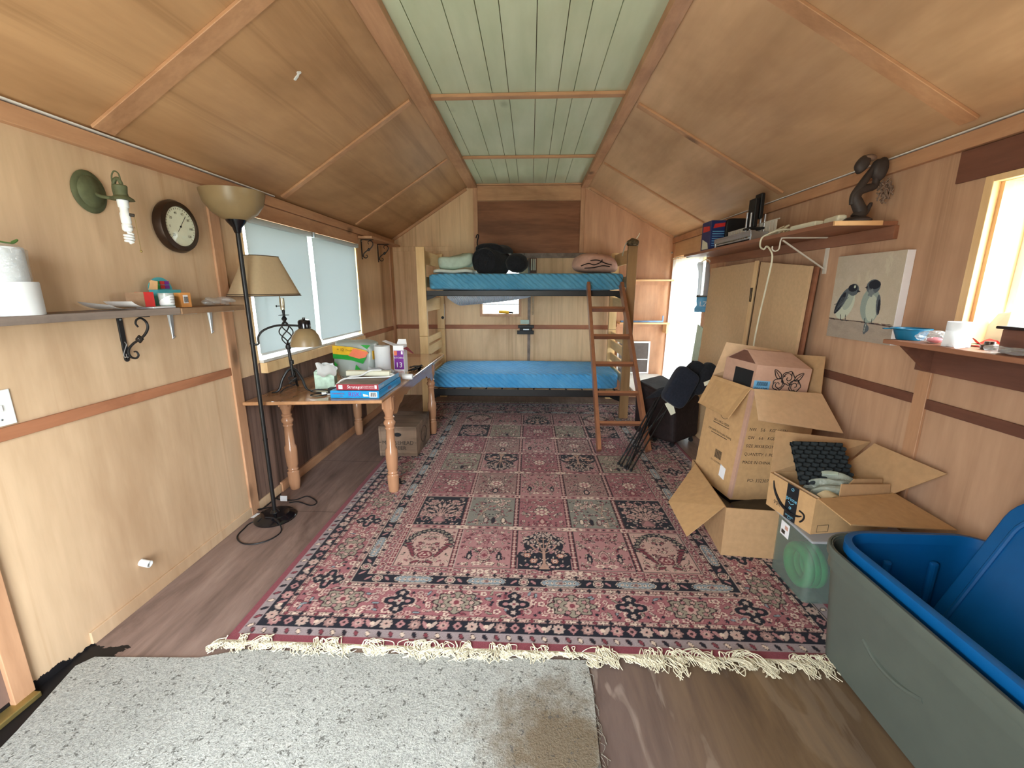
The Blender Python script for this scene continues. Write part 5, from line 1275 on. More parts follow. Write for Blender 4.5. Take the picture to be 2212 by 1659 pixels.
mattress('lower_mattress', .3475, .532, M['sheet'], 'bright blue sheeted mattress on the lower bunk')
mattress('upper_mattress', 1.4845, 1.668, M['sheet_up'], 'blue sheeted mattress on the upper bunk', seed=3)
sg = B().grid(lambda u, v: (-.98 + .98 * u, 5.05 + .66 * v, 1.414 - (.125 * (1 - u) ** .62 * math.sin(PI / 2 * min(1, .25 + u * 6))) * math.sin(PI * v) ** .6), 40, 16).grid(lambda u, v: (-.98 + .98 * u, 5.05 + .66 * v, 1.4655), 40, 16).grid(lambda u, v: (-.98 + .98 * u, 5.05, 1.4655 - .0525 * v), 40, 3)
tag(sg.build('mattress_pad', M['quilt_white'], smooth=True), 'white quilted mattress pad sagging under the upper bunk rail', 'mattress pad')
UZ = 1.674
# bedding on the upper bunk
b = B().pillow((-.895, 5.26, UZ + .140), (.42, .42, .15), .45, 30, 20, rot(.0, -.1, .15), lambda p, q: p + Vector((0, 0, .018 * math.sin(p.x * 12 + p.y * 9))))
tag(b.build('pillow', M['cloth_green'], smooth=True), 'pale green pillow on folded sheets at the left of the upper bunk', 'pillow')
b = B().pillow((-.90, 5.24, UZ + .026), (.48, .44, .044), .3, 36, 14, None, lambda p, q: p + Vector((0, 0, .006 * math.sin(p.x * 22 + p.y * 7))))
tag(b.build('folded_sheet', M['cloth_white'], smooth=True), 'folded white sheet under the pale green pillow', 'folded sheet')
t = thing('rolled_sleeping_bag', 'large rolled black sleeping bag on the upper bunk', 'sleeping bag', (-.50, 5.25, UZ))
ax = rot(0, 0, -.42); sc_ = Vector((-.455, 5.22, UZ + .175))


def roll(n_turn, r1, L, nn=120):
    b = B(); pts = []
    for i in range(nn + 1):
        t_ = i / nn; a = t_ * 2 * PI * n_turn; r = .02 + (r1 - .02) * t_; pts.append((r * math.cos(a + 1.2), r * math.sin(a + 1.2) * .93, .9 + .1 * math.sin(a * 1.7)))
    nv = 14
    b.grid(lambda u, v: sc_ + ax @ Vector((pts[int(round(u * nn))][0] * (1 + .03 * math.sin(v * 9 + u * 30)), (v - .5) * L * pts[int(round(u * nn))][2], pts[int(round(u * nn))][1] * (1 + .04 * math.sin(v * 7)))), nn + 1, nv)
    return b


b = roll(3.4, .172, .46)
b.lathe([(0, -.20), (.14, -.19), (.158, -.16), (.16, .16), (.14, .2), (0, .215)], sc_, 28, ax @ rot(PI / 2) @ rot(0, 0, 0))
lo = min(p.z for p in b.v)
for p in b.v: p.z = max(p.z + UZ - lo - .03, UZ + .001)
b.build('rolled_layers', M['black_cloth'], t, True)
b = B().pillow(sc_ + Vector((.02, .06, .118)), (.36, .44, .09), .5, 30, 14, ax, lambda p, q: p + Vector((0, 0, -.9 * p.x * p.x + .010 * math.sin(p.y * 26))))
b.build('loose_flap', M['black_cloth'], t, True)
t = thing('black_stuff_sack', 'round-topped black stuff sack beside the rolled sleeping bag', 'stuff sack', (-.17, 5.15, UZ))
b = B().ell((-.165, 5.15, UZ + .115), (.132, .14, .118), 32, 20, None, lambda q: 1 + .03 * math.sin(9 * q.x + 4) * math.sin(7 * q.z) - .12 * max(0, -q.z) ** 3)
for p in b.v: p.z = max(p.z, UZ + .001)
b.build('sack_body', M['black_cloth'], t, True)
B().bar((-.085, 5.09, UZ + .2), (-.075, 5.09, UZ + .225), .012, .004).bar((-.25, 5.08, UZ + .2), (-.262, 5.08, UZ + .218), .012, .004).build('strap_end', M['black_cloth'], t)
t = thing('rolled_quilt', 'dusty pink folded quilt with a white edge on the upper bunk', 'quilt', (.74, 5.2, UZ))
b = B().pillow((.745, 5.2, UZ + .110), (.50, .42, .215), .68, 56, 36, rot(0, .06, .1), lambda p, q: p * (1 + .05 * math.sin(10 * p.x + 25 * p.z) * (q.y < .2) + .05 * math.sin(16 * p.z - 9 * p.x)))
lo = min(p.z for p in b.v)
for p in b.v: p.z += UZ - lo + .001
b.build('quilt_fold', M['pink_cloth'], t, True)
for k, (pp) in enumerate([[(.56, .075), (.64, .10), (.70, .085), (.77, .11), (.79, .14)], [(.60, .05), (.70, .055), (.80, .075), (.88, .065)], [(.66, .13), (.74, .135), (.83, .10), (.90, .085)]]):
    B().tube(spline([(x, 4.965 + .9 * abs(x - .745) ** 2 + 3.2 * abs(z - .11) ** 2, UZ + z + .005) for x, z in pp], 5), .006, 6).build('crease_shade', M['dark_leather'], t, True)  # dark tubes paint the shade in the quilt folds
B().grid(lambda u, v: (.905 + .04 * math.cos(PI * (u - .5)) - .1 * (1 - math.cos(PI * (u - .5))), 5.06 + .24 * v, UZ + .105 + .092 * math.sin(PI * (u - .5))), 16, 8).grid(lambda u, v: (.915 + .045 * math.cos(PI * (u - .5)) - .1 * (1 - math.cos(PI * (u - .5))), 5.06 + .24 * v, UZ + .105 + .097 * math.sin(PI * (u - .5))), 16, 8).build('white_edging', M['white_ink'], t, True)
# things on the right posts
t = thing('cloth_cap', 'mottled cloth cap slung over the top of the right bunk post', 'cap', (1.1, 4.89, 1.956))
b = B().ell((1.10, 4.89, 1.985), (.066, .075, .05), 20, 12, None, lambda q: 1 + .08 * math.sin(6 * q.x + 3 * q.z))
for p in b.v: p.z = max(p.z, 1.957)
b.build('crown', M['camo'], t, True)
B().grid(lambda u, v: (1.04 - .05 * u, 4.855 - .01 + .06 * v, 2.0 - .13 * u * u - .02 * u), 8, 5).build('brim', M['cloth_white'], t, True)
B().tube(spline([(1.13, 4.87, 2.03), (1.15, 4.87, 2.06), (1.16, 4.868, 2.085)], 4), .004, 5).build('strap', M['cream_plastic'], t, True)
# loose straps and fittings on the back wall
t = B().tube(spline([(-.735, YB - .03, 2.16), (-.72, YB - .035, 2.20), (-.70, YB - .03, 2.19), (-.72, YB - .032, 2.1), (-.70, YB - .03, 1.99)], 5), .007, 6)
tag(t.build('wall_strap', M['black_cloth'], smooth=True), 'thin dark strap hanging on the back wall above the sleeping bag', 'strap')
t = thing('wall_gauge', 'small brown plaque with three pale glass tubes on the back wall', 'gauge', (.02, YB, 1.72))
B().box(-.02, .075, YB - .018, YB - .0125, 1.71, 1.905).build('plaque', M['plum'], t)
for k in range(3): B().tube([(.005 + k * .024, YB - .026, 1.745), (.005 + k * .024, YB - .026, 1.895)], .008, 8).build('glass_tube', M['cream_plastic'], t, True)
t = thing('black_clip_holder', 'black plastic holder with pale cards on the back wall batten', 'holder', (-.08, YB, .9))
B().box(-.17, .045, YB - .05, YB - .013, .975, 1.015).box(-.15, .02, YB - .06, YB - .013, .94, .975).box(-.185, .045, YB - .055, YB - .013, .89, .94).build('holder_body', M['black_plastic'], t, bevel=.004)
B().box(-.14, -.02, YB - .035, YB - .013, 1.03, 1.085).build('card', M['cloth_green'], t); B().box(-.1, -.02, YB - .066, YB - .06, .95, .965).build('white_label', M['white_plastic'], t)
b = B()
for k in range(16): b.tube([(.03 + .012 * math.cos(a), YB - .016 + (.005 * math.sin(a) if k % 2 else 0), 1.47 - k * .02 + .014 * math.sin(a)) for a in np.linspace(0, 2 * PI, 8, False)], .0022, 4, True)
tag(b.build('hanging_chain', M['nickel'], smooth=True), 'short dark chain hanging beside the grey batten on the back wall', 'chain')
t = thing('caulking_gun', 'yellow and black caulking gun lying in the small back window', 'caulking gun', (-.35, YB + .02, BZ0))
B().tube([(-.44, YB + .025, BZ0 + .03), (-.30, YB + .025, BZ0 + .022)], .022, 12).build('barrel', M['yellow'], t, True)
B().tube([(-.32, YB + .025, BZ0 + .024), (-.24, YB + .025, BZ0 + .014)], .012, 8).build('handle', M['black_plastic'], t, True)
# ------------------------------------------------------------------ ladder
ld = thing('wooden_ladder', 'reddish wooden ladder leaning on the upper bunk rail', 'ladder', (.86, 4.2, 0))
A0, A1, B0, B1 = Vector((.645, 3.72, .0)), Vector((.625, 4.80, 1.53)), Vector((1.10, 3.72, .0)), Vector((.985, 4.80, 1.53))
zf = .0135
for a, b_, nm in ((A0, A1, 'a'), (B0, B1, 'b')):
    d = (b_ - a).normalized(); a2 = a + d * (zf + .027) / d.z; B().bar(a2, b_ + d * .03, .035, .085, (0, 0, 1)).build('stile', M['cherry'], ld, bevel=.004)
for k, py in enumerate((914, 849, 786, 727, 668)):
    lo, hi = 0.0, 1.0
    for _ in range(40):
        m_ = (lo + hi) / 2; p = A0.lerp(A1, m_); v = CM.transposed() @ (p - Vector((0, 0, CAM_Z))); yy = 829.5 + F_PX * v.y / v.z
        if yy > py: lo = m_
        else: hi = m_
    p = A0.lerp(A1, lo); q = B0.lerp(B1, lo); u_ = (A1 - A0).normalized()
    B().bar(p + Vector((.017, 0, 0)), q - Vector((.017, 0, 0)), .07, .026, u_.cross(Vector((1, 0, 0))).cross(Vector((1, 0, 0)))).build('rung', M['cherry_x'], ld, bevel=.003)
# ------------------------------------------------------------------ back right corner
for z, d, lb in ((1.60, .2, 'upper pale pine shelf on the back wall right of the bunk bed'), (1.045, .2, 'lower pale pine shelf on the back wall right of the bunk bed')):
    t = thing('pine_shelf', lb, 'shelf', (1.53, YB - .1, z), 0, 'pine shelves right of the bunk')
    B().box(1.18, 1.858, YB - .2, YB - .013, z, z + .022).build('shelf_board', M['pine_x'], t, bevel=.002)
    B().box(1.18, 1.85, YB - .024, YB - .0065, z - .05, z - .001).build('cleat', M['ply_mahog'], t)
    if z < 1.3: B().box(1.80, 1.835, YB - .19, YB - .03, z - .12, z - .001).build('shelf_support', M['pine'], t)
t = B().box(1.2, 1.76, YB - .17, YB - .13, 1.0685, 1.09).box(1.745, 1.76, YB - .17, YB - .155, 1.09, 1.155)
tag(t.build('metal_rail', M['mirror_blue'], bevel=.002), 'blue-grey metal rail with an upturned end on the lower pine shelf', 'rail')
t = thing('fly_screen', 'small white-framed grey fly screen leaning under the pine shelves', 'fly screen', (1.5, 5.88, .345))
s0, s1, sz0, sz1 = 1.20, 1.645, .35, .80; yy = YB - .045
b = B().box(s0, s0 + .022, yy, yy + .016, sz0, sz1).box(s1 - .022, s1, yy, yy + .016, sz0, sz1).box(s0 + .022, s1 - .022, yy, yy + .016, sz1 - .022, sz1).box(s0 + .022, s1 - .022, yy, yy + .016, sz0, sz0 + .02).box(s0 + .022, s1 - .022, yy + .002, yy + .012, .545, .555)
b.build('screen_frame', M['white_ink'], t, bevel=.002); B().box(s0 + .022, s1 - .022, yy + .007, yy + .009, sz0 + .02, sz1 - .022).build('screen_mesh', M['screen'], t)
t = thing('plank_bench', 'low white-painted plank bench in the back right corner', 'bench', (1.52, 5.35, 0))
for k in range(7): B().box(1.21, 1.79, 4.75 + k * .168, 4.75 + k * .168 + .164, .315, .342).build('plank', M['white_wood'], t, bevel=.002)
for x in (1.25, 1.735):
    for y in (4.82, 5.82): B().box(x, x + .045, y, y + .045, .0135 if (x < 1.5 and y < 5.5) else 0, .314).build('leg', M['white_wood'], t)
t = B().ell((1.42, 5.02, .356), (.035, .02, .012), 12, 8).tube(spline([(1.42, 5.02, .36), (1.40, 5.03, .39), (1.385, 5.06, .405)], 4), .003, 5).tube(spline([(1.43, 5.02, .36), (1.455, 4.98, .35), (1.47, 4.97, .346)], 4), .003, 5)
tag(t.build('black_clip', M['black_plastic'], smooth=True), 'small black clip lying on the white plank bench', 'clip')

# ------------------------------------------------------------------ high shelf on the right wall
HX, HZ, HY0, HY1 = 1.556, 1.842, 2.385, 4.60
t = thing('wall_shelf', 'long red-brown shelf high on the right wall with a pale pine near end', 'shelf', (1.72, 3.4, 1.82))
B().box(HX, XR - .001, HY0 + .012, HY1, HZ - .023, HZ).build('shelf_board', M['shelf_red'], t, bevel=.002)
B().box(HX, XR - .085, HY0, HY0 + .0118, HZ - .023, HZ).build('pine_edge', M['pine_x'], t)
B().box(XR - .022, XR, HY0, 4.69, HZ - .09, HZ - .0235).build('cleat', M['shelf_red'], t, bevel=.002)
for y, lb in ((2.90, 'white'),):
    bk = B().tube(spline([(1.872, y, 1.60), (1.872, y, 1.70), (1.872, y, 1.79), (1.866, y, 1.812), (1.84, y, 1.8145), (1.72, y, 1.8145), (1.60, y, 1.8145), (1.578, y, 1.805), (1.574, y, 1.77), (1.57, y, 1.745), (1.55, y, 1.735), (1.532, y, 1.745), (1.53, y, 1.765)], 5), .0042, 6)
    bk.box(1.868, 1.878, y - .013, y + .013, 1.595, 1.818).box(1.58, 1.868, y - .011, y + .011, 1.814, 1.8185)
    bk.bar((1.868, y, 1.625), (1.59, y, 1.80), .008, .008)
    bk.build('bracket', M['white_metal'], t, True)
t = thing('blue_carton', 'dark blue printed carton at the far end of the high shelf', 'carton', (1.64, 4.2, HZ))
q = at(1528, 532, 'z', HZ + .001); bx0, by0 = 1.575, 4.02
B().box(bx0, bx0 + .15, by0, by0 + .20, HZ + .001, HZ + .245).build('carton_body', plain('dark blue print', lin((38, 52, 104)), .4), t, bevel=.002)
B().slab([(bx0 + .02, by0 - .0006, HZ + .18), (bx0 + .12, by0 - .0006, HZ + .195), (bx0 + .13, by0 - .0006, HZ + .228), (bx0 + .03, by0 - .0006, HZ + .215)], .001).build('red_logo_patch', M['red'], t)
b = B()
for k in range(7): b.box(bx0 + .015, bx0 + .13, by0 - .001, by0, HZ + .03 + k * .02, HZ + .036 + k * .02)
b.build('printed_lines', M['blue_pale'], t)
B().slab([(bx0 - .0006, by0 + .03, HZ + .01), (bx0 - .0006, by0 + .17, HZ + .01), (bx0 - .0006, by0 + .17, HZ + .10), (bx0 - .0006, by0 + .05, HZ + .06)], .001).build('white_label', M['cream_plastic'], t)
B().slab([(bx0 - .0006, by0 + .02, HZ + .16), (bx0 - .0006, by0 + .17, HZ + .16), (bx0 - .0006, by0 + .17, HZ + .21), (bx0 - .0006, by0 + .03, HZ + .20)], .001).build('red_logo_patch', M['red'], t)
t = B().pillow((1.775, 3.98, HZ + .128), (.19, .035, .25), .3, 32, 20)
tag(t.build('black_tray', M['black_plastic'], smooth=True), 'black round-cornered tray standing behind the dark blue carton', 'tray')
# mitre saw guide
t = thing('mitre_box', 'metal mitre box with upright black guide posts on the high shelf', 'mitre box', (1.65, 3.55, HZ))
mx, my = 1.66, 3.40
B().box(mx - .095, mx - .06, 3.28, 3.90, HZ + .055, HZ + .07).box(mx - .095, mx - .09, 3.28, 3.90, HZ + .03, HZ + .055).box(mx - .09, mx + .03, 3.88, 3.90, HZ + .001, HZ + .06).box(mx - .09, mx + .03, 3.28, 3.30, HZ + .001, HZ + .06).box(mx - .09, mx + .06, 3.30, 3.88, HZ + .012, HZ + .022).build('base_frame', M['steel'], t, bevel=.002)
b = B()
for k in range(18): b.box(mx + .035, mx + .04, 3.20 + k * .042, 3.23 + k * .042, HZ + .03, HZ + .128)
b.box(mx + .035, mx + .04, 3.17, 3.95, HZ + .128, HZ + .135).box(mx + .035, mx + .04, 3.17, 3.95, HZ + .001, HZ + .03); b.build('slotted_fence', M['white_metal'], t)
for i, (dx, dy, h) in enumerate(((-.06, -.03, .20), (-.06, .03, .21), (.04, -.03, .19), (.04, .03, .20))):
    B().tube([(mx + dx, my + dy, HZ + .012), (mx + dx, my + dy, HZ + h)], .008, 10).build('guide_post', M['steel'], t, True)
B().box(mx - .05, mx - .02, my - .05, my + .05, HZ + .10, HZ + .30).build('saw_spine', M['black_plastic'], t, bevel=.006)
B().box(mx - .01, mx + .02, my - .04, my + .05, HZ + .16, HZ + .335).build('saw_handle', M['black_plastic'], t, bevel=.008)
B().box(mx - .075, mx + .055, my - .05, my + .05, HZ + .085, HZ + .10).box(mx - .06, mx + .05, my - .05, my + .05, HZ + .002, HZ + .012).build('clamp_plate', M['black_plastic'], t, bevel=.003)
# white extension lead
t = thing('extension_lead', 'cream extension lead on the high shelf with its cord hanging down', 'extension lead', (1.64, 2.8, HZ))
B().box(1.60, 1.65, 2.62, 2.86, HZ + .001, HZ + .036).build('socket_strip', M['cream_plastic'], t, bevel=.006)
B().obox((1.655, 2.54, HZ + .024), (.05, .15, .04), rot(0, 0, -.15)).build('plug', M['cream_plastic'], t, bevel=.012)
P = [(1.62, 2.865, HZ + .02), (1.60, 2.98, HZ + .03), (1.57, 3.06, HZ + .012), (1.547, 3.08, HZ - .01), (1.544, 3.08, HZ - .06), (1.54, 3.02, HZ - .085), (1.535, 2.98, HZ - .07)]
hp = [at(1664, 540, 'x', 1.53), at(1668, 560, 'x', 1.535), at(1655, 620, 'x', 1.56), at(1641, 680, 'x', 1.59), at(1629, 740, 'x', 1.60), at(1624, 790, 'x', 1.61)]
B().tube(spline(P + hp, 6), .0055, 7).build('cord', M['cream_plastic'], t, True)
rn = random.Random(5)
b = B()
for k in range(6): b.tube(spline([(1.60 + rn.uniform(-.02, .05), 2.92 + k * .03 + rn.uniform(-.03, .03), HZ + .006 + .004 * k), (1.68 + rn.uniform(-.03, .03), 3.05, HZ + .03 + .008 * k), (1.62, 3.18 + rn.uniform(-.03, .03), HZ + .012)], 6), .005, 6)
b.build('cord', M['cream_plastic'], t, True)
# carved figure
t = thing('carved_figure', 'dark carved wooden abstract figure at the near end of the high shelf', 'figurine', (1.70, 2.43, HZ))
fx, fy, f0 = 1.70, 2.44, HZ + .001
F = lambda x, z, y=0: (fx + x, fy + y, f0 + z)
B().lathe([(0, 0), (.062, 0), (.066, .008), (.05, .02), (.03, .026), (0, .026)], F(0, 0), 24).build('base', M['carving'], t, True)
B().tube(spline([F(0, .02), F(.012, .05), F(-.01, .09), F(-.025, .12), F(-.01, .15), F(.03, .165), F(.06, .175), F(.065, .21)], 6), [.032 - .0004 * i for i in range(43)], 12).build('body', M['carving'], t, True)
B().tube(spline([F(-.04, .085), F(-.035, .13), F(-.005, .18), F(.03, .24), F(.05, .28)], 6), [.010 + .009 * math.sin(PI * i / 24) for i in range(25)], 10).build('arm', M['carving'], t, True)
B().tube(spline([F(.015, .03), F(.04, .05), F(.058, .09), F(.062, .075)], 6), [.012, .013, .014, .014, .015, .015, .014, .013, .012, .011, .010, .009, .008, .007, .006, .005, .005, .004, .004], 8).build('foot', M['carving'], t, True)
B().ell(F(.072, .262), (.038, .036, .056), 20, 14, rot(0, .1), lambda q: 1 - .16 * q.z + .08 * math.sin(5 * q.x)).build('head', M['carving'], t, True)
B().ell(F(-.012, .285), (.030, .028, .046), 20, 14, rot(0, .5), lambda q: 1 - .2 * q.z + .06 * math.sin(6 * q.x)).build('head', M['carving'], t, True)
B().ell(F(.012, .307), (.036, .025, .018), 14, 8).build('hair', M['husk'], t, True)
rn = random.Random(4); b = B()
for k in range(60):
    a = rn.uniform(0, 2 * PI); r = rn.uniform(.012, .05); c = F(.118 + r * .8 * math.cos(a), .165 + r * math.sin(a), rn.uniform(-.02, .02))
    b.tube(spline([c, (c[0] + rn.uniform(-.012, .012), c[1] + rn.uniform(-.01, .01), c[2] - .016), (c[0] + rn.uniform(-.01, .01), c[1], c[2] - .03)], 3), .0035, 5)
b.build('husk_tuft', M['husk'], t, True)
# bag on a hook below the shelf
yb = 4.555
K = lambda px, py, d=0: at(px, py, 'y', yb + d)
t = thing('hanging_bag', 'grey and blue plastic bag on a hanger below the high shelf', 'bag', tuple(K(1522, 672)))
def bagpart(rows, m, nm, th=.025):
    b = B(); n = len(rows)
    def f(u, v):
        i = min(n - 2, int(v * (n - 1))); s = v * (n - 1) - i; l = [rows[i][j] * (1 - s) + rows[i + 1][j] * s for j in range(3)]
        a = 2 * PI * u; k = .5 + .5 * math.cos(a); p = K(l[0] + (l[1] - l[0]) * k, l[2]); p.y += th * math.sin(a) + .006 * math.sin(17 * v + 9 * u); return p
    return b.grid(f, 28, 20, True).build(nm, m, t, True)
bagpart([(1508, 1530, 566), (1506, 1533, 572), (1509, 1533, 595), (1507, 1533, 620), (1505, 1533, 641)], M['bag_grey'], 'upper_bag')
bagpart([(1504, 1533, 642), (1505, 1533, 658), (1499, 1532, 668), (1500, 1532, 674)], M['blue_pale'], 'blue_bottom')
bagpart([(1504.5, 1533.5, 638), (1504, 1533.5, 642)], M['ink'], 'dark_band', .028)
B().text('LZ', .07, tuple(K(1519, 657, -.030)), (1, 0, 0), (0, 0, 1)).build('lettering', M['white_ink'], t)
B().tube([K(1515, 566), K(1526, 560), K(1533, 562), K(1534, 566)], .004, 6).tube(spline([K(1526, 560), K(1527, 555), K(1524, 552), K(1528, 546), K(1533, 548)], 4), .003, 6).build('hanger', M['white_metal'], t, True)
B().tube(spline([(1.6, yb, HZ - .026), (1.575, yb, HZ - .03), tuple(K(1521, 550)), tuple(K(1528, 556))], 5), .004, 6).build('hook', M['ink_black'], t, True)
# tall particleboard panels and a pale board leaning on the wall
def lean(name, m, y0, y1, xb, xt, z1a, z1b, th, lb, grp=None, parts=None):
    t = thing(name, lb, 'panel', ((xb + xt) / 2, (y0 + y1) / 2, 0), 0, grp)
    B().hexa([(xb, y0, .001), (xb, y1, .001), (xt, y1, z1b), (xt, y0, z1a)], [(xb + th, y0, .001), (xb + th, y1, .001), (xt + th, y1, z1b), (xt + th, y0, z1a)]).build('board', m, t, bevel=.001, seg=1)
    return t
lean('particleboard_panel', M['particle'], 2.925, 3.55, 1.735, 1.80, 1.645, 1.708, .02, 'tan particleboard panel leaning on the right wall, behind the open cartons', 'tall tan panels')
lean('particleboard_panel', M['shelf_red'], 2.905, 3.48, 1.765, 1.832, 1.64, 1.70, .015, 'dark panel leaning on the wall, its edge showing behind the tan one')
t = lean('particleboard_panel', M['particle'], 3.60, 4.50, 1.735, 1.80, 1.715, 1.70, .02, 'tan particleboard panel with a latch strip leaning on the right wall, nearer the doorway', 'tall tan panels')
B().hexa([(1.728, 3.575, .002), (1.728, 3.63, .002), (1.793, 3.63, 1.72), (1.793, 3.575, 1.72)], [(1.7345, 3.575, .002), (1.7345, 3.63, .002), (1.7995, 3.63, 1.72), (1.7995, 3.575, 1.72)]).build('edge_strip', M['pine'], t)
lz = 1.46; lx_ = 1.728 + (1.793 - 1.728) * lz / 1.72 - .004
B().tube([(lx_, 3.595, lz - .06), (lx_, 3.615, lz - .06), (lx_, 3.615, lz + .02), (lx_, 3.595, lz + .02)], .004, 6, True).box(lx_ - .003, lx_ + .002, 3.59, 3.62, lz + .02, lz + .05).build('latch', M['bronze'], t, True)
lean('pale_board', M['cloth_green'], 4.54, 4.68, 1.70, 1.79, 1.10, 1.13, .012, 'pale grey-green board leaning beside the doorway curtain')

# ------------------------------------------------------------------ painted canvas of two birds
def paint_birds():
    W, H = .482, .472; P = Paint(np.arange(0, W, .002), np.arange(0, H, .002), lin((190, 178, 160)))
    rn = random.Random(2)
    for q in range(260): P.blob(rn.uniform(0, W), rn.uniform(0, H), rn.uniform(.01, .05), lin(rn.choice(((198, 186, 168), (182, 172, 154), (192, 180, 160), (202, 190, 176)))), 5, .3, rn.uniform(0, 6), rn.uniform(.4, 1.2), 1, rn.uniform(0, 3), .25)
    P.rect(0, W, 0, .10, lin((164, 152, 140)))
    for q in range(60): P.blob(rn.uniform(0, W), rn.uniform(0, .1), .02, lin(rn.choice(((170, 156, 144), (156, 144, 134)))), 5, .3, 0, 1.5, .6, 0, .4)
    for x, y in ((.19, .34), (.25, .35), (.27, .33), (.37, .41), (.38, .38), (.39, .43)): P.blob(x, y, .022, lin((204, 196, 176)), 5, .3, 1, .5, 1.3, rn.uniform(-.6, .6), .6)
    dk, md, lt, gr = [lin(c) for c in ((46, 48, 58), (92, 100, 108), (196, 204, 188), (150, 164, 158))]
    P.line([(0, .108), (.12, .104), (.25, .104), (.36, .100), (W, .094)], .007, lin((84, 70, 68)))
    for q in range(30): x = rn.uniform(0, W); P.line([(x, .104), (x + .03, .102)], .003, lin(rn.choice(((50, 42, 44), (120, 100, 92)))))
    # left bird, looking right
    P.blob(.115, .195, .074, lt, 0, 0, 0, .9, 1.25, -.5); P.blob(.135, .22, .05, gr, 0, 0, 0, .7, 1.2, -.4, .6)
    P.blob(.085, .215, .055, md, 0, 0, 0, .5, 1.5, -.55); P.blob(.073, .20, .045, dk, 0, 0, 0, .45, 1.6, -.5)
    for k in range(5): P.line([(.045 + .012 * k, .15 + .012 * k), (.085 + .012 * k, .235)], .004, md)
    P.line([(.03, .19), (.055, .2)], .004, dk); P.blob(.165, .278, .037, md, 0, 0, 0, 1.1, .9); P.blob(.158, .288, .03, dk, 0, 0, 0, 1.2, .7); P.poly([(.195, .28), (.222, .268), (.195, .262)], dk); P.blob(.172, .295, .008, lt)
    P.blob(.181, .275, .005, dk)
    for x in (.095, .135): P.line([(x, .135), (x + .004, .105), (x + .018, .102)], .005, dk)
    # right bird, looking left
    P.blob(.305, .195, .074, gr, 0, 0, 0, .92, 1.26, .08); P.blob(.318, .18, .05, lt, 0, 0, 0, .8, 1.4, .1, .8); P.blob(.36, .2, .03, md, 0, 0, 0, .5, 1.8, .12); P.blob(.366, .19, .022, dk, 0, 0, 0, .4, 1.8, .12)
    P.blob(.305, .295, .042, md, 0, 0, 0, 1.15, .9); P.blob(.312, .305, .034, dk, 0, 0, 0, 1.2, .7); P.poly([(.265, .30), (.247, .29), (.268, .282)], dk); P.blob(.285, .29, .006, dk); P.blob(.297, .262, .02, lin((120, 130, 134)), 5, .2)
    for x in (.285, .335): P.line([(x, .125), (x, .103), (x + .016, .10)], .005, dk)
    P.blob(.303, .07, .026, md, 3, .2, 0, .7, 1.1); P.line([(.295, .055), (.3, .095)], .003, lt)
    rs = np.random.RandomState(1); P.A *= 1 + .05 * (rs.rand(*P.A.shape[:2], 1) - .5)
    return P
t = thing('bird_canvas', 'unframed canvas painting of two small birds on a branch, on the right wall', 'painting', (XR - .02, 2.495, 1.22))
pb = paint_birds()
pb.mesh('painted_face', M['canvas'], lambda a, b: np.stack([np.full_like(a, 1.8385), 2.736 - a, 1.218 + b], 1), t)
B().box(1.839, XR - .001, 2.2555, 2.736, 1.218, 1.689).build('stretcher', M['white_ink'], t, bevel=.002)
# ------------------------------------------------------------------ low window shelf and what lies on it
t = thing('window_shelf', 'dark red-brown shelf under the bright near window on the right wall', 'shelf', (1.76, 1.3, 1.1))
B().box(1.652, XR - .013, -.1, 2.07, 1.252, 1.272).build('shelf_board', M['shelf_red'], t, bevel=.003)
B().box(1.85, XR - .0135, -.1, 2.105, 1.122, 1.251).build('apron', M['plum'], t, bevel=.002)
B().hexa([(1.70, 2.02, 1.2505), (1.849, 2.02, 1.2505), (1.849, 2.02, 1.13), (1.835, 2.02, 1.13)], [(1.70, 2.042, 1.2505), (1.849, 2.042, 1.2505), (1.849, 2.042, 1.13), (1.835, 2.042, 1.13)]).build('gusset', M['plum'], t)
LZ = 1.2735
q = at(1966, 722, 'z', LZ + .03); bx_, by_ = q.x, q.y
bx_ = 1.745; by_ = at(1966, 724, 'x', bx_).y
t = thing('blue_bowl', 'teal blue plastic bowl with a lip handle at the far end of the window shelf', 'bowl', (bx_, by_, LZ))
B().lathe([(0, 0), (.048, 0), (.064, .045), (.074, .048), (.074, .052), (.062, .05), (.046, .004), (0, .004)], (bx_, by_, LZ), 32).build('bowl_shell', M['bowl_blue'], t, True)
B().hexa([(bx_ - .06, by_ + .03, LZ + .044), (bx_ - .045, by_ + .055, LZ + .044), (bx_ - .075, by_ + .07, LZ + .042), (bx_ - .085, by_ + .045, LZ + .042)], [(bx_ - .06, by_ + .03, LZ + .05), (bx_ - .045, by_ + .055, LZ + .05), (bx_ - .075, by_ + .07, LZ + .048), (bx_ - .085, by_ + .045, LZ + .048)]).build('lip_handle', M['bowl_blue'], t, bevel=.002)
def sy(px, x): return at(px, 735, 'x', x).y
y_ = sy(2015, 1.73)
crumple('clear_pouch', (1.735, y_, LZ + .024), (.12, .11, .05), M['film'], 'clear pouch with pink contents on the window shelf beside the blue bowl', 'pouch', 7)
t = B().ell((1.73, y_ - .01, LZ + .014), (.028, .028, .012), 12, 8)
tag(t.build('pink_soap', plain('pink soap', lin((232, 130, 140)), .5), smooth=True), 'pink lump showing through the clear pouch on the window shelf', 'soap')
y_ = sy(2068, 1.725)
paper_roll(1.725, y_, LZ, .040, .098, 'white paper roll standing on the window shelf in front of the window', name='paper_roll')
t = B().grid(lambda u, v: (1.668 + .012 * math.sin(6 * u) + .01 * v, y_ - .005 - .10 * u + .02 * v, LZ + .004 + .06 * (1 - v) * (1 - .7 * u) + .006 * math.sin(9 * u + 4 * v)), 16, 10)
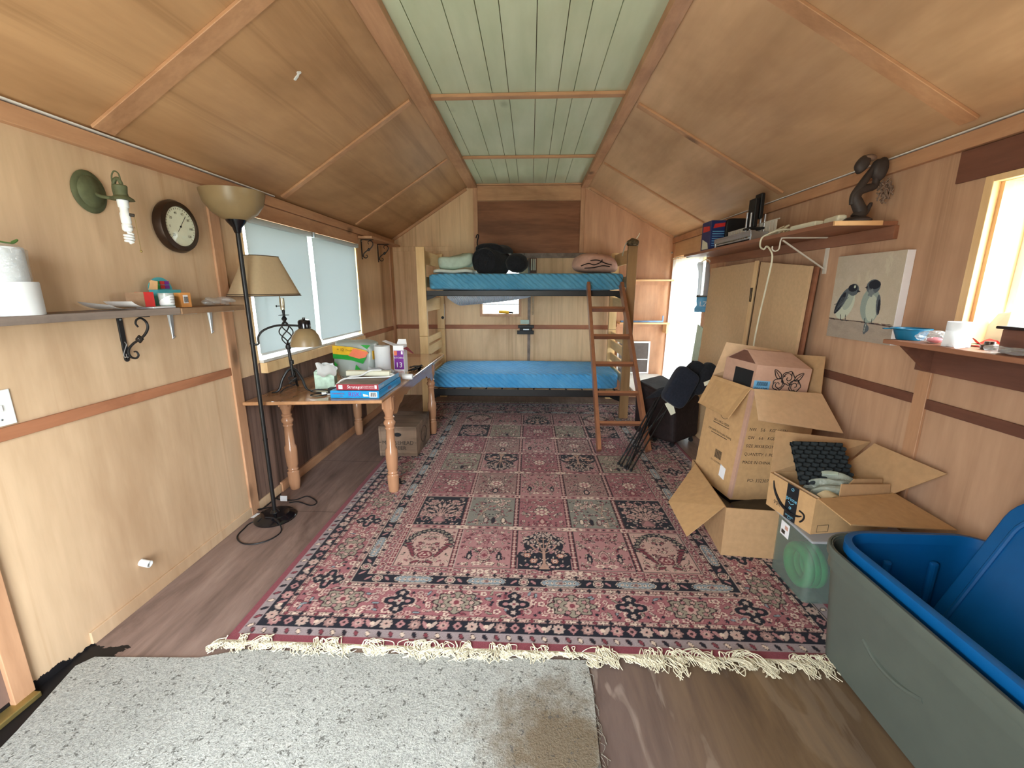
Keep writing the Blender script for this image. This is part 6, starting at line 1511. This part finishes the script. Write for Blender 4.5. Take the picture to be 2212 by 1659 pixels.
tag(t.build('white_cloth', M['paper'], smooth=True), 'limp white tissue draped beside the paper roll on the window shelf', 'tissue')
ya = at(2112, 705, 'x', 1.96).y; yb2 = at(2176, 705, 'x', 1.98).y
t = B().hexa([(1.955, ya, 1.2715), (1.975, yb2, 1.2715), (1.985, yb2, 1.2715), (1.965, ya, 1.2715)], [(1.97, ya - .06, 1.40), (1.985, yb2, 1.41), (1.99, yb2, 1.41), (1.975, ya - .06, 1.40)])
tag(t.build('cream_shade', M['cream_plastic'], bevel=.004), 'cream wedge-shaped plastic cover standing on the window sill', 'cover')
y_ = sy(2128, 1.82)
t = B().grid(lambda u, v: (1.80 + .05 * v, y_ + .055 - .11 * u, LZ + .014 + .012 * math.sin(7 * u + 5 * v) + .006), 12, 6).grid(lambda u, v: (1.80 + .05 * v, y_ + .055 - .11 * u, LZ + .001), 12, 6)
tag(t.build('red_cloth', M['red'], smooth=True), 'crumpled red wrapper on the window shelf behind the paper roll', 'wrapper')
y_ = sy(2140, 1.765)
tag(B().lathe([(0, 0), (.024, 0), (.025, .016), (.016, .02), (.015, .03), (0, .03)], (1.765, y_, LZ), 16).build('brown_cap', M['bronze'], smooth=True), 'small dark brown bottle cap on the window shelf', 'cap')
y_ = at(2160, 735, 'x', 1.71).y
t = thing('lidded_box', 'dark brown lidded box on the window shelf at the edge of the photo', 'box', (1.77, y_ - .09, LZ))
B().box(1.71, 1.85, y_ - .18, y_, LZ, LZ + .085).build('box_body', M['plum'], t, bevel=.003); B().box(1.698, 1.862, y_ - .192, y_ + .014, LZ + .0855, LZ + .096).build('lid', M['dark_leather'], t, bevel=.003)
crumple('clear_bag', (1.68, sy(2150, 1.67), LZ + .014), (.045, .08, .026), M['film'], 'flattened clear bag at the front of the window shelf beside the brown box', 'bag', 3)
crumple('clear_bag', (1.68, sy(2195, 1.67), LZ + .014), (.045, .075, .024), M['film'], 'crumpled clear bag nearest the photo edge on the window shelf', 'bag', 9)

# ------------------------------------------------------------------ folded camp chair and black case
FB = .0135
t = thing('camp_chair', 'folded black camp chair leaning with its legs towards the ladder', 'folding chair', (.82, 3.43, 0))
ft = [(.775, 3.50), (.79, 3.46), (.815, 3.42), (.83, 3.40), (.85, 3.36), (.845, 3.44)]
tp = [(1.075, 3.60, .56), (1.11, 3.58, .60), (1.10, 3.64, .57), (1.18, 3.62, .55), (1.21, 3.60, .53), (1.15, 3.68, .60)]
for (x, y), e in zip(ft, tp):
    lg = B().tube([(x, y, FB + .008), e], .0065, 8).build('leg', M['black_metal'], t, True)
    B().lathe([(0, 0), (.012, 0), (.011, .02), (0, .022)], (x, y, FB), 10).build('foot_cap', M['black_plastic'], lg, True)
B().tube([(.80, 3.50, .09), (1.20, 3.60, .50)], .005, 6).tube([(.855, 3.38, .10), (1.07, 3.64, .47)], .005, 6).build('cross_brace', M['black_metal'], t, True)
UP = Vector((.53, .18, .80)).normalized(); SD = Vector((.80, .08, -.55)).normalized(); SD = (SD - UP * SD.dot(UP)).normalized(); NR = SD.cross(UP)
RC = Matrix((SD, -NR, UP)).transposed(); RC = Matrix((SD, UP.cross(SD), UP)).transposed()
B().pillow((1.255, 3.53, .70), (.215, .10, .33), .38, 36, 24, RC, lambda p, q: p + Vector((0, .012 * math.sin(p.z * 14), 0))).build('seat_pad', M['navy_cloth'], t, True)
B().pillow((1.37, 3.66, .71), (.20, .10, .40), .4, 36, 24, RC, lambda p, q: p + Vector((.02 * math.sin(p.z * 9), .014 * math.sin(p.z * 15), 0))).build('back_fabric', M['black_cloth'], t, True)
a_ = [at(1436, 872, 'y', 3.50), at(1452, 866, 'y', 3.50), at(1459, 892, 'y', 3.50), at(1449, 897, 'y', 3.50)]
B().slab(a_, .006, (0, -1, 0)).build('white_label', M['cream_plastic'], t)
B().slab([at(1471, 812, 'y', 3.62), at(1497, 779, 'y', 3.70), at(1500, 800, 'y', 3.70), at(1490, 818, 'y', 3.64)], .02).build('arm_flap', M['black_cloth'], t)
B().slab([at(1441, 834, 'y', 3.62), at(1425, 838, 'y', 3.70), at(1394, 861, 'y', 3.80), at(1436, 856, 'y', 3.66)], .014).build('arm_flap', M['black_cloth'], t)
for px, py in ((1478, 812), (1486, 814)): B().ell(at(px, py, 'y', 3.52), (.008, .006, .009), 10, 8).build('chrome_rivet', M['steel'], t, True)
b = B().slab([at(1520, 826, 'y', 3.40), at(1537, 819, 'y', 3.40), at(1539, 827, 'y', 3.40), at(1522, 834, 'y', 3.40)], .004)
b.build('white_label', M['cream_plastic'], t)
B().pillow(at(1518, 818, 'y', 3.66), (.12, .12, .30), .5, 24, 16, RC).build('arm_fabric', M['black_cloth'], t, True)
t = thing('black_case', 'large black soft case on small casters beside the bunk bed', 'case', (1.4, 4.15, 0))
b = B().hexa([(1.07, 4.27, .058), (1.36, 3.87, .058), (1.70, 4.15, .058), (1.41, 4.55, .058)], [(1.06, 4.28, .60), (1.35, 3.90, .48), (1.69, 4.15, .48), (1.40, 4.54, .62)])
b.build('case_body', M['dark_leather'], t, bevel=.045, seg=4)
for x, y in ((1.25, 4.10), (1.37, 3.95), (1.62, 4.14), (1.40, 4.44)):
    z = .0135 if x < 1.462 else .0005
    cs = B().box(x - .008, x + .008, y - .016, y + .016, z + .03, .062).build('caster', M['black_plastic'], t)
    B().lathe([(0, -.012), (.02, -.012), (.022, 0), (.02, .012), (0, .012)], (x, y, z + .0225), 14, rot(PI / 2)).build('wheel', M['black_plastic'], cs, True)

# ------------------------------------------------------------------ cardboard cartons on the right
TH = .005


def frame(O, yaw, tilt=0.0):
    R = rot(0, 0, yaw) @ rot(0, tilt, 0); O = Vector(O); return (lambda x, y, z: O + R @ Vector((x, y, z))), R


def carton(t, f, w, d, h, m, m_in, bottom=True):
    def wall(a, b, nm):
        B().hexa([f(*a[0]), f(*a[1]), f(*a[2]), f(*a[3])], [f(*b[0]), f(*b[1]), f(*b[2]), f(*b[3])]).build(nm, m, t)
    q = lambda x0, x1, y0, y1, z0, z1: ([(x0, y0, z0), (x1, y0, z0), (x1, y1, z0), (x0, y1, z0)], [(x0, y0, z1), (x1, y0, z1), (x1, y1, z1), (x0, y1, z1)])
    b = B()
    for bx in ((0, w, 0, TH, 0, h), (0, w, d - TH, d, 0, h), (0, TH, TH, d - TH, 0, h), (w - TH, w, TH, d - TH, 0, h)) + (((TH, w - TH, TH, d - TH, 0, TH),) if bottom else ()):
        lo, hi = q(*bx); b.hexa([f(*p) for p in lo], [f(*p) for p in hi])
    b.build('carton_body', m, t)


def flap(t, pts, m, n=None, lab=None):
    b = B().slab([Vector(p) for p in pts], TH, n).build('flap', m, t)
    if lab: b['label'] = lab
    return b


# lower carton
f, R = frame((1.10, 2.22, .0135), -.095)
t = thing('cardboard_box', 'lower open cardboard carton on the rug under the tall printed one', 'cardboard box', (1.10, 2.22, .0135), -.095)
carton(t, f, .64, .70, .295, M['cardboard_d'], None)
h = .295
flap(t, [f(0, .02, h), f(0, .62, h), at(1444, 1084, 'z', .20), at(1483, 1159, 'z', .185)], M['cardboard'])
bg = B().pillow(f(.32, .35, .118), (.60, .66, .20), .3, 24, 16, R, lambda p, q: p + Vector((0, 0, .008 * math.sin(30 * p.x) * math.sin(26 * p.y))))
zmin = min(p.z for p in bg.v)
for p in bg.v: p.z += .0195 - zmin
tag(bg.build('black_bag', M['black_gloss'], smooth=True), 'black plastic bag filling the lower cardboard carton', 'bag')
# tall printed carton
f, R = frame((1.235, 2.46, .2365), .16, .094)
w, d, h = .44, .42, .70
t = thing('cardboard_box', 'tall open printed cardboard carton standing on the lower one', 'cardboard box', (1.235, 2.46, .24))
carton(t, f, w, d, h, M['cardboard'], None)
flap(t, [f(.0, -.002, h), f(w, -.002, h), at(1821, 936, 'y', 2.345), at(1639, 908, 'y', 2.285)], M['cardboard_in'])
flap(t, [f(-.002, .02, h), f(-.002, d - .01, h), at(1508, 870, 'x', 1.135), at(1573, 904, 'x', 1.15)], M['cardboard'])
flap(t, [f(0.004, d + .001, h), f(w - .004, d + .001, h), at(1690, 757, 'y', 2.93), at(1569, 739, 'y', 2.93)], M['cardboard_in'])
flap(t, [f(w + .001, 0.004, h), f(w + .001, d - .004, h), at(1690, 764, 'y', 2.90), at(1783, 770, 'y', 2.58)], M['cardboard_d'])
EX, EY, EZv = R @ Vector((1, 0, 0)), R @ Vector((0, 1, 0)), R @ Vector((0, 0, 1))
b = B()
for k, s in enumerate(('NW    5.6    KGS / CTN', 'GW    6.6    KGS / CTN', 'SIZE 38X38.5X59CM / CTN', 'QUANTITY: 1  PC/CTN', 'MADE IN CHINA')): b.text(s, .027, f(.028, -.0008, h - .245 - k * .052), EX, EZv, 'LEFT', wide=.92)
b.text('PO: 332307', .03, f(.085, -.0008, h - .57), EX, EZv, 'LEFT')
b.text('SKU: HKG-1020A', .022, f(-.0008, .225, h - .275), -EY, EZv).text('ITEM NAME: Mini Portable Washing', .021, f(-.0008, .225, h - .345), -EY, EZv, wide=.8)
for z in (h - .292, h - .362): b.bar(f(-.0012, .14, z), f(-.0012, .31, z), .002, .003, EZv)
b.text('PO: 33230700104', .016, f(-.0008, .2, h - .535), -EY, EZv).tube([f(-.001, .21 + .045 * math.cos(a), h - .205 + .04 * math.sin(a)) for a in np.linspace(0, 2 * PI, 30, False)], .0012, 4, True)
b.build('lettering', M['ink'], t)
for (o, dx) in (((-.001, .16, h - .51), 'y'), ((.25, -.001, h - .53), 'x')):
    b = B()
    for k in range(14):
        e = .0052 * k
        if dx == 'y': b.hexa([f(o[0], o[1] + e, o[2]), f(o[0], o[1] + e + .0015 + .001 * (k % 3), o[2]), f(o[0], o[1] + e + .0015 + .001 * (k % 3), o[2] + .055), f(o[0], o[1] + e, o[2] + .055)], [f(0, o[1] + e, o[2]), f(0, o[1] + e + .0015 + .001 * (k % 3), o[2]), f(0, o[1] + e + .0015 + .001 * (k % 3), o[2] + .055), f(0, o[1] + e, o[2] + .055)])
        else: b.hexa([f(o[0] + e, o[1], o[2]), f(o[0] + e + .0015 + .001 * (k % 3), o[1], o[2]), f(o[0] + e + .0015 + .001 * (k % 3), o[1], o[2] + .055), f(o[0] + e, o[1], o[2] + .055)], [f(o[0] + e, 0, o[2]), f(o[0] + e + .0015 + .001 * (k % 3), 0, o[2]), f(o[0] + e + .0015 + .001 * (k % 3), 0, o[2] + .055), f(o[0] + e, 0, o[2] + .055)])
    b.build('barcode', M['ink'], t)
B().hexa([f(-.0012, .095, .085), f(-.0012, .15, .095), f(-.0012, .15, .17), f(-.0012, .095, .16)], [f(0, .095, .085), f(0, .15, .095), f(0, .15, .17), f(0, .095, .16)]).build('white_sticker', M['white_ink'], t)
B().hexa([f(-.001, -.001, .01), f(.012, -.001, .01), f(.012, -.001, h - .01), f(-.001, -.001, h - .01)], [f(-.001, .03, .01), f(.012, .0, .01), f(.012, .0, h - .01), f(-.001, .03, h - .01)]).build('corner_tape', M['cardboard_p'], t)
# rose-printed carton inside it
t = thing('cardboard_box', 'pinkish cardboard carton printed with three roses inside the tall carton', 'cardboard box', tuple(f(.2, .2, .3)))
g = lambda x, y, z: f(.03 + x, .05 + y, .345 + z)
rw, rd, rh, rr_ = .36, .30, .49, .565
B().hexa([g(0, 0, 0), g(rw, 0, 0), g(rw, rd, 0), g(0, rd, 0)], [g(0, 0, rh), g(rw, 0, rh), g(rw, rd, rh), g(0, rd, rh)]).build('carton_body', M['cardboard_p'], t)
B().hexa([g(0, 0, rh), g(rw, 0, rh), g(rw, rd, rh), g(0, rd, rh)], [g(.02, .13, rr_), g(rw - .05, .13, rr_), g(rw - .05, .17, rr_), g(.02, .17, rr_)]).build('gable_top', M['cardboard_p'], t)
B().slab([g(-.001, .02, rh + .004), g(-.001, rd - .02, rh + .004), g(.0165, .165, rr_ - .006), g(.0165, .135, rr_ - .006)], .002).build('gable_shade', M['plum'], t)  # dark plate painted as the shade inside the open gable end
B().hexa([g(-.001, .02, .33), g(-.001, .19, .33), g(-.001, .19, .45), g(-.001, .02, .45)], [g(0, .02, .33), g(0, .19, .33), g(0, .19, .45), g(0, .02, .45)]).build('black_label', M['ink_black'], t)
B().hexa([g(-.0015, .03, .26), g(-.0015, .09, .26), g(-.0015, .09, .32), g(-.0015, .03, .32)], [g(0, .03, .26), g(0, .09, .26), g(0, .09, .32), g(0, .03, .32)]).build('white_sticker', M['white_ink'], t)
B().hexa([g(.002, -.001, .335), g(.105, -.001, .335), g(.105, -.001, .398), g(.002, -.001, .398)], [g(.002, 0, .335), g(.105, 0, .335), g(.105, 0, .398), g(.002, 0, .398)]).build('white_sticker', M['blue_pale'], t)
b = B().text('NH-6245', .022, g(.052, -.0016, .35), EX, EZv)
for k in range(12): b.bar(g(.022 + .006 * k, -.0014, .368), g(.022 + .006 * k, -.0014, .392), .0025, .001, EY)
b.build('lettering', M['ink_black'], t)
b = B(); L = lambda x, z: g(x, -.0015, z)
for cx, cz, r in ((.215, .425, .040), (.158, .384, .036), (.268, .380, .037)):
    b.tube(spline([L(cx + r * (1 + .10 * math.cos(5 * a)) * math.cos(a), cz + r * (1 + .10 * math.cos(5 * a)) * math.sin(a)) for a in np.linspace(0, 2 * PI, 15)[:-1]], 3, True), .0026, 5, True)
    b.tube(spline([L(cx + r * (.12 + .105 * a) * math.cos(a * 1.0 + cx * 40), cz + r * (.12 + .105 * a) * math.sin(a * 1.0 + cx * 40)) for a in np.linspace(0, 6.8, 26)], 2), .0022, 5)
    for s in (0.6, 2.6, 4.6): b.tube([L(cx + r * .62 * math.cos(s), cz + r * .62 * math.sin(s)), L(cx + r * .98 * math.cos(s + .5), cz + r * .98 * math.sin(s + .5))], .002, 5)
for cx, cz, a in ((.142, .445, 2.3), (.285, .437, .8)):
    ca, sa = math.cos(a), math.sin(a); pts = [(-.035, 0), (-.01, .017), (.035, 0), (-.01, -.017)]
    b.tube(spline([L(cx + u * ca - v * sa, cz + u * sa + v * ca) for u, v in pts], 5, True), .0024, 5, True).tube([L(cx - .03 * ca, cz - .03 * sa), L(cx + .025 * ca, cz + .025 * sa)], .0018, 5)
b.build('rose_print', M['ink_black'], t)
# clear storage bin with a coil of green hose
t = thing('clear_bin', 'milky clear plastic bin with something green inside, under the smile-printed carton', 'storage bin', (1.55, 1.98, .0135))
x0, x1, y0, y1, hb = 1.33, 1.80, 1.845, 2.14, .325; z0 = .0135
def tub(x0, x1, y0, y1, z0, z1, r, grow, n=9, th=.004, floor=True):
    """tapered open tub with rounded corners; returns mesh builder"""
    def ring(k, off):
        g_ = grow * k - off; pts = []
        for cx, cy, a0 in ((x1 - r, y1 - r, 0), (x0 + r, y1 - r, PI / 2), (x0 + r, y0 + r, PI), (x1 - r, y0 + r, 3 * PI / 2)):
            for i in range(n):
                a = a0 + PI / 2 * i / (n - 1); pts.append((cx + (r + g_) * math.cos(a), cy + (r + g_) * math.sin(a), z0 + (z1 - z0) * k))
        return pts
    b = B(); m = 4 * n; ks = (0, .25, .5, .75, 1.0)
    rings = [ring(k, 0) for k in ks] + [ring(k, th) for k in reversed(ks)]
    rings[-1] = [(p[0], p[1], p[2] + th) for p in rings[-1]]
    vs = [p for rg in rings for p in rg]; fs = []
    for i in range(len(rings) - 1):
        for j in range(m): fs.append((i * m + j, i * m + (j + 1) % m, (i + 1) * m + (j + 1) % m, (i + 1) * m + j))
    fs.append(list(range(m))[::-1]); fs.append([(len(rings) - 1) * m + j for j in range(m)])
    return b.add(vs, fs), ring
b, ring = tub(x0, x1, y0, y1, z0, z0 + hb, .03, .0)
b.build('bin_body', M['bin'], t, True)
B().box(x0 - .012, x1 + .012, y0 - .012, y1 + .012, z0 + hb + .001, z0 + hb + .014).build('bin_lid', M['bag_grey'], t, bevel=.006)
s_ = B().hexa([(x0 - .0015, 2.02, .245), (x0 - .0015, 2.09, .245), (x0 - .0015, 2.09, .32), (x0 - .0015, 2.02, .32)], [(x0, 2.02, .245), (x0, 2.09, .245), (x0, 2.09, .32), (x0, 2.02, .32)]); s_.build('white_sticker', M['white_ink'], t)
B().box(x0 - .0022, x0 - .0016, 2.03, 2.055, .285, .305).build('printed_picture', M['pink_cloth'], t); B().box(x0 - .0022, x0 - .0016, 2.05, 2.08, .255, .275).build('printed_lines', M['ink'], t)
b = B()
for k in range(3): b.tube([(x0 + .035 + k * .03, 1.965 + .085 * math.cos(a), z0 + .13 + .088 * math.sin(a)) for a in np.linspace(0, 2 * PI, 30, False)], .024, 10, True)
tag(b.build('green_hose', plain('green hose', lin((48, 206, 112)), .45), smooth=True), 'coil of bright green hose blurred behind the clear bin wall', 'hose')
# smile-printed carton on the bin
Z = z0 + hb + .015
f, R = frame((1.345, 1.90, Z + .0005), .0)
def fp(x, y, z):  # box axes: x towards the wall, y away from the camera, slightly skewed by its yaw
    return f2(x, y, z)
f2, R = frame((1.345, 1.893, Z + .0005), .17)
w, d, h = .42, .30, .185
t = thing('cardboard_box', 'open cardboard carton with a smile arrow and black tape, on the clear bin', 'cardboard box', (1.345, 1.893, Z), .17)
carton(t, f2, w, d, h, M['cardboard'], None)
EX, EY, EZv = R @ Vector((1, 0, 0)), R @ Vector((0, 1, 0)), Vector((0, 0, 1))
flap(t, [f2(.003, d + .001, h), f2(w - .003, d + .001, h), at(1880, 954, 'y', 2.25), at(1676, 930, 'y', 2.235)], M['cardboard_d'])
flap(t, [f2(.01, -.001, h), f2(w, -.001, h), at(2068, 1146, 'y', 1.74), at(1838, 1134, 'y', 1.68)], M['cardboard'])
flap(t, [f2(w + .001, .004, h), f2(w + .001, d - .004, h), at(1890, 958, 'x', 1.80), at(2046, 1024, 'x', 1.845)], M['cardboard_d'])
flap(t, [f2(.02, .004, h + .004), f2(.02, d - .004, h + .004), f2(.028, d - .01, h - .06), f2(.028, .01, h - .06)], M['cardboard_in'])
bt_ = B().hexa([f2(-.0014, .098, -.000), f2(-.0014, .172, -.000), f2(-.0014, .172, h + .001), f2(-.0014, .098, h + .001)], [f2(-.0004, .098, -.000), f2(-.0004, .172, -.000), f2(-.0004, .172, h + .001), f2(-.0004, .098, h + .001)])
tp_ = bt_.build('black_tape', M['tape'], t)
S3 = lambda y, z: f2(-.0025, y, z)
sm = [S3(.265, .155), S3(.255, .12), S3(.235, .09), S3(.20, .06), S3(.16, .045), S3(.12, .04), S3(.085, .048), S3(.062, .06)]
sp = spline(sm, 5); B().tube(sp, [.0028 + .0055 * math.sin(PI * i / (len(sp) - 1)) for i in range(len(sp))], 6).tube(spline([S3(.078, .082), S3(.055, .078), S3(.046, .066), S3(.052, .045), S3(.066, .028)], 5), .0042, 6).build('smile_arrow', M['ink_black'], t)
b = B().text('prime', .030, f2(-.002, .135, .112), -EY, EZv).tube(spline([S3(.152, .095), S3(.135, .086), S3(.118, .095)], 5), .0012, 4).text('amazon', .017, f2(-.002, .135, .022), -EY, EZv).tube([S3(.135 + .007 * math.cos(a), .165 + .007 * math.sin(a)) for a in np.linspace(0, 2 * PI, 12, False)], .0014, 4, True).tube([S3(.137 + .006 * math.cos(a), .065 + .006 * math.sin(a)) for a in np.linspace(0, 2 * PI, 12, False)], .0014, 4, True)
b.tube(spline([S3(.146, .012), S3(.135, .006), S3(.122, .012)], 5), .001, 4).build('lettering', M['sky_blue'], tp_)
b = B().text('8', .032, f2(-.0008, .235, .085), -EY, EZv).text('90h', .032, f2(-.0008, .225, .045), -EY, EZv)
b.bar(f2(.06, -.001, .16), f2(.12, -.001, .16), .002, .002).bar(f2(.075, -.001, .16), f2(.075, -.001, .182), .002, .002).bar(f2(.10, -.001, .16), f2(.10, -.001, .182), .002, .002).tube([f2(.03, -.001, .045), f2(.09, -.001, .045), f2(.09, -.001, .01), f2(.03, -.001, .01)], .0012, 4, True)
b.build('lettering', M['ink'], t)
# its contents
t = thing('foam_sheet', 'charcoal egg-crate foam sheet in the smile-printed carton', 'foam', tuple(f2(.15, .2, .05)))
ca = Vector(at(1733, 1046, 'y', 2.02)); e1 = (Vector(at(1858, 1050, 'y', 2.04)) - ca).normalized(); e2 = Vector(at(1768, 952, 'y', 2.16)) - ca; e2 = (e2 - e1 * e2.dot(e1)).normalized()
def foam(u, v):
    a, b_ = u * .27, v * .22; nn = e1.cross(e2)
    return ca + e1 * a + e2 * b_ - nn * (-.018 * (math.sin(a * 2 * PI / .044) * math.sin(b_ * 2 * PI / .044)))
B().grid(foam, 70, 70).grid(lambda u, v: foam(u, v) + e1.cross(e2) * (-.02), 70, 70).build('foam_face', M['foam'], t, True)
c_ = f2(.20, .105, .172)
b = B(); rn = random.Random(6); ph = [(rn.uniform(3, 9), rn.uniform(3, 9), rn.uniform(0, 6)) for _ in range(5)]
b.ell(c_, (.12, .068, .07), 36, 24, R, lambda q: 1 + .16 * sum(math.sin(a * q.x + bb * q.y + cc + 4 * q.z) for a, bb, cc in ph) / 2)
tag(b.build('bubble_wrap', M['bubble']), 'crumpled clear bubble wrap in the smile-printed carton', 'bubble wrap')
tag(B().slab([f2(.13, .12, .250), f2(.19, .09, .254), f2(.205, .105, .260), f2(.145, .14, .256)], .002).build('paper_slip', M['cloth_green']), 'pale yellowish paper slip lying on the bubble wrap', 'paper')
t = B().grid(lambda u, v: f2(.22 + .17 * u, .03 + .09 * v, .165 + .035 * math.sin(PI * u * 2.1 + .4) * (1 - .5 * v) + .01 * math.sin(12 * v + 5 * u)), 24, 10).grid(lambda u, v: f2(.06 + .10 * u, .012 + .05 * v, .165 + .018 * math.sin(PI * u) + .01 * v), 16, 6)
tag(t.build('packing_paper', plain('cream packing paper', lin((226, 206, 166)), .85, trans=(.2, lin((230, 210, 170)))), smooth=True), 'cream crumpled packing paper in the near side of the smile-printed carton', 'packing paper')
t = thing('cardboard_insert', 'torn cardboard insert inside the near edge of the smile-printed carton', 'cardboard', tuple(f2(.3, .02, .1)))
B().slab([f2(.13, .010, .10), f2(.41, .010, .10), f2(.41, .022, .225), f2(.15, .028, .238)], TH).build('insert_board', M['cardboard_d'], t)
B().slab([f2(.19, .030, .10), f2(.405, .045, .10), f2(.405, .06, .235), f2(.24, .05, .25), f2(.20, .045, .215)], TH).build('insert_board', M['cardboard_d'], t)

# ------------------------------------------------------------------ big grey tote with a blue tub inside
t = thing('storage_tote', 'big grey plastic tote in the near right corner of the room', 'tote', (1.53, 1.1, .0))
b, ring = tub(1.235, 1.79, .62, 1.60, .014, .50, .09, .042, 9, .006)
b.build('tote_body', M['tote_grey'], t, True)
def lip(z0, z1, off, m, nm, root, base=ring, k0=.98, thick=.012):
    b = B(); outer = base(k0, -off); inner = base(k0, -off + thick); n = len(outer)
    vs = [(p[0], p[1], z0) for p in outer] + [(p[0], p[1], z1 - .004) for p in outer] + [(p[0] * .7 + q[0] * .3, p[1] * .7 + q[1] * .3, z1) for p, q in zip(outer, inner)] + [(p[0] * .2 + q[0] * .8, p[1] * .2 + q[1] * .8, z1) for p, q in zip(outer, inner)] + [(p[0], p[1], z0) for p in inner]
    fs = []
    for i in range(5):
        for j in range(n): fs.append((i * n + j, i * n + (j + 1) % n, ((i + 1) % 5) * n + (j + 1) % n, ((i + 1) % 5) * n + j))
    b.add(vs, fs); return b.build(nm, m, root, True)
lip(.425, .51, .006, M['tote_grey'], 'rim', t, ring, .95, .008); lip(.478, .512, .016, M['tote_grey'], 'rim', t, ring, .95, .012)
B().tube(spline([(1.2195, 1.36, .26), (1.216, 1.30, .235), (1.215, 1.24, .23), (1.2165, 1.18, .24), (1.219, 1.12, .265)], 6), .010, 8).build('moulded_grip', M['tote_grey'], t, True)
t = thing('blue_tub', 'blue plastic tub nested inside the big grey tote', 'tub', (1.53, 1.1, .06))
b, ring2 = tub(1.268, 1.768, .655, 1.568, .06, .53, .085, .038, 9, .005)
b.build('tub_body', M['tote_blue'], t, True)
lip(.505, .545, .013, M['tote_blue'], 'rim', t, ring2, 1.0, .030)
for y in (1.15, 1.38): B().pillow((1.68, y, .30), (.16, .07, .44), .4, 16, 12).build('moulded_rib', M['tote_blue'], t, True) if False else None
for x in (1.42, 1.60): B().box(x, x + .03, 1.56, 1.585, .12, .44).build('moulded_rib', M['tote_blue'], t, bevel=.01)


def lid(x0, z0, x1, z1, ya, yb_, r, th, m, nm, root):
    """rounded lid standing on edge, leaning from (x0, z0) up to (x1, z1)"""
    up = Vector((x1 - x0, 0, z1 - z0)); Lh = up.length; up.normalize(); nn = Vector((up.z, 0, -up.x)); O = Vector((x0, 0, z0)); pts = []
    for cy, cu, a0 in ((yb_ - r, r, -PI / 2), (yb_ - r, Lh - r, 0), (ya + r, Lh - r, PI / 2), (ya + r, r, PI)):
        for i in range(8):
            a = a0 + PI / 2 * i / 7; pts.append(O + Vector((0, cy + r * math.cos(a), 0)) + up * (cu + r * math.sin(a)))
    b = B().slab(pts, th, nn); b.build(nm, m, root, bevel=.006)
    inner = [O + (p - O) * 1 for p in pts]; c = sum(pts, Vector()) / len(pts)
    B().tube([c + (p - c) * .86 - nn * (th / 2 + .002) for p in pts], .009, 8, True).build('moulded_ridge', m, root, True)
t = thing('tub_cover', 'blue tub lid standing on edge inside the blue tub', 'lid', (1.62, 1.0, .1))
lid(1.49, .075, 1.80, .80, .70, 1.50, .13, .016, M['tote_blue'], 'lid_panel', t)
t = thing('tote_cover', 'grey tote lid leaning on the right wall behind the blue lid', 'lid', (1.85, 1.0, .1))
lid(1.868, .02, 1.871, .84, .66, 1.47, .12, .010, M['tote_grey'], 'lid_panel', t)
